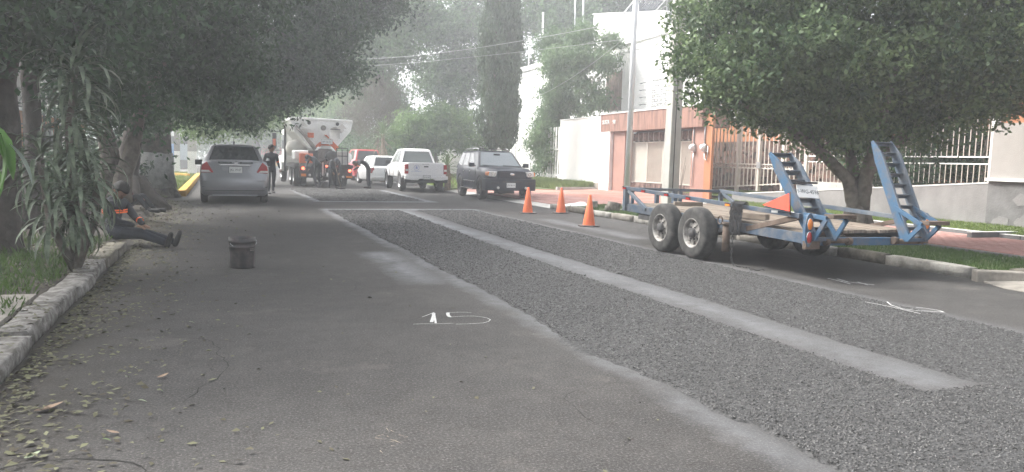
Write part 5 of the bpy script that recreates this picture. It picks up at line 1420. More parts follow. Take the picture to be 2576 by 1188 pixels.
# ---- silver sedan, seen from behind
s = thing('sedan', 'silver sedan parked under the ficus, seen from behind', 'car', (.42, 22.9, 0), 0, scale=1.085)
st = [(0.0, .66, .36, .62, .63), (.03, .76, .25, .70, .72), (.07, .805, .22, .78, .97), (.10, .825, .21, 1.02, 1.07), (.17, .842, .20, 1.07, 1.13), (.6, .848, .20, 1.05, 1.12), (1.3, .848, .19, 1.0, 1.04), (3.2, .848, .19, .93, .97),
      (3.6, .84, .2, .87, .95), (4.1, .80, .22, .75, .84), (4.38, .70, .28, .6, .68), (4.46, .6, .36, .5, .56)]
loft_body(st, M_silver, s, (.82, 3.42), .31, .62)
cb = Cab((.52, 3.42, .755, 1.04), (1.12, 2.42, .575, 1.49)); cb.shell(M_silver, s, crown=.045)
cb.glass('rear', [(.085, .10), (.915, .10), (.90, .93), (.10, .93)], M_carglass, s, 'rear_window')
cb.glass('front', [(.07, .1), (.93, .1), (.92, .94), (.08, .94)], M_carglass, s, 'windshield')
for sd_ in ('left', 'right'):
    f = (lambda u: 1-u) if sd_ == 'left' else (lambda u: u)
    cb.glass(sd_, [(f(.2), .14), (f(.5), .12), (f(.5), .9), (f(.28), .9)], M_carglass, s, 'side_window'); cb.glass(sd_, [(f(.53), .12), (f(.86), .1), (f(.70), .9), (f(.53), .9)], M_carglass, s, 'side_window')
for q in (-1, 1):
    tl = panel(s, 'tail_light', M_redlens, [(q*.675, 1.0), (q*.79, .90), (q*.812, .72), (q*.51, .72)], 'y', .045, .30, bevel=.012)
    panel(tl, 'clear_lens', M_whitelens, [(q*.63, .785), (q*.80, .785), (q*.805, .735), (q*.57, .735)], 'y', .037, .06)
    panel(s, 'reflector_strip', M_silver, [(q*.44, .60), (q*.76, .60), (q*.76, .585), (q*.44, .585)], 'y', .0, .06)
M_silver_sh = mat('silver_recess', (0.28, 0.29, 0.31), 0.4, metal=0.4)
rc = panel(s, 'plate_recess', M_silver_sh, [(-.36, .90), (.36, .90), (.27, .70), (-.27, .70)], 'y', .052, .09, bevel=.008)
mb = MB(); mb.beam((-.38, .045, .925), (.38, .045, .925), .03, .035); obj('chrome_strip', mb, M_chrome, s, bevel=.006)
plate(s, 'JKL 19 07', (.02, .046, .80), RV, (.32, .16), .085)
mb = MB(); mb.box(-.405, -.075, .068, .085, .978, 1.012); mb.box(.115, .44, .068, .085, .978, 1.008)
for k, (x0, x1) in enumerate(((-.405, -.075), (.115, .44))):
    st_ = obj('sticker', MB().box(x0, x1, .064, .10, .966, 1.0), M_ink, s)
    text_obj('REFACCIONES' if k == 0 else 'SEMINUEVOS', .036, mat('sticker_grey', (.3, .31, .33), .5), s, ((x0+x1)/2, .0635, .983), RV, 'lettering', .0006)
em = MB(); em.lathe([(.04, 0), (.04, .012), (.027, .012), (.027, 0), (.04, 0)], (.03, .052, .985), 'y', 18, cap0=False, cap1=False); em.box(-.01, .07, .048, .06, .978, .992); obj('emblem', em, M_chrome, s)
mb = MB(); mb.box(-.80, .80, .022, .06, .43, .44); mb.box(-.72, .72, -.006, .04, .335, .345); obj('bumper_crease', mb, M_plastic, s)
mb = MB(); mb.box(-.56, .56, .02, .12, .20, .235); obj('lower_lip', mb, M_silver_sh, s, bevel=.01)
mb = MB(); mb.tube([(-.62, .12, .19), (-.62, -.02, .18)], .022, 10); obj('exhaust', mb, M_chrome, s)
mb = MB(); mb.tube([(.0, 1.25, 1.53), (.0, 1.2, 1.60)], .02, 8); mb.tube([(0, 1.2, 1.6), (0, 1.1, 1.72)], .006, 6); obj('antenna', mb, M_black, s)
for q in (-1, 1):
    mirror(s, q*.80, 2.75, 1.02, M_black, q)
    for y in (.82, 3.42): wheel(s, q*.745, y, .30, .19, M_rim, q)
    mb = MB(); mb.boxc((q*.36, 1.45, 1.05), (.42, .12, .55)); hr = obj('seat_back', mb, M_black, s, bevel=.05)

for ch_ in list(s.children):
    if ch_.name.split('.')[0] in ('tail_light', 'plate_recess', 'chrome_strip', 'licence_plate', 'sticker', 'lettering', 'emblem'): ch_.location.z += .07
# ---- white pickup, three-quarter rear
p = thing('pickup_truck', 'white double cab pickup with round blue seal on its tailgate', 'pickup', (7.98, 31.1, 0), R(-1.5))
st = [(0.08, .86, .55, 1.08, 1.09), (.12, .875, .52, 1.10, 1.11), (.5, .885, .50, 1.10, 1.11), (1.62, .885, .46, 1.09, 1.10), (3.6, .88, .44, 1.05, 1.09), (3.9, .875, .45, 1.02, 1.10), (4.7, .85, .5, .92, 1.02), (5.0, .78, .55, .82, .9), (5.08, .68, .6, .75, .8)]
loft_body(st, M_carwhite, p, (1.12, 4.2), .385, .62, boxes=[(-.74, .74, .16, 1.55, .72, 1.4)])
cb = Cab((1.62, 4.02, .79, 1.05), (1.90, 3.2, .60, 1.68)); cb.shell(M_carwhite, p)
cb.glass('rear', [(.08, .12), (.92, .12), (.90, .82), (.10, .82)], mat('rear_glass', (.10, .115, .11), .15, spec=.8), p, 'rear_window')
cb.glass('front', [(.07, .1), (.93, .1), (.92, .92), (.08, .92)], M_carglass, p, 'windshield')
for sd_ in ('left', 'right'):
    f = (lambda u: 1-u) if sd_ == 'left' else (lambda u: u)
    cb.glass(sd_, [(f(.06), .12), (f(.40), .12), (f(.40), .86), (f(.10), .86)], M_carglass, p, 'side_window'); cb.glass(sd_, [(f(.44), .12), (f(.84), .1), (f(.76), .86), (f(.44), .86)], M_carglass, p, 'side_window')
tg = panel(p, 'tailgate', M_carwhite, [(-.72, .60), (.72, .60), (.72, 1.12), (-.72, 1.12)], 'y', .03, .09, bevel=.018)
mb = MB(); mb.box(-.60, .60, .022, .04, .70, .715); obj('tailgate_crease', mb, M_carwhite, tg)
mb = MB(); mb.box(-.09, .09, .016, .035, .93, .985); obj('handle', mb, M_black, tg, bevel=.006)
mb = MB(); mb.box(-.16, .12, .02, .033, 1.055, 1.07); obj('badge', mb, M_chrome, tg)
M_seal = mat('faded_blue_print', (.30, .36, .55), .6)
mb = MB(); mb.lathe([(.115, -.004), (.115, .002), (.10, .002), (.10, -.004), (.115, -.004)], (-.40, .026, .91), 'y', 28, cap0=False, cap1=False); mb.box(-.44, -.36, .022, .029, .86, .94); mb.box(-.425, -.375, .0215, .03, .94, .965)
obj('seal', mb, M_seal, tg)
text_obj('AYUNTAMIENTO', .055, M_seal, tg, (-.40, .026, .755), RV, 'lettering', .001)
for q in (-1, 1):
    tl = panel(p, 'tail_light', M_redlens, [(q*.74, .66), (q*.875, .66), (q*.875, 1.04), (q*.74, 1.04)], 'y', .02, .20, bevel=.015)
    panel(tl, 'clear_lens', M_whitelens, [(q*.755, .77), (q*.86, .77), (q*.86, .85), (q*.755, .85)], 'y', .012, .03)
mb = MB(); mb.prism([(-.90, .44), (-.62, .40), (-.35, .40), (-.30, .46), (.30, .46), (.35, .40), (.62, .40), (.90, .44), (.90, .58), (-.90, .58)], 'y', -.10, .10); obj('rear_bumper', mb, M_carwhite, p, bevel=.025)
mb = MB(); mb.prism([(-.88, .30), (.88, .30), (.90, .43), (-.90, .43)], 'y', -.04, .2); obj('bumper_skirt', mb, M_black, p, bevel=.01)
plate(p, 'JV 54 170', (.0, -.108, .52), RV, (.30, .15), .07)
for q in (-1, 1):
    mirror(p, q*.86, 3.4, 1.12, M_black, q)
    for y in (1.12, 4.2): wheel(p, q*.79, y, .41, .26, M_rim, q, 6, .6)
    mb = MB()
    for y in (1.12, 4.2):
        mb.lathe([(.40, .02), (.47, .02), (.48, 0), (.47, -.10), (.44, -.13)] if q > 0 else [(.40, -.02), (.47, -.02), (.48, 0), (.47, .10), (.44, .13)], (q*.885, y, .39), 'x', 30, cap0=False, cap1=False)
    mb.f, mb.mi, mb.sm = zip(*[(f, m_, s_) for f, m_, s_ in zip(mb.f, mb.mi, mb.sm) if min(mb.v[i][2] for i in f) > .42]); mb.f, mb.mi, mb.sm = list(mb.f), list(mb.mi), list(mb.sm)
    obj('wheel_flare', mb, M_carwhite, p)
    mb = MB()
    for y in (1.64, 2.62, 3.6): mb.box(q*.884-.006, q*.884+.006, y-.008, y+.008, .5, 1.06)
    mb.box(q*.884-.005, q*.884+.005, 1.64, 3.6, .50, .512); obj('door_seam', mb, M_black, p)
    for y in (1.9, 2.85):
        mb = MB(); mb.boxc((q*.90, y, .93), (.03, .15, .03)); obj('door_handle', mb, M_chrome, p, bevel=.006)
mb = MB(); mb.tube([(-.7, 1.12, .40), (.7, 1.12, .40)], .05, 10); mb.lathe([(.05, -.14), (.13, -.08), (.13, .08), (.05, .14)], (0, 1.12, .4), 'x', 14); obj('rear_axle', mb, M_black, p)

for ch_ in list(p.children):
    if ch_.name.split('.')[0] not in ('wheel', 'rear_axle'): ch_.location.z += .10
# ---- dark SUV facing the camera
v = thing('suv', 'dark blue grey SUV with roof rails facing the camera beside the cones', 'suv', (9.50, 25.95, 0), R(180-3))
# local frame: front towards +y; y = 0 at the front axle
st = [(.88, .60, .42, .86, .90), (.84, .72, .38, .97, 1.02), (.72, .82, .36, 1.04, 1.10), (.4, .885, .36, 1.08, 1.16), (-.4, .895, .34, 1.12, 1.18), (-.9, .895, .33, 1.13, 1.17), (-2.6, .895, .34, 1.12, 1.15), (-3.5, .88, .38, 1.12, 1.15), (-3.82, .82, .42, 1.08, 1.10), (-3.88, .72, .48, 1.0, 1.02)][::-1]
loft_body(st, M_navy, v, (0, -2.89), .385, .62)
cb = Cab((-3.72, -.42, .845, 1.14), (-3.45, -1.15, .66, 1.71)); cb.shell(M_navy, v, crown=.04)
M_ws = mat('windshield_glass', (.16, .19, .20), .08, spec=.9, coat=.6)
cb.glass('front', [(.05, .08), (.95, .08), (.935, .95), (.065, .95)], M_ws, v, 'windshield')
cb.glass('rear', [(.08, .1), (.92, .1), (.9, .9), (.1, .9)], M_carglass, v, 'rear_window')
for sd_ in ('left', 'right'):
    f = (lambda u: 1-u) if sd_ == 'left' else (lambda u: u)
    for a, b_, c, d in ((.045, .27, .27, .06), (.30, .55, .545, .30), (.585, .86, .765, .585)):
        cb.glass(sd_, [(f(a), .08), (f(b_), .07), (f(c), .88), (f(d), .88)], M_carglass, v, 'side_window')
M_grille = mat('dark_grille', (.03, .035, .05), .6)
gr = panel(v, 'grille', M_navy, [(-.50, .985), (.50, .985), (.46, .74), (-.46, .74)], 'y', .84, .935, bevel=.02)
panel(gr, 'grille_mesh', M_grille, [(-.46, .955), (.46, .955), (.425, .77), (-.425, .77)], 'y', .93, .942)
mb = MB()
for k in range(5): mb.box(-.44, .44, .942, .948, .79+k*.035, .80+k*.035)
obj('slats', mb, M_black, gr)
mb = MB(); mb.lathe([(.001, .95), (.085, .95), (.085, .965), (.06, .97), (.001, .97)], (0, 0, 0), 'y', 24, cap0=False, cap1=False); mb.v = [(x, y, z*.5+.865) for x, y, z in mb.v]; obj('emblem', mb, M_chrome, gr)
for q in (-1, 1):
    hl = panel(v, 'headlight', M_whitelens, [(q*.52, .955), (q*.80, .965), (q*.835, .79), (q*.60, .775), (q*.55, .80)], 'y', .60, .90, bevel=.02)
    mb = MB(); mb.lathe([(.07, .902), (.05, .906), (.001, .89)], (q*.66, 0, .87), 'y', 16, cap0=False, cap1=False); obj('reflector', mb, M_chrome, hl)
    panel(hl, 'turn_signal', M_amber, [(q*.79, .955), (q*.855, .93), (q*.86, .81), (q*.81, .80)], 'y', .55, .885, bevel=.015)
    mb = MB(); mb.lathe([(.001, .0), (.045, 0), (.05, -.03)], (q*.50, 1.0, .43), 'y', 14, cap0=False); obj('fog_lamp', mb, M_whitelens, v)
mb = MB(); rr = []
for x, dy in ((-.93, -.28), (-.91, -.08), (-.80, .03), (-.45, .09), (0, .11), (.45, .09), (.80, .03), (.91, -.08), (.93, -.28)):
    rr.append([(x, .70+dy, .34), (x, .88+dy, .33), (x, .90+dy, .42), (x, .905+dy, .64), (x, .88+dy, .73), (x, .70+dy, .74)])
mb.rings(rr); o = obj('front_bumper', mb, M_plastic, v); o.data.set_sharp_from_angle(angle=R(35))
mb = MB(); mb.box(-.36, .36, .98, 1.018, .60, .675); obj('bumper_opening', mb, M_black, v, bevel=.01)
for q in (-1, 1):
    mb = MB(); mb.boxc((q*.63, .965, .60), (.28, .05, .07), Matrix.Rotation(R(-q*10), 3, 'Z')); obj('bumper_vent', mb, M_black, v, bevel=.01)
plate(v, 'JPV 98 19', (.05, 1.02, .52), RF, (.32, .165), .085)
for q in (-1, 1):
    mirror(v, q*.91, -.66, 1.16, M_plastic, q)
    for y in (0, -2.89): wheel(v, q*.80, y, .385, .25, M_rim_dark, q, 5, .6)
    for y in (0, -2.89):
        mb = MB(); k_ = [(.42, -.02), (.455, .012), (.50, .012), (.51, -.06)]
        mb.lathe(k_ if q > 0 else [(a, -b_) for a, b_ in k_], (q*.895, y, .39), 'x', 32, cap0=False, cap1=False)
        keep = [(f, m_, s_) for f, m_, s_ in zip(mb.f, mb.mi, mb.sm) if min(mb.v[i][2] for i in f) > .40]
        mb.f, mb.mi, mb.sm = [list(t_) for t_ in zip(*keep)]; obj('wheel_flare', mb, M_plastic, v)
    mb = MB(); mb.box(q*.93-.09, q*.93+.09, -2.3, -.6, .34, .385); obj('running_board', mb, M_chrome, v, bevel=.015)
    mb = MB()
    for y in (-.62, -1.5, -2.42): mb.box(q*.894-.006, q*.894+.006, y-.007, y+.007, .42, 1.08)
    obj('door_seam', mb, M_black, v)
    mb = MB(); mb.box(q*.902-.012, q*.902+.012, -2.35, -.65, .60, .65); obj('side_moulding', mb, M_chrome, v, bevel=.006)
    for y in (-1.35, -2.28):
        mb = MB(); mb.boxc((q*.905, y, .98), (.03, .16, .035)); obj('door_handle', mb, M_chrome, v, bevel=.006)
    mb = MB(); mb.tube([(q*.56, -1.35, 1.76), (q*.56, -1.5, 1.82), (q*.56, -3.1, 1.82), (q*.56, -3.25, 1.76)], .018, 8); obj('roof_rail', mb, M_chrome, v)
mb = MB(); mb.box(-.56, .56, -1.62, -1.55, 1.80, 1.825); mb.box(-.56, .56, -2.85, -2.78, 1.80, 1.825); obj('cross_bar', mb, M_black, v)
mb = MB(); mb.boxc((0, -.98, 1.60), (.24, .02, .07)); obj('rear_mirror', mb, M_black, v)
mb = MB(); mb.box(.33, .38, -.88, -.87, 1.15, 1.19); mb.beam((-.7, -.43, 1.13), (-.1, -.50, 1.16), .02, .015); mb.beam((.1, -.43, 1.13), (.65, -.50, 1.16), .02, .015); obj('wiper', mb, M_black, v)
mb = MB(); mb.tube([(-.65, 0, .39), (.65, 0, .39)], .05, 10); mb.box(-.3, .3, -.2, .3, .24, .34); obj('front_axle', mb, M_black, v)

for ch_ in list(v.children):
    k_ = ch_.name.split('.')[0]
    if k_ in ('grille', 'headlight', 'mirror', 'wiper'): ch_.location.z += .06
    elif k_ in ('front_bumper', 'bumper_opening', 'bumper_vent', 'licence_plate', 'fog_lamp'): ch_.location.z += .03
# ---- white hatchback and red car further up the right kerb
def small_car(name, label, loc, rz, m, tall=0.0, sc=1.0):
    c = thing(name, label, 'car', loc, rz, scale=sc)
    T = tall
    st = [(0, .68, .35, .68+T, .7+T), (.06, .80, .24, .86+T, .90+T), (.2, .84, .21, .94+T, .98+T), (1.2, .855, .2, .93+T, .97+T), (2.9, .85, .2, .90+T, .94+T), (3.5, .82, .22, .80+T, .90+T), (4.0, .74, .28, .66+T, .76+T), (4.1, .6, .36, .56+T, .6+T)]
    loft_body(st, m, c, (.72, 3.3), .32, .62)
    cb = Cab((.12, 3.2, .77, .93+T), (.50, 2.3, .60, 1.46+T*1.5)); cb.shell(m, c)
    cb.glass('rear', [(.1, .12), (.9, .12), (.88, .88), (.12, .88)], M_carglass, c, 'rear_window'); cb.glass('front', [(.07, .1), (.93, .1), (.92, .93), (.08, .93)], M_carglass, c, 'windshield')
    for sd_ in ('left', 'right'):
        f = (lambda u: 1-u) if sd_ == 'left' else (lambda u: u)
        cb.glass(sd_, [(f(.12), .14), (f(.45), .12), (f(.45), .9), (f(.18), .88)], M_carglass, c, 'side_window'); cb.glass(sd_, [(f(.49), .12), (f(.86), .1), (f(.70), .9), (f(.49), .9)], M_carglass, c, 'side_window')
    for q in (-1, 1):
        panel(c, 'tail_light', M_redlens, [(q*.62, .62+T), (q*.81, .62+T), (q*.80, .88+T), (q*.66, .90+T)], 'y', .03, .3, bevel=.01)
        mirror(c, q*.83, 2.6, .98+T, M_black, q)
        for y in (.72, 3.3): wheel(c, q*.75, y, .31, .2, M_rim, q)
    mb = MB(); mb.box(-.78, .78, -.04, .08, .32, .46); obj('bumper', mb, m, c, bevel=.03)
    return c
c1 = small_car('hatchback', 'white hatchback parked just ahead of the white pickup', (7.85, 38.3, 0), R(1), M_carwhite, -.03, 1.02)
plate(c1, 'JHM 41 22', (0, -.045, .68), RV, (.3, .15), .07)
c2 = small_car('red_car', 'red high roofed car with lit tail lights ahead of the white hatchback', (8.15, 45.0, 0), R(1), M_carred, .14, 1.08)
M_taillit = mat('lit_tail_lamp', (.7, .05, .03), .3, emis=(1.0, .10, .05), estr=2.6)
plate(c2, 'JNX 62 08', (0, -.045, .78), RV, (.3, .15), .07)

# ---- white spray patching truck seen from behind
T = thing('truck', 'white road repair truck with a wide tapered hopper and lit tail lamps', 'truck', (4.42, 35.9, 0), R(2.0))
M_trk = mat('truck_white', (.80, .80, .79), .5, var=.06, scale=2, coat=.2)
M_trk_dirty = mat('dusty_truck_white', (.60, .58, .55), .7, var=.16, scale=3)
M_grime = mat('tarry_metal', (.045, .044, .045), .7, var=.3, scale=8, bump=.3)
M_dusty = mat('dusty_metal', (.20, .185, .17), .8, var=.3, scale=6)
M_oran = mat('truck_orange', (.62, .15, .07), .6, var=.1, scale=4)
# hopper: wide rim, walls tapering to a narrow mouth
mb = MB()
def hop(y, t): return [(-1.33+.72*t, y, 3.02-1.35*t), (1.33-.72*t, y, 3.0-1.35*t)]
y0, y1 = .55, 3.6
top = [(-1.40, 2.98), (-1.37, 3.06), (1.37, 3.02), (1.42, 2.92), (1.34, 2.55), (.60, 1.68), (-.30, 1.68), (-.50, 1.72), (-1.20, 2.45)]
mb.prism(top, 'y', y0, y1); hp = obj('hopper', mb, M_trk, T, bevel=.02)
mb = MB(); mb.box(-1.40, 1.40, -.06, .0, 0, .09)
for i, q_ in enumerate(mb.v): mb.v[i] = (q_[0], q_[1]+y0-.002, q_[2]+3.0-.015*q_[0])
mb.box(-1.42, -1.34, y0-.05, y1, 2.95, 3.09); mb.box(1.34, 1.42, y0-.05, y1, 2.91, 3.05)
obj('rim', mb, M_trk, hp, bevel=.02)
for (cx, cz, r_) in ((-.82, 2.72, .3), (.93, 2.68, .3)):
    mb = MB(); mb.boxc((cx, y0-.02, cz), (r_, .015, r_), Matrix.Rotation(R(45), 3, 'Y')); obj('hazard_panel', mb, M_trk_dirty, hp)
mb = MB(); mb.lathe([(.30, -.03), (.30, 0), (.001, 0)], (.62, y0-.005, 2.42), 'y', 26, cap0=False, cap1=False); obj('hatch', mb, M_trk_dirty, hp)
for x in (-.55, .72):
    mb = MB(); mb.lathe([(.001, -.06), (.075, -.05), (.08, 0)], (x, y0-.02, 2.86), 'y', 14, cap0=False, cap1=False); obj('work_lamp', mb, M_grime, hp)
for a, b_, w_ in (((-1.05, y0-.12, 2.78), (-.30, y0-.2, 2.45), .05), ((-.30, y0-.16, 2.42), (.38, y0-.16, 2.38), .06), ((-.98, y0-.1, 2.60), (-.1, y0-.1, 2.66), .07), ((-.1, y0-.1, 2.8), (.36, y0-.1, 2.82), .05), ((.36, y0-.1, 2.9), (.36, y0-.1, 1.9), .05), ((-1.0, y0-.1, 2.9), (-1.0, y0-.1, 2.5), .06), ((-.12, y0-.1, 2.82), (-.12, y0-.1, 2.4), .05), ((.36, y0-.08, 2.62), (.85, y0-.08, 2.6), .04), ((1.0, y0-.08, 2.62), (1.22, y0-.08, 2.58), .09), ((.86, y0-.09, 2.45), (.86, y0-.09, 2.2), .07)):
    mb = MB(); mb.beam(a, b_, w_, w_*.8); obj('strut', mb, M_trk if w_ > .045 else M_grime, hp)
mb = MB(); mb.lathe([(.001, -.06), (.12, -.06), (.12, 0)], (.08, y0-.05, 2.66), 'y', 16, cap0=False, cap1=False); obj('motor', mb, M_dusty, hp)
mb = MB(); mb.box(-.62, -.36, y0-.14, y0-.01, 2.20, 2.42); obj('red_box', mb, M_oran, hp)
# big pipe sloping down from the left and the red chevron under the mouth
mb = MB(); mb.tube([(-1.15, y0-.08, 2.7), (-.8, y0-.12, 2.35), (-.2, y0-.2, 1.55)], [.07, .08, .10], 14); obj('feed_pipe', mb, M_dusty, T)
mb = MB(); mb.prism([(-.32, 1.78), (-.08, 2.02), (.42, 2.02), (.36, 2.15), (.12, 2.35), (.22, 2.35), (.78, 1.80), (.66, 1.62), (.44, 1.86), (-.02, 1.86), (-.20, 1.66)], 'y', y0-.09, y0-.02); obj('red_chevron', mb, M_oran, T)
plate(T, 'JW 46 92', (.22, y0-.21, 2.03), RV, (.5, .2), .13)
# discharge chute frame
mb = MB(); mb.tube([(-.30, y0-.25, .95), (-.28, y0-.25, 1.62), (-.18, y0-.25, 1.75), (.42, y0-.25, 1.75), (.54, y0-.25, 1.62), (.54, y0-.25, 1.3)], .06, 10); obj('chute_frame', mb, M_trk, T)
mb = MB(); mb.box(-.25, .50, y0-.22, y0+.1, 1.05, 1.72); obj('chute', mb, M_dusty, T, bevel=.03)
mb = MB(); mb.box(-.05, .38, y0-.3, y0-.22, 1.72, 1.80); obj('chute_label', mb, M_plate, T, bevel=.01)
# white tank on the left, cab in front
mb = MB(); mb.lathe([(.05, 1.6), (.36, 1.65), (.42, 1.8), (.42, 3.4), (.36, 3.5), (.05, 3.55)], (-.85, 0, 1.72), 'y', 24); obj('tank', mb, M_trk_dirty, T)
mb = MB(); mb.box(-1.16, 1.16, 4.2, 6.1, .95, 2.70); cbn = obj('cab', mb, M_trk, T, bevel=.12, seg=3)
mb = MB(); mb.box(-1.0, 1.0, 6.0, 7.3, .75, 1.55); obj('hood', mb, M_trk, T, bevel=.12, seg=3)
mb = MB(); mb.box(-.85, .85, 4.185, 4.2, 1.75, 2.4); obj('cab_window', mb, M_carglass, cbn)
for q in (-1, 1):
    mb = MB(); mb.box(q*1.165-.006, q*1.165+.006, 4.7, 5.8, 1.7, 2.4); obj('side_window', mb, M_carglass, cbn)
    mb = MB(); mb.box(min(q*.82, q*1.2), max(q*.82, q*1.2), 6.0, 7.2, .55, 1.35); obj('mudguard', mb, M_trk, T, bevel=.1, seg=3)
    wheel(T, q*1.02, 6.55, .48, .28, M_rim, q, 8, .58)
mb = MB(); mb.box(-1.62, -1.42, 6.0, 6.1, 1.7, 2.5); mb.tube([(-1.1, 6.0, 2.58), (-1.65, 6.05, 2.58)], .02, 8); mb.tube([(-1.1, 6.0, 1.62), (-1.6, 6.05, 1.62)], .02, 8); obj('mirror', mb, M_black, T)
mb = MB(); mb.box(-1.60, -1.46, 5.985, 6.0, 1.85, 2.2); obj('mirror_glass', mb, M_oran, T)
mb = MB(); mb.tube([(-1.28, 3.4, .6), (-1.28, 3.4, 2.9)], .06, 10); obj('exhaust_stack', mb, M_grime, T)
# chassis, platform, boxes
mb = MB(); mb.box(-.42, -.3, .2, 6.6, .62, .85); mb.box(.3, .42, .2, 6.6, .62, .85); obj('chassis', mb, M_grime, T)
mb = MB(); mb.box(-1.25, 1.25, .1, 4.1, .86, 1.02); obj('deck', mb, M_grime, T)
mb = MB(); mb.box(-1.28, -.62, .0, .9, 1.18, 1.62); obj('locker', mb, M_trk, T, bevel=.08, seg=3)
mb = MB(); mb.box(-1.06, -.48, -.22, .1, 1.05, 1.48); obj('orange_box', mb, M_oran, T, bevel=.02)
mb = MB(); mb.box(-1.06, -.48, -.24, .1, .90, 1.048); obj('step_box', mb, M_dusty, T, bevel=.01)
mb = MB(); mb.box(1.0, 1.32, .1, 1.2, 1.1, 1.55); obj('locker', mb, M_trk, T, bevel=.12, seg=3)
mb = MB(); mb.box(.62, 1.15, .0, .5, 1.0, 1.62); obj('pump_housing', mb, M_trk_dirty, T, bevel=.03)
mb = MB()
for a, b_ in (((.58, -.1, 1.0), (.58, -.1, 1.75)), ((1.08, -.1, 1.0), (1.08, -.1, 1.75)), ((.58, -.1, 1.75), (1.08, -.1, 1.75)), ((.58, -.1, 1.40), (1.08, -.1, 1.40)), ((.83, -.1, 1.0), (.83, -.1, 1.75))): mb.beam(a, b_, .035, .035)
obj('guard_frame', mb, M_black, T)
mb = MB(); mb.lathe([(.1, -.2), (.28, -.15), (.3, .2), (.1, .25)], (.42, .2, 1.35), 'y', 16); obj('fan_housing', mb, M_grime, T, bevel=.04)
mb = MB(); mb.boxc((-.45, .1, 1.38), (.42, .3, .5)); obj('engine', mb, M_grime, T, bevel=.04)
mb = MB(); mb.box(-1.1, -.42, -.18, .02, .40, .90); mb.box(.62, 1.26, -.18, .02, .38, .98); mb.box(-.42, .62, -.05, .2, .30, .46); obj('rear_beam', mb, M_grime, T, bevel=.015)
mb = MB(); mb.box(.62, 1.3, -.3, -.18, .86, 1.0); obj('work_step', mb, M_grime, T)
for (x, z, r_) in ((-.92, .82, .062), (1.16, .74, .06), (.12, .93, .04), (.52, .93, .04)):
    mb = MB(); mb.lathe([(.001, -.03), (r_*.8, -.03), (r_, 0), (r_, .05)], (x, -.25, z), 'y', 16, cap0=False); obj('tail_lamp', mb, M_taillit, T)
for (x0, x1, z0, z1) in ((-1.0, -.78, .46, .58), (1.0, 1.28, .42, .50)):
    mb = MB(); mb.box(x0, x1, -.21, -.18, z0, z1); obj('reflector', mb, M_amber, T)
for (x, z) in ((-.62, .52), (.86, .46)):
    mb = MB(); mb.lathe([(.001, -.02), (.055, -.02), (.06, .03)], (x, -.2, z), 'y', 14, cap0=False); obj('reverse_lamp', mb, M_whitelens, T)
for q in (-1, 1):
    for k, yy_ in enumerate((.95, 2.2)):
        wheel(T, q*1.08, yy_, .48, .26, M_rim, q, 8, .58); wheel(T, q*.78, yy_, .48, .26, M_rim_dark, q, 8, .58)
for k, pts in enumerate([[(-.6, -.1, 1.3), (-.25, -.3, 1.1), (.1, -.25, 1.28), (.35, -.2, 1.1)], [(-.5, -.1, .9), (-.35, -.2, .5), (-.1, -.2, .35), (.05, -.15, .6), (.1, -.1, 1.0)], [(-.2, -.1, 1.0), (-.28, -.2, .7), (-.05, -.2, .45), (.3, -.15, .42)], [(.1, -.2, 1.1), (.3, -.35, 1.22), (.55, -.3, 1.1), (.62, -.1, .9)], [(-.42, -.05, .95), (-.4, -.1, .2), (-.2, -.1, .14), (0, -.1, .25)]]):
    P = [Vector(q_) for q_ in pts]; out = []
    for i in range(len(P)-1):
        for j in range(4): out.append(P[i].lerp(P[i+1], j/4)+Vector((0, 0, -.02*math.sin(math.pi*j/4))))
    out.append(P[-1]); mb = MB(); mb.tube(out, .028, 8); obj('hose', mb, M_dusty if k % 2 else M_grime, T)
mb = MB(); mb.box(-.22, -.14, -.15, -.08, .55, 1.15); mb.box(-.06, .0, -.12, -.05, .45, 1.1); obj('strut_plate', mb, M_trk_dirty, T)

# ---- blue flatbed trailer with raised ramps
M_blue = mat('scuffed_blue_steel', (.042, .105, .185), .6, var=.15, scale=5, col2=(.115, .095, .08), thr=(.46, .74), bump=.25)
M_blue_dull = mat('faded_blue_grey_steel', (.09, .125, .17), .6, var=.25, scale=4, col2=(.15, .16, .17), thr=(.4, .7), bump=.15)
M_rust = mat('rusty_steel', (.09, .065, .05), .85, var=.35, scale=7, bump=.4)
def wood_extra(m, N, L, b):
    tc = N.new('ShaderNodeTexCoord'); mp = N.new('ShaderNodeMapping'); mp.inputs['Scale'].default_value = (14, 1.6, 4)
    n = N.new('ShaderNodeTexNoise'); n.inputs['Scale'].default_value = 2.2; n.inputs['Detail'].default_value = 6
    r = N.new('ShaderNodeValToRGB'); r.color_ramp.elements[0].position = .3; r.color_ramp.elements[1].position = .72
    r.color_ramp.elements[0].color = (.10, .08, .062, 1); r.color_ramp.elements[1].color = (.25, .21, .17, 1)
    L.new(tc.outputs['Object'], mp.inputs[0]); L.new(mp.outputs[0], n.inputs['Vector']); L.new(n.outputs['Fac'], r.inputs['Fac']); L.new(r.outputs[0], b.inputs['Base Color'])
M_wood = mat('worn_deck_wood', (.27, .2, .14), .9, bump=.5, bscale=30, extra=wood_extra)
W = thing('trailer', 'blue flatbed trailer with twin wheels and two raised ladder ramps', 'trailer', (6.85, 7.65, 0))
TW, TL = 1.92, 4.68                      # width, length; local x 0..TW, y 0..TL
M_rail = mat('worn_grey_blue_steel', (.05, .08, .12), .6, var=.2, scale=5, col2=(.13, .125, .125), thr=(.42, .74), bump=.25)
def tb(name, a, b_, w_, h, m=M_blue_dull, up=(0, 0, 1), par=None, bevel=.005):
    mb = MB(); mb.beam(a, b_, w_, h, up=up); return obj(name, mb, m, par or W, bevel=bevel)
tb('side_frame', (0.03, .05, .52), (0.03, TL, .62), .06, .13, M_rail); tb('side_frame', (TW-.03, .05, .50), (TW-.03, TL, .60), .06, .13, M_blue_dull)
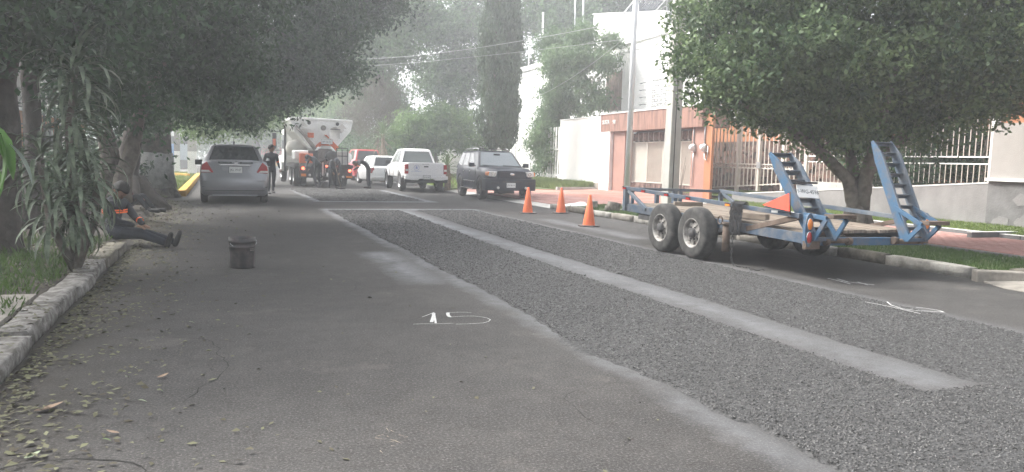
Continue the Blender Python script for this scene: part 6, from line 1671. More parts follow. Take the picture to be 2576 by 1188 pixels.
tb('front_frame', (.06, TL-.03, .62), (TW-.06, TL-.03, .60), .06, .13, M_blue_dull)
for k in range(6): tb('cross_member', (.06, .5+k*.75, .47+k*.015), (TW-.06, .5+k*.75, .46+k*.015), .06, .08, M_rust)
# top rails, front rail, posts, braces
tb('top_rail', (0.0, .16, .80), (0.0, TL, .965), .05, .06, M_rail); tb('top_rail', (TW, .3, .755), (TW, TL-.16, .935), .05, .06, M_blue_dull)
tb('front_rail', (0.03, TL-.02, .955), (TW-.03, TL-.16, .93), .05, .05, M_blue_dull)
for (x, y, z0, z1, m_, w_) in ((.0, TL-.03, .56, .94, M_blue_dull, .085), (.14, TL-.02, .62, .935, M_blue_dull, .05), (.62, TL-.06, .58, .93, M_blue_dull, .07), (.98, TL-.08, .58, .93, M_blue_dull, .08), (1.10, TL-.1, .58, .93, M_blue_dull, .05), (TW, TL-.18, .62, .90, M_blue_dull, .07), (.0, 1.42, .50, .82, M_blue_dull, .075)):
    mb = MB(); mb.box(x-w_/2, x+w_/2, y-w_/2, y+w_/2, z0, z1); obj('post', mb, m_, W, bevel=.006)
tb('brace', (.0, TL-.12, .92), (.0, TL-.75, .63), .05, .06, M_blue_dull); tb('brace', (TW, TL-.25, .90), (TW, TL-.85, .62), .05, .06, M_blue_dull)
tb('brace', (0.02, .22, .78), (0.02, 1.22, .54), .05, .07, M_rust); tb('brace', (TW-.02, .3, .74), (TW-.02, 1.2, .52), .05, .06, M_rust)
# small side marker lamps along the near rail
for k, y in enumerate((TL-.02, TL-.68, TL-1.42, TL-2.05, 1.42+.2)):
    z = .80+(.965-.80)*(y-.16)/(TL-.16)
    mb = MB(); mb.boxc((-.036, y, z-.005), (.02, .10, .035)); ml = obj('marker_lamp', mb, M_redlens if k != 4 else M_amber, W, bevel=.004)
    mb = MB(); mb.boxc((-.034, y, z+.02), (.03, .11, .016)); obj('lamp_cap', mb, M_chrome, ml)
mb = MB(); mb.boxc((-.027, 0.62, .825), (.006, .12, .03)); obj('reflective_tape', mb, M_plate, W)
# deck planks lengthwise
for k in range(9):
    x0 = .07+k*.1985
    mb = MB(); mb.box(x0+.004, x0+.190, .12+random.uniform(-.03, .05), TL-.08-random.uniform(0, .06), .0, .04)
    mb.v = [(x, y, z+.575+.0185*y+.004*math.sin(k*2.1+y)) for x, y, z in mb.v]
    obj('plank', mb, M_wood, W, bevel=.004)
# axles, hangers
for y in (3.08, 2.21): tb('axle', (.02, y, .39), (TW-.02, y, .39), .07, .07, M_grime)
for q in (0, 1):
    x = .02 if q == 0 else TW-.02
    mb = MB(); mb.beam((x, 1.7, .5), (x, 2.2, .36), .05, .05); mb.beam((x, 2.2, .36), (x, 2.65, .5), .05, .05); mb.beam((x, 2.65, .5), (x, 3.1, .36), .05, .05); mb.beam((x, 3.1, .36), (x, 3.6, .5), .05, .05); obj('leaf_spring', mb, M_grime, W)
# wheels, eight spoked steel rims with black hubs
def trailer_wheel(x, y, side):
    r, w_ = .39, .235
    wo_ = wheel(W, x, y, r, w_, M_rim, side, 8, .54)
    for ch in list(wo_.children):
        if ch.name.startswith('rim') or ch.name.startswith('brake'): bpy.data.objects.remove(ch)
    o1 = w_/2; s_ = side; rr = r*.54
    m = MB()
    m.lathe([(rr*1.06, s_*o1*.93), (rr*1.0, s_*o1*.97), (rr*.96, s_*o1*.75), (rr*.88, s_*o1*.62), (rr*.86, s_*o1*.2), (rr*.84, -s_*o1*.8)], (0, 0, 0), 'x', 32, cap0=False, cap1=False)
    m.lathe([(rr*.50, s_*o1*.58), (rr*.36, s_*o1*.66), (.001, s_*o1*.66)], (0, 0, 0), 'x', 24, cap0=False, cap1=False)
    for k in range(8):
        a = 6.283*k/8+.2
        m.beam((s_*o1*.58, math.cos(a)*rr*.45, math.sin(a)*rr*.45), (s_*o1*.42, math.cos(a)*rr*.90, math.sin(a)*rr*.90), rr*.36, .012, up=(1, 0, 0))
    obj('rim', m, mat('worn_steel_rim', (.17, .155, .14), .6, metal=.3, var=.3, scale=14, col2=(.33, .32, .30)), wo_)
    h = MB(); h.lathe([(.075, s_*o1*.6), (.075, s_*o1*.95), (.06, s_*o1*1.1), (.001, s_*o1*1.12)], (0, 0, 0), 'x', 18, cap0=False, cap1=False)
    for k in range(6):
        a = 6.283*k/6; h.lathe([(.012, s_*o1*.62), (.012, s_*o1*.82), (.001, s_*o1*.82)], (0, math.cos(a)*.10, math.sin(a)*.10), 'x', 8, cap0=False, cap1=False)
    obj('hub', h, M_grime, wo_)
    b = MB(); b.lathe([(0.001, s_*o1*.1), (rr*.85, s_*o1*.1)], (0, 0, 0), 'x', 24, cap0=False, cap1=False); obj('drum', b, M_black, wo_)
for y in (3.08, 2.19):
    trailer_wheel(-.13, y, -1); trailer_wheel(TW+.1, y, 1)
# jack leg with ring, timber block under the front
mb = MB(); mb.tube([(-.03, 1.62, .18), (-.03, 1.62, .56)], .055, 12); mb.tube([(-.03, 1.62, .56), (-.03, 1.62, .60)], .07, 12); mb.lathe([(.055, -.012), (.07, 0), (.055, .012), (.045, 0), (.055, -.012)], (-.06, 1.74, .62), 'x', 16, cap0=False, cap1=False); obj('jack_leg', mb, M_rust, W)
mb = MB(); mb.box(.02, .30, TL-1.25, TL-.45, .44, .53); obj('tool_box', mb, M_grime, W, bevel=.01)
# rear beam, hinge tubes
tb('rear_beam', (0.0, .06, .49), (TW, .06, .47), .08, .10, M_blue)
mb = MB(); mb.tube([(.30, -.01, .50), (.62, -.01, .495)], .032, 10)
for x in (.28, .64): mb.lathe([(.05, -.03), (.05, .03)], (x, -.01, .49), 'x', 12)
obj('hinge_tube', mb, M_rust, W)
mb = MB(); mb.tube([(TW-.5, -.01, .48), (TW+.04, -.01, .47)], .034, 10)
for x in (TW-.52, TW-.1): mb.lathe([(.05, -.03), (.05, .03)], (x, -.01, .49), 'x', 12)
obj('hinge_tube', mb, M_rust, W)
mb = MB(); mb.box(-.06, .16, -.03, .03, .40, .50); obj('corner_plate', mb, M_rust, W)
def ramp(x, zp, ypv, top_y, top_z, A, B, label, plates):
    """ladder ramp folded up over the deck, with its triangular feet behind"""
    rp = bpy.data.objects.new('ramp', MB().box(x-.005, x+.325, ypv-.02, ypv+.02, zp-.02, zp+.02).mesh('ramp', M_blue)); C.objects.link(rp); rp.parent = W
    if label: rp['label'] = label
    pv, tp = Vector((0, ypv, zp)), Vector((0, top_y, top_z)); d = (tp-pv); ln = d.length; d.normalize(); nrm = Vector((0, -d.z, d.y))
    for q, m_ in ((0, M_blue), (.32, M_blue_dull)):
        pts = [pv-nrm*.07, pv+nrm*.07, pv+nrm*.075+d*(ln*.86), tp+nrm*.012, tp-nrm*.03, pv-nrm*.07+d*(ln*.80)]
        mb = MB(); mb.prism([(p_.y, p_.z) for p_ in pts], 'x', x+q-.012, x+q+.012); obj('side_plate', mb, m_, rp, bevel=.003)
        mb = MB(); a_, b_ = pv+nrm*.078, pv+nrm*.078+d*(ln*.85); mb.beam((x+q, a_.y, a_.z), (x+q, b_.y, b_.z), .035, .008, up=nrm); obj('edge_flange', mb, M_blue_dull, rp)
    nr = 9
    for k in range(nr):
        c = pv+d*(ln*(.12+.86*k/(nr-1)))
        mb = MB(); mb.boxc((x+.16, c.y, c.z), (.296, .075, .008), Matrix.Rotation(math.atan2(d.z, d.y)-R(75), 3, 'X')); mb.boxc((x+.16, c.y+.03, c.z-.022), (.296, .008, .045), Matrix.Rotation(math.atan2(d.z, d.y)-R(75), 3, 'X')); obj('rung', mb, M_blue_dull, rp)
    for q in (0, .32):
        mb = MB(); mb.beam((x+q-.014, A[0], A[1]), (x+q-.014, B[0], B[1]), .028, .055); mb.beam((x+q-.0145, B[0], B[1]-.01), (x+q-.0145, ypv-.03, zp), .028, .06, up=(0, 1, 0)); mb.beam((x+q-.0135, A[0]-.02, A[1]-.02), (x+q-.0135, ypv-.06, zp+.04), .028, .05, up=(0, 1, 0)); obj('foot_brace', mb, M_blue, rp, bevel=.003)
    mb = MB(); mb.box(x+.0, x+.36, B[0]-.10, B[0]+.06, B[1]+.0, B[1]+.05); obj('foot_plate', mb, M_rust, rp, bevel=.006)
    return rp
r1 = ramp(.06, .52, -.02, .88, 1.60, (.17, .82), (-.24, .80), 'left ramp with a grey number plate', True)
r2 = ramp(1.54, .50, -.06, .60, 1.80, (.15, .92), (-.30, .72), 'right ramp, its feet higher', False)
# number plate hung on the left ramp
mb = MB(); mb.box(-.155, .155, -.085, .085, 0, .008); pl_ = obj('licence_plate', mb, M_plate, r1, bevel=.004); pl_.location = (.235, .33, 1.10); pl_.rotation_euler = (R(66), R(4), R(-8))
text_obj('1-WG-4596', .072, M_ink, pl_, (0, .0, .009), (0, 0, 0), 'lettering', .001, sx=.85) if False else None
mb = MB(); mb.box(.06, .40, .34, .38, 1.20, 1.225); obj('plate_bracket', mb, M_black, r1)
# red warning flag
mb = MB(); mb.prism([(.80, .90), (.30, 1.08), (.27, .85)], 'x', -.085, -.079); obj('warning_flag', mb, mat('red_flag_cloth', (.75, .085, .05), .75), W)
mb = MB(); mb.tube([(-.06, .28, .80), (-.075, .285, 1.10)], .008, 6); obj('flag_rod', mb, M_rust, W)
# oval lamp plates at the rear corners
mb = MB(); pts = [(.02*math.cos(6.283*k/20)*5.2, .15*math.sin(6.283*k/20)*(1.05)) for k in range(20)]
for (cx, m1, zz) in ((-.02, None, 0), (TW-.0, None, 0)):
    mb = MB(); mb.prism([(cx+p_[0]*.62, .64+p_[1]*1.35) for p_ in pts], 'y', -.035, -.015); mb.box(cx-.03, cx+.05, -.015, .05, .44, .82)
    lp = obj('lamp_plate', mb, M_blue, W, bevel=.003)
    for (z, m_) in ((.71, M_amber), (.545, M_redlens)):
        mb = MB(); mb.lathe([(1, -.040), (.9, -.052), (.001, -.056)], (0, 0, 0), 'y', 20, cap0=False, cap1=False); mb.v = [(cx+x*.036, y-.0, z+zz_*.072) for x, y, zz_ in mb.v]; la = obj('oval_lamp', mb, m_, lp)
        mb = MB(); mb.lathe([(1, -.034), (1, -.042), (.88, -.042)], (0, 0, 0), 'y', 20, cap0=False, cap1=False); mb.v = [(cx+x*.042, y, z+zz_*.080) for x, y, zz_ in mb.v]; la['_'] = 0; del la['_']; o = obj('lamp_bezel', mb, M_chrome, lp)
# text on the plate is laid on after its own transform
text_obj('1-WG-4596', .078, M_ink, pl_, (0, -.005, .0088), (0, 0, 0), 'lettering', .001, sx=.82)
# chain bunched over the rail, one end hanging to the road
ch = thing('chain', 'rusty chain bunched over the near trailer rail and hanging to the road', 'chain', (6.79, 8.98, .86))
lk = MB()
for k in range(12):
    a0, a1 = 6.283*k/12, 6.283*(k+1)/12
    f = lambda a: (0, .012*math.cos(a), (.022*math.sin(a)+(.012 if math.sin(a) > 0 else -.012)))
    lk.tube([f(a0), f(a1)], .0048, 5, cap=False)
lkm = lk.mesh('link', M_grime)
def chain_run(pts, step=.046):
    P = [Vector(q_) for q_ in pts]; k = 0; carry = 0
    for a, b_ in zip(P[:-1], P[1:]):
        d = b_-a; n_ = max(1, int(d.length/step))
        for j in range(n_):
            o = bpy.data.objects.new('link', lkm); C.objects.link(o); o.parent = ch; o.location = a.lerp(b_, (j+.5)/n_)
            o.rotation_mode = 'QUATERNION'; o.rotation_quaternion = d.to_track_quat('Z', 'Y') @ Matrix.Rotation(R(90*(k % 2)+random.uniform(-15, 15)), 4, 'Z').to_quaternion(); k += 1
for k in range(9):
    y = -.13+k*.03; dz = random.uniform(.16, .42)
    chain_run([(.06, y, .02), (.02, y, .05), (-.035, y, .03), (-.04, y+.01, -dz*.6), (-.03, y+.02, -dz), (-.03, y+.035, -dz*.5), (-.02, y+.03, .02)])
chain_run([(-.03, .06, -.2), (-.04, .05, -.78), (-.03, .0, -.845)])
chain_run([(-.03, .0, -.85), (.05, -.25, -.852), (-.05, -.4, -.852), (.12, -.46, -.852)])
# timber and scraps lying on the deck
for (x, y, z, L_, a, lab) in ((7.15, 9.2, .70, .62, 15, 'square timber lying on the rear of the trailer deck'), (7.7, 11.6, .72, .5, 70, 'short board near the front of the trailer deck')):
    mb = MB(); mb.box(-.05, .05, -L_/2, L_/2, -.04, .04); o = obj('timber', mb, M_wood, bevel=.006); o.location = (x, y, z); o.rotation_euler = (0, 0, R(a)); tag(o, lab, 'timber')
# ================================================================== STREET FURNITURE, POLES, WIRES
def kerb_pole(name, label, x, y, z0, h, r0, r1, m, n=14, lean=0.0, group=None):
    mb = MB(); mb.tube([(0, 0, 0), (lean*.5, 0, h*.5), (lean, 0, h)], [r0, (r0+r1)/2, r1], n)
    t = thing(name, label, 'pole', (x, y, z0), group=group); obj('shaft', mb, m, t); return t
pm_ = kerb_pole('lamp_post', 'slim galvanised steel street lamp post on the kerb beyond the trailer', 10.6, 19.0, .1, 9.0, .088, .06, mat('galvanised_pole', (.60, .61, .62), .45, metal=.25), lean=.06)
mb = MB(); mb.box(-.17, .17, -.17, .17, 0, .03); mb.tube([(0, 0, .03), (0, 0, .3)], .11, 12); obj('base_plate', mb, M_metal_grey, pm_)
mb = MB(); mb.tube([(.06, 0, 8.8), (.0, 0, 9.2), (-1.4, 0, 9.6)], .04, 10); obj('arm', mb, M_metal_grey, pm_)
M_polec = mat('concrete_pole', (.36, .35, .325), .9, var=.10, scale=2, bump=.3)
cpole = thing('concrete_pole', 'thick square grey concrete utility pole right of the steel lamp post', 'pole', (10.95, 17.35, .1))
mb = MB(); mb.rings([[(-.17, -.17, 0), (.17, -.17, 0), (.17, .17, 0), (-.17, .17, 0)], [(-.10+.04, -.10, 9), (.10+.04, -.10, 9), (.10+.04, .10, 9), (-.10+.04, .10, 9)]], smooth=False); obj('shaft', mb, M_polec, cpole, bevel=.02)
mb = MB(); mb.box(-.8, .9, -.05, .05, 8.2, 8.32); obj('crossarm', mb, M_metal_grey, cpole)
mb = MB(); mb.tube([(-.05, -.19, .3), (-.04, -.185, 2.2), (-.02, -.17, 4.5)], .012, 6); obj('cable', mb, M_black, cpole)
for x, y, w_, lab in ((-1.5, 51, .26, 'pale square concrete pole with whitewashed foot just left of the sedan'), (-2.55, 55.5, .17, 'darker slimmer pole with whitewashed foot further left')):
    t = thing('utility_pole', lab, 'pole', (x, y, 0), group='poles on the far left corner')
    mb = MB(); mb.box(-w_, w_, -w_, w_, 0, 1.45); obj('whitewash', mb, M_white, t, bevel=.02)
    mb = MB(); mb.rings([[(-w_*.98, -w_*.98, 1.45), (w_*.98, -w_*.98, 1.45), (w_*.98, w_*.98, 1.45), (-w_*.98, w_*.98, 1.45)], [(-w_*.6, -w_*.6, 8), (w_*.6, -w_*.6, 8), (w_*.6, w_*.6, 8), (-w_*.6, w_*.6, 8)]], smooth=False); obj('shaft', mb, M_polec if w_ > .2 else M_dusty, t)
# overhead wires, real sagging cables strung between the poles
M_wire = mat('overhead_wire', (.35, .36, .36), .6)
for a, b_, sag, r_, lab in (((10.95, 17.3, 5.3), (7.2, 50, 7.45), .35, .008, 'lowest overhead wire crossing the middle trees'), ((10.95, 17.3, 4.75), (5.0, 62, 8.0), .3, .006, 'thin overhead cable sagging below the lowest wire'), ((10.9, 17.3, 7.6), (6.2, 48, 9.6), .3, .006, 'upper overhead wire near the top of the picture'), ((11.0, 17.3, 7.9), (6.8, 48, 10.1), .3, .006, 'topmost overhead wire beside the upper one'), ((10.95, 17.3, 5.6), (17.9, 38.6, 7.6), .2, .006, 'service cable running from the concrete pole to the white house'), ((10.6, 19, 5.0), (14.9, 42.0, 4.6), .6, .006, 'slack cable passing in front of the climber'), ((-1.5, 51, 6.2), (6.0, 80, 6.6), .5, .02, 'dark cable above the sedan and the far trees')):
    A, B_ = Vector(a), Vector(b_); pts = [A.lerp(B_, t/20)-Vector((0, 0, sag*4*(t/20)*(1-t/20))) for t in range(21)]
    mb = MB(); mb.tube(pts, r_, 5); tag(obj('overhead_wire', mb, M_wire), lab, 'cable')
# three traffic cones
M_cone = mat('orange_cone', (.80, .17, .06), .6, var=.08, scale=4)
def cone(x, y, rz, lab, lean=0):
    t = thing('traffic_cone', lab, 'cone', (x, y, 0), R(rz), group='orange traffic cones beside the patch')
    mb = MB(); mb.lathe([(.135, .03), (.128, .10), (.112, .2), (.03, .69), (.022, .70), (.016, .69)], (0, 0, 0), 'z', 24, cap0=False, cap1=True); o = obj('body', mb, M_cone, t); o.rotation_euler = (0, R(lean), 0)
    mb = MB(); mb.prism([(.24*math.cos(R(a))*(1.0 if a % 90 else 1), .24*math.sin(R(a))) for a in range(15, 375, 30)], 'z', 0.0, .03); obj('base', mb, mat('cone_base', (.10, .085, .08), .8, var=.3, scale=6), t, bevel=.008)
    return t
cone(7.75, 19.25, 10, 'leftmost traffic cone, in front of the SUV wheel')
cone(8.75, 19.3, 40, 'middle traffic cone, at the kerb end')
cone(7.62, 15.3, 20, 'nearest traffic cone, largest and rightmost of the three', 1.0)
# stump and rubble in the strip behind the trailer
t = thing('tree_stump', 'cut tree stump with loose bark in the strip beside the lamp post', 'stump', (9.95, 18.6, .1))
mb = MB(); mb.tube([(0, 0, -.05), (0, 0, .12), (.02, 0, .26)], [.2, .16, .14], 12); mb.tube([(.2, .1, 0), (.25, .1, .22)], [.08, .07], 9); mb.tube([(-.2, -.1, 0), (-.22, -.12, .16)], [.09, .06], 9); obj('wood', mb, M_bark, t)
roots(mb := MB(), (0, 0), .08, 5, .2, -.45); obj('root', mb, M_bark_dark, t)
mb = MB(); mb.box(-.13, .13, -.1, .1, 0, .2); o = obj('concrete_block', mb, M_kr, bevel=.02); o.location = (10.0, 19.9, .115); o.rotation_euler = (0, 0, .4); tag(o, 'small grey concrete block behind the nearest cone', 'block')
mb = MB(); mb.lathe([(.02, .12), (.15, .10), (.24, .05), (.28, 0)], (0, 0, 0), 'z', 11, cap1=False); mb.v = [(x*1.4*(1+.2*math.sin(y*20)), y, z*(1+.3*math.sin(x*17))) for x, y, z in mb.v]
o = obj('plastic_bag', mb, mat('white_plastic', (.75, .76, .76), .45)); o.location = (9.85, 20.5, .115); tag(o, 'crumpled white plastic bag on the grass left of the concrete block', 'bag')
sap = thing('sapling', 'bare thin sapling in front of the garage doors right of the concrete pole', 'sapling', (12.2, 18.9, .15))
mb = MB()
for a, l in ((0, 1.5), (1.3, 1.2), (2.6, 1.35), (4.1, 1.0), (5.2, 1.25)): mb.tube([(0, 0, 0), (.06*math.cos(a), .06*math.sin(a), l*.4), (.2*math.cos(a), .2*math.sin(a), l)], [.014, .01, .004], 5)
obj('stems', mb, M_bark, sap)
# bucket on the left lane
M_bucket = mat('tarry_bucket', (.04, .04, .042), .5, var=.35, scale=8, col2=(.075, .06, .058), thr=(.4, .7))
b = thing('bucket', 'dark dented metal bucket with a wire handle standing on the left lane', 'bucket', (.26, 10.05, 0), R(20))
mb = MB(); mb.lathe([(.138, .0), (.142, .01), (.150, .20), (.155, .255), (.163, .26), (.155, .268), (.158, .325), (.166, .33), (.158, .338), (.161, .375), (.155, .375), (.150, .33), (.140, .05), (.001, .04)], (0, 0, 0), 'z', 32, cap1=False)
mb.v = [(x*(1-.04*math.exp(-((math.atan2(y, x)+2.2)/.5)**2)*z/.37), y, z-.012*math.exp(-((math.atan2(y, x)+1.9)/.6)**2)*(z > .3)) for x, y, z in mb.v]
obj('pail', mb, M_bucket, b)
mb = MB(); mb.tube([(.165*math.cos(a_), -.02-.05*math.sin(a_)-.02, .31-.055*math.sin(a_)) for a_ in lin(0, math.pi, 14)], .0035, 5)
mb.tube([(.165, -.02, .31), (.172, -.02, .33), (.172, .02, .33)], .005, 5)
obj('handle', mb, M_metal_grey, b)
mb = MB()
for k, z in enumerate((.235, .215)):
    pts = []
    mb.add([(.153*math.cos(a_)*1.004, .153*math.sin(a_)*1.004, z+d) for d in (0, .012) for a_ in lin(R(-75), R(-40), 6)], [(i, i+1, i+7, i+6) for i in range(5)])
obj('paint_smear', mb, M_dusty, b)
# ================================================================== PEOPLE
def skinned(name, verts, edges, radii, m, parent, sub=2, root=0, scalez=None):
    me = bpy.data.meshes.new(name); me.from_pydata(verts, edges, []); me.update()
    o = bpy.data.objects.new(name, me); C.objects.link(o)
    sk = o.modifiers.new('skin', 'SKIN'); sk.use_smooth_shade = True
    d = me.skin_vertices[0].data
    for i, r_ in enumerate(radii):
        d[i].radius = (r_, r_) if not isinstance(r_, tuple) else r_; d[i].use_root = (i == root)
    su = o.modifiers.new('sub', 'SUBSURF'); su.levels = sub; su.render_levels = sub
    bake(o); o.data.materials.clear(); o.data.materials.append(m)
    o.data.polygons.foreach_set('use_smooth', [True]*len(o.data.polygons))
    o.parent = parent
    return o
M_skin = mat('skin', (.22, .12, .08), .6)
M_hair = mat('black_hair', (.015, .013, .012), .7, bump=.4, bscale=90)
M_cloth_dark = mat('dark_work_cloth', (.028, .030, .036), .9, var=.25, scale=7, bump=.4, bscale=30)
M_cloth_jean = mat('dark_denim', (.018, .022, .032), .9, var=.25, scale=7, bump=.4, bscale=30)
M_cloth_grey = mat('grey_work_cloth', (.07, .075, .085), .9, var=.2, scale=7, bump=.4, bscale=30)
M_shoe = mat('dark_boot', (.02, .019, .02), .7)
M_hiviz = mat('orange_reflective_band', (.95, .16, .03), .6)
def ell(c, r, m, parent, name, rot=None, n=16):
    mb = MB(); k = 8
    rings_ = [[(r[0]*math.sin(math.pi*(i+.02)/(k+.04))*math.cos(6.283*j/n), r[1]*math.sin(math.pi*(i+.02)/(k+.04))*math.sin(6.283*j/n), r[2]*math.cos(math.pi*(i+.02)/(k+.04))) for j in range(n)] for i in range(k+1)]
    mb.rings(rings_); o = obj(name, mb, m, parent); o.location = c
    if rot: o.rotation_euler = rot
    return o
def head(parent, c, rot, hair=True, s=1.0, haircol=None, cap=None):
    """head looking along local -y: skull, jaw, nose, eyes, ears, hair"""
    mb = MB(); n, k = 20, 14
    rr = []
    for i in range(k+1):
        t = i/k; z = .125-.25*t
        w_ = .078*math.sqrt(max(.0, 1-((z-.02)/.108)**2)) if z > -.0 else .078*(1-.42*((-z)/.125)**1.6)
        dpt = w_*1.22
        w_ = max(w_, .012); dpt = max(dpt, .014)
        rr.append([(w_*math.cos(6.283*j/n), dpt*math.sin(6.283*j/n)*(1 if math.sin(6.283*j/n) < 0 else .95)-(.012*t if math.sin(6.283*j/n) < 0 else 0), z) for j in range(n)])
    mb.rings(rr)
    mb.add([(-.012, -.088, -.03), (.012, -.088, -.03), (0, -.118, -.028), (0, -.09, .02)], [(0, 1, 2), (0, 2, 3), (1, 3, 2)], 0, True)
    for q in (-1, 1): mb.boxc((q*.082, .005, -.005), (.016, .035, .058))
    o = obj('head', mb, M_skin, parent); o.location = c; o.rotation_euler = rot; o.scale = (s, s, s)
    for q in (-1, 1): ell((q*.03, -.088, .012), (.013, .006, .007), M_black, o, 'eye')
    ell((0, -.092, -.062), (.024, .006, .006), mat('lips', (.2, .08, .07), .6), o, 'mouth')
    if hair:
        mb = MB(); rr = []
        for i in range(9):
            t = i/8; z = .138-.17*t; w_ = .09*math.sqrt(max(.02, 1-((z-.02)/.122)**2))
            rr.append([(w_*math.cos(6.283*j/n), w_*1.25*math.sin(6.283*j/n)*(.60 if (math.sin(6.283*j/n) < 0 and t > .45) else 1)+.008, z) for j in range(n)])
        mb.rings(rr); obj('hair', mb, haircol or M_hair, o)
    if cap:
        mb = MB(); mb.lathe([(.001, .15), (.06, .14), (.092, .10), (.10, .03), (.10, .02)], (0, .01, 0), 'z', 20, cap0=False, cap1=False); mb.v = [(x, y*1.2, z) for x, y, z in mb.v]; mb.prism([(-.07, -.09), (.07, -.09), (.06, -.19), (-.06, -.19)], 'z', .03, .042); obj('cap', mb, cap, o)
    return o
def hand(parent, p, d, m=None, s=1.0, curl=.5, side=1):
    """palm plus five unequal bent fingers, continuing along direction d from the wrist p"""
    p, d = Vector(p), Vector(d).normalized()
    u = Vector((0, 0, 1)) if abs(d.z) < .9 else Vector((0, 1, 0))
    x = d.cross(u).normalized()*side; n = x.cross(d).normalized()*side
    vs = [p, p+d*.05*s, p+d*.085*s]; es = [(0, 1), (1, 2)]; rd = [(.026*s, .018*s), (.036*s, .016*s), (.034*s, .014*s)]
    o = skinned('hand', [tuple(v) for v in vs], es, rd, m or M_skin, parent, 1)
    for k, (off, l) in enumerate(((-.027, .062), (-.009, .075), (.009, .07), (.027, .055))):
        a = p+d*.07*s+x*off*s; b_ = a+d*l*.5*s-n*.01*curl*s; c = b_+(d*(1-curl)-n*curl).normalized()*l*.5*s
        skinned('finger', [tuple(a), tuple(b_), tuple(c)], [(0, 1), (1, 2)], [.0095*s, .0088*s, .007*s], m or M_skin, o, 1)
    a = p+d*.02*s+x*.03*s; b_ = a+(d+x).normalized()*.035*s; c = b_+(d-n*curl*.6).normalized()*.03*s
    skinned('thumb', [tuple(a), tuple(b_), tuple(c)], [(0, 1), (1, 2)], [.012*s, .0105*s, .008*s], m or M_skin, o, 1)
    return o
def boot(parent, heel, d, m=M_shoe, s=1.0, up=(0, 0, 1)):
    heel, d, up = Vector(heel), Vector(d).normalized(), Vector(up)
    vs = [heel+up*.11*s, heel+up*.05*s, heel+d*.10*s+up*.045*s, heel+d*.19*s+up*.035*s, heel+d*.245*s+up*.03*s]
    return skinned('boot', [tuple(v) for v in vs], [(0, 1), (1, 2), (2, 3), (3, 4)], [.05*s, (.045*s, .048*s), (.046*s, .042*s), (.048*s, .034*s), (.035*s, .024*s)], m, parent, 2)
def figure(label, loc, rz, J, shirt, trousers, rs=1.0, group=None):
    """J keys: pelvis waist chest neck headc shL shR elL elR wrL wrR hipL hipR knL knR anL anR"""
    t = thing('person', label, 'person', loc, rz, group=group)
    k = ['pelvis', 'waist', 'chest', 'upchest', 'neck', 'neck2', 'shL', 'elL', 'wrL', 'shR', 'elR', 'wrR', 'hipL', 'knL', 'anL', 'hipR', 'knR', 'anR']
    J = dict(J)
    J.setdefault('upchest', tuple((Vector(J['chest'])*.35+Vector(J['neck'])*.65)))
    J.setdefault('neck2', tuple(Vector(J['neck']).lerp(Vector(J['headc']), .45)))
    def mid(a, b_, f=.5): return tuple(Vector(J[a]).lerp(Vector(J[b_]), f))
    V = [J[q] for q in k]; ix = {q: i for i, q in enumerate(k)}
    rd = {'pelvis': (.155, .115), 'waist': (.135, .105), 'chest': (.165, .115), 'upchest': (.135, .09), 'neck': (.06, .06), 'neck2': (.05, .055), 'shL': .068, 'elL': .047, 'wrL': .033, 'shR': .068, 'elR': .047, 'wrR': .033,
          'hipL': .095, 'knL': .066, 'anL': .046, 'hipR': .095, 'knR': .066, 'anR': .046}
    V = list(V); E = [('pelvis', 'waist'), ('waist', 'chest'), ('chest', 'upchest'), ('upchest', 'neck'), ('neck', 'neck2'), ('upchest', 'shL'), ('shL', 'elL'), ('elL', 'wrL'), ('upchest', 'shR'), ('shR', 'elR'), ('elR', 'wrR'), ('pelvis', 'hipL'), ('hipL', 'knL'), ('knL', 'anL'), ('pelvis', 'hipR'), ('hipR', 'knR'), ('knR', 'anR')]
    rr = [rd[q] for q in k]
    rr = [(a*rs, a*rs) if not isinstance(a, tuple) else (a[0]*rs, a[1]*rs) for a in rr]
    es = []
    for a, b_ in E:
        if a[:2] in ('sh', 'el', 'hi', 'kn') and a[-1] == b_[-1]:
            # an extra vertex mid-limb keeps the taper (calf, forearm)
            V.append(mid(a, b_, .42)); ra, rb = rr[ix[a]][0], rr[ix[b_]][0]; q_ = (ra*.58+rb*.42)*1.04; rr.append((q_, q_))
            es += [(ix[a], len(V)-1), (len(V)-1, ix[b_])]
        else: es.append((ix[a], ix[b_]))
    body = skinned('body', V, es, rr, shirt, t, 2)
    # trousers: faces of the same continuous surface below the belt take the trouser cloth
    body.data.materials.append(trousers)
    pel, wst = Vector(J['pelvis']), Vector(J['waist'])
    legs = [(Vector(J['pelvis']), Vector(J['hip'+s_]), Vector(J['kn'+s_]), Vector(J['an'+s_])) for s_ in 'LR']
    arms = [(Vector(J['upchest']), Vector(J['sh'+s_]), Vector(J['el'+s_]), Vector(J['wr'+s_])) for s_ in 'LR']+[(pel.lerp(wst, .5), wst, Vector(J['chest']), Vector(J['neck']))]
    def dseg(p, ch):
        best = 9
        for a, b_ in zip(ch[:-1], ch[1:]):
            d = b_-a; t_ = max(0, min(1, (p-a).dot(d)/max(d.length_squared, 1e-9))); best = min(best, (p-a-d*t_).length)
        return best
    for f in body.data.polygons:
        c = f.center
        if min(dseg(c, ch_) for ch_ in legs) < min(dseg(c, ch_) for ch_ in arms): f.material_index = 1
    return t, body
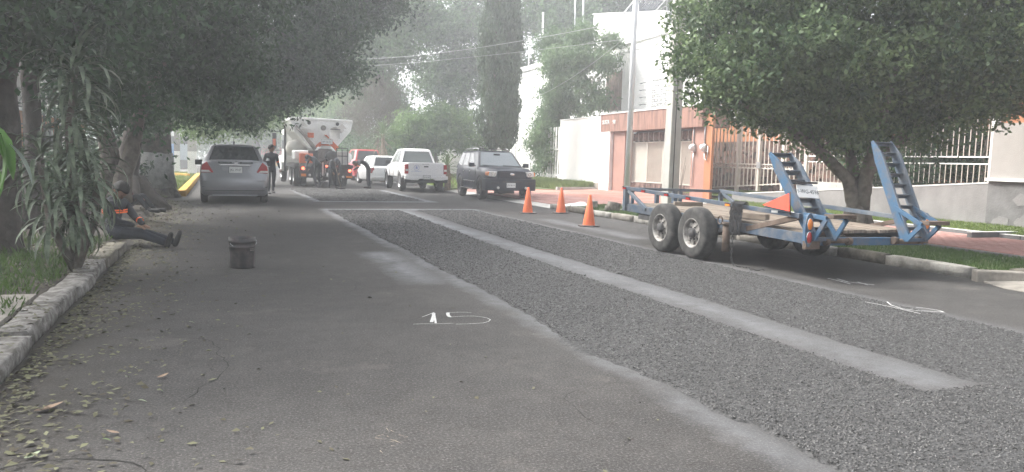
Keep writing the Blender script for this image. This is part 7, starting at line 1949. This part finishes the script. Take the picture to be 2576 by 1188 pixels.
# 1 seated worker, back against the plants, legs stretched into the road
Jm = dict(pelvis=(0, 0, .16), waist=(.02, .02, .30), chest=(.05, .02, .48), neck=(.10, -.02, .66), headc=(.16, -.04, .74), shL=(.08, .19, .58), shR=(.08, -.20, .56), elL=(.22, .27, .34), elR=(.26, -.22, .33), wrL=(.42, .17, .26), wrR=(.47, -.10, .27),
          hipL=(.10, .10, .14), hipR=(.10, -.10, .14), knL=(.52, .15, .12), knR=(.52, -.06, .15), anL=(.92, .18, .02), anR=(.92, -.02, .02))
t, _b = figure('worker in dark clothes with an orange band sitting on the kerb end, legs stretched out', (-1.50, 12.72, .05), R(-30), Jm, M_cloth_dark, M_cloth_jean, 1.12)
h = head(t, (.20, -.04, .77), (R(62), 0, R(82)), s=1.1)
boot(t, (.95, .18, -.05), (.25, .05, .9), s=1.0, up=(-.6, 0, .5)); boot(t, (.95, -.02, -.05), (.3, -.1, .9), up=(-.6, 0, .5))
hand(t, (.43, .16, .25), (.8, -.4, -.1)); hand(t, (.48, -.09, .265), (.8, .2, -.15), side=-1)
mb = MB()
for q in (0, 1):
    mb.lathe([(1, 0), (1.02, .0), (1.02, .024), (1, .024)], (0, 0, 0), 'z', 26, cap0=False, cap1=False)
mb = MB(); rr = []
for j in range(29):
    a = 6.283*j/28; rr.append((.075+.145*math.cos(a)*.95, .0+.215*math.sin(a)))
for dz in (0, .032):
    vs = [(x+.0, y, .435+dz+z_) for z_ in (0, .024) for x, y in rr]
    mb.add(vs, [(i, i+1, i+30, i+29) for i in range(28)], 0, True)
obj('reflective_band', mb, M_hiviz, t)
mb = MB(); mb.tube([(.33, .22, .31), (.30, .235, .32)], .052, 12, cap=False); obj('sleeve_band', mb, M_hiviz, t)

# 2 second worker dozing against the ficus roots, dark red shirt
Jn = dict(pelvis=(0, 0, .13), waist=(-.02, 0, .26), chest=(-.04, 0, .42), neck=(.02, 0, .58), headc=(.07, 0, .66), shL=(-.01, .19, .52), shR=(-.01, -.19, .52), elL=(.14, .25, .28), elR=(.16, -.22, .28), wrL=(.34, .12, .30), wrR=(.34, -.06, .30),
          hipL=(.08, .10, .12), hipR=(.08, -.10, .12), knL=(.38, .14, .36), knR=(.38, -.10, .36), anL=(.62, .14, .06), anR=(.62, -.12, .06))
t, _b = figure('second worker in a dark red shirt resting among the ficus roots', (-1.95, 18.4, .10), R(-20), Jn, mat('dark_red_cloth', (.07, .022, .022), .9, var=.2, scale=8), M_cloth_dark)
head(t, (.09, 0, .72), (R(30), 0, R(90)), cap=None)
boot(t, (.64, .14, 0), (1, .1, 0)); boot(t, (.64, -.12, 0), (1, -.1, 0)); hand(t, (.35, .12, .3), (.7, -.4, -.2)); hand(t, (.35, -.06, .3), (.7, .3, -.2), side=-1)

# 3 pedestrian walking ahead of the sedan on its right, holding a grey folder
Jp = dict(pelvis=(0, 0, .92), waist=(0, 0, 1.06), chest=(0, -.01, 1.26), neck=(0, 0, 1.45), headc=(0, -.02, 1.55), shL=(-.18, 0, 1.38), shR=(.18, 0, 1.38), elL=(-.26, .04, 1.12), elR=(.25, .05, 1.12), wrL=(-.22, -.14, .98), wrR=(.27, -.08, .90),
          hipL=(-.09, 0, .88), hipR=(.09, 0, .88), knL=(-.10, -.05, .48), knR=(.09, .04, .48), anL=(-.10, -.02, .09), anR=(.10, .16, .10))
t, _b = figure('pedestrian in black with an orange armband walking beside the silver sedan', (1.74, 28.7, 0), R(12), Jp, M_cloth_dark, M_cloth_dark)
head(t, (0, -.02, 1.61), (R(6), 0, R(75)))
boot(t, (-.10, .03, 0), (0, -1, 0)); boot(t, (.10, .2, .02), (0, -1, 0)); hand(t, (.275, -.09, .89), (.1, -.2, -1)); hand(t, (-.22, -.15, .97), (.3, -.6, -.4), side=-1)
mb = MB(); mb.boxc((-.16, -.20, 1.10), (.05, .22, .30)); obj('folder', mb, mat('grey_folder', (.2, .21, .23), .5), t, bevel=.01)
mb = MB(); mb.tube([(.235, .045, 1.17), (.25, .05, 1.13)], .058, 12, cap=False); obj('armband', mb, M_hiviz, t)

# 4 worker stooping at the back of the truck, between its tail lamps
Jw = dict(pelvis=(0, .05, .86), waist=(0, -.05, .98), chest=(0, -.20, 1.12), neck=(0, -.36, 1.20), headc=(0, -.45, 1.20), shL=(-.18, -.31, 1.16), shR=(.18, -.31, 1.16), elL=(-.26, -.36, .90), elR=(.24, -.38, .88), wrL=(-.14, -.50, .72), wrR=(.12, -.50, .70),
          hipL=(-.10, .05, .82), hipR=(.10, .05, .82), knL=(-.14, -.06, .46), knR=(.13, -.04, .46), anL=(-.15, .04, .09), anR=(.15, .05, .09))
t, _b = figure('worker in grey stooping behind the truck between its tail lamps', (4.62, 34.15, 0), R(8), Jw, M_cloth_grey, M_cloth_dark)
head(t, (0, -.49, 1.17), (R(58), 0, 0), cap=M_cloth_grey)
boot(t, (-.15, .08, 0), (-.2, -1, 0)); boot(t, (.15, .09, 0), (.2, -1, 0)); hand(t, (-.14, -.51, .71), (.3, -.5, -.7)); hand(t, (.12, -.51, .69), (-.3, -.5, -.7), side=-1)
tl_ = thing('hand_tool', 'long handled rake held by the stooping worker in grey', 'rake', (4.62, 34.15, 0), R(8))
mb = MB(); mb.tube([(0, -.12, 1.2), (0.02, -.62, .64), (.04, -1.05, .06)], .016, 8); obj('handle', mb, M_wood, tl_)
mb = MB(); mb.boxc((.04, -1.06, .04), (.4, .03, .05)); obj('blade', mb, M_grime, tl_)

# 5 worker bending over at the right rear corner of the truck
Jb = dict(pelvis=(.10, 0, .93), waist=(.0, 0, 1.06), chest=(-.16, 0, 1.18), neck=(-.36, 0, 1.18), headc=(-.47, 0, 1.14), shL=(-.30, .18, 1.16), shR=(-.30, -.18, 1.16), elL=(-.36, .2, .92), elR=(-.40, -.2, .93), wrL=(-.56, .12, .80), wrR=(-.58, -.12, .82),
          hipL=(.10, .09, .88), hipR=(.10, -.09, .88), knL=(.08, .10, .48), knR=(.10, -.10, .48), anL=(.12, .12, .09), anR=(.16, -.10, .09))
t, _b = figure('worker in dark overalls bending over at the right rear corner of the truck', (6.10, 34.4, 0), R(0), Jb, M_cloth_dark, M_cloth_dark)
head(t, (-.50, 0, 1.10), (R(60), 0, R(-90)))
boot(t, (.15, .12, 0), (-1, .1, 0)); boot(t, (.19, -.10, 0), (-1, -.1, 0)); hand(t, (-.57, .12, .79), (-.8, 0, -.4)); hand(t, (-.59, -.12, .81), (-.8, 0, -.4), side=-1)
mb = MB(); mb.tube([(-.375, -.2, 1.00), (-.385, -.2, .965)], .06, 12, cap=False); obj('sleeve_band', mb, M_hiviz, t)

# 6 third worker leaning on the left of the discharge chute
Jt = dict(Jw); 
t, _b = figure('worker in grey leaning over the hoses left of the chute', (4.05, 34.9, .0), R(-60), {k_: (x, y, z+.12 if z > .6 else z) for k_, (x, y, z) in Jw.items()}, M_cloth_grey, M_cloth_dark)
head(t, (0, -.49, 1.29), (R(58), 0, 0), cap=M_cloth_dark)
boot(t, (-.15, .08, 0), (-.2, -1, 0)); boot(t, (.15, .09, 0), (.2, -1, 0)); hand(t, (-.14, -.51, .83), (.3, -.5, -.7)); hand(t, (.12, -.51, .81), (-.3, -.5, -.7), side=-1)
# ================================================================== HAZE VOLUME STANDING IN FOR LENS GLARE
hz = MB(); hz.box(-950, 950, -450, 1450, -1.1, 19.0)
ho = obj('haze', hz, mat('glare_haze', (1, 1, 1), 1))
hm = MATS['glare_haze']; N_, L_ = hm.node_tree.nodes, hm.node_tree.links
N_.clear()
vo = N_.new('ShaderNodeVolumePrincipled'); vo.inputs['Color'].default_value = (.93, .96, 1.0, 1); vo.inputs['Density'].default_value = 0.0043; vo.inputs['Anisotropy'].default_value = 0.5
ou = N_.new('ShaderNodeOutputMaterial'); L_.new(vo.outputs[0], ou.inputs['Volume'])
tag(ho, 'thin even haze volume standing in for lens glare over the street', kind='stuff')
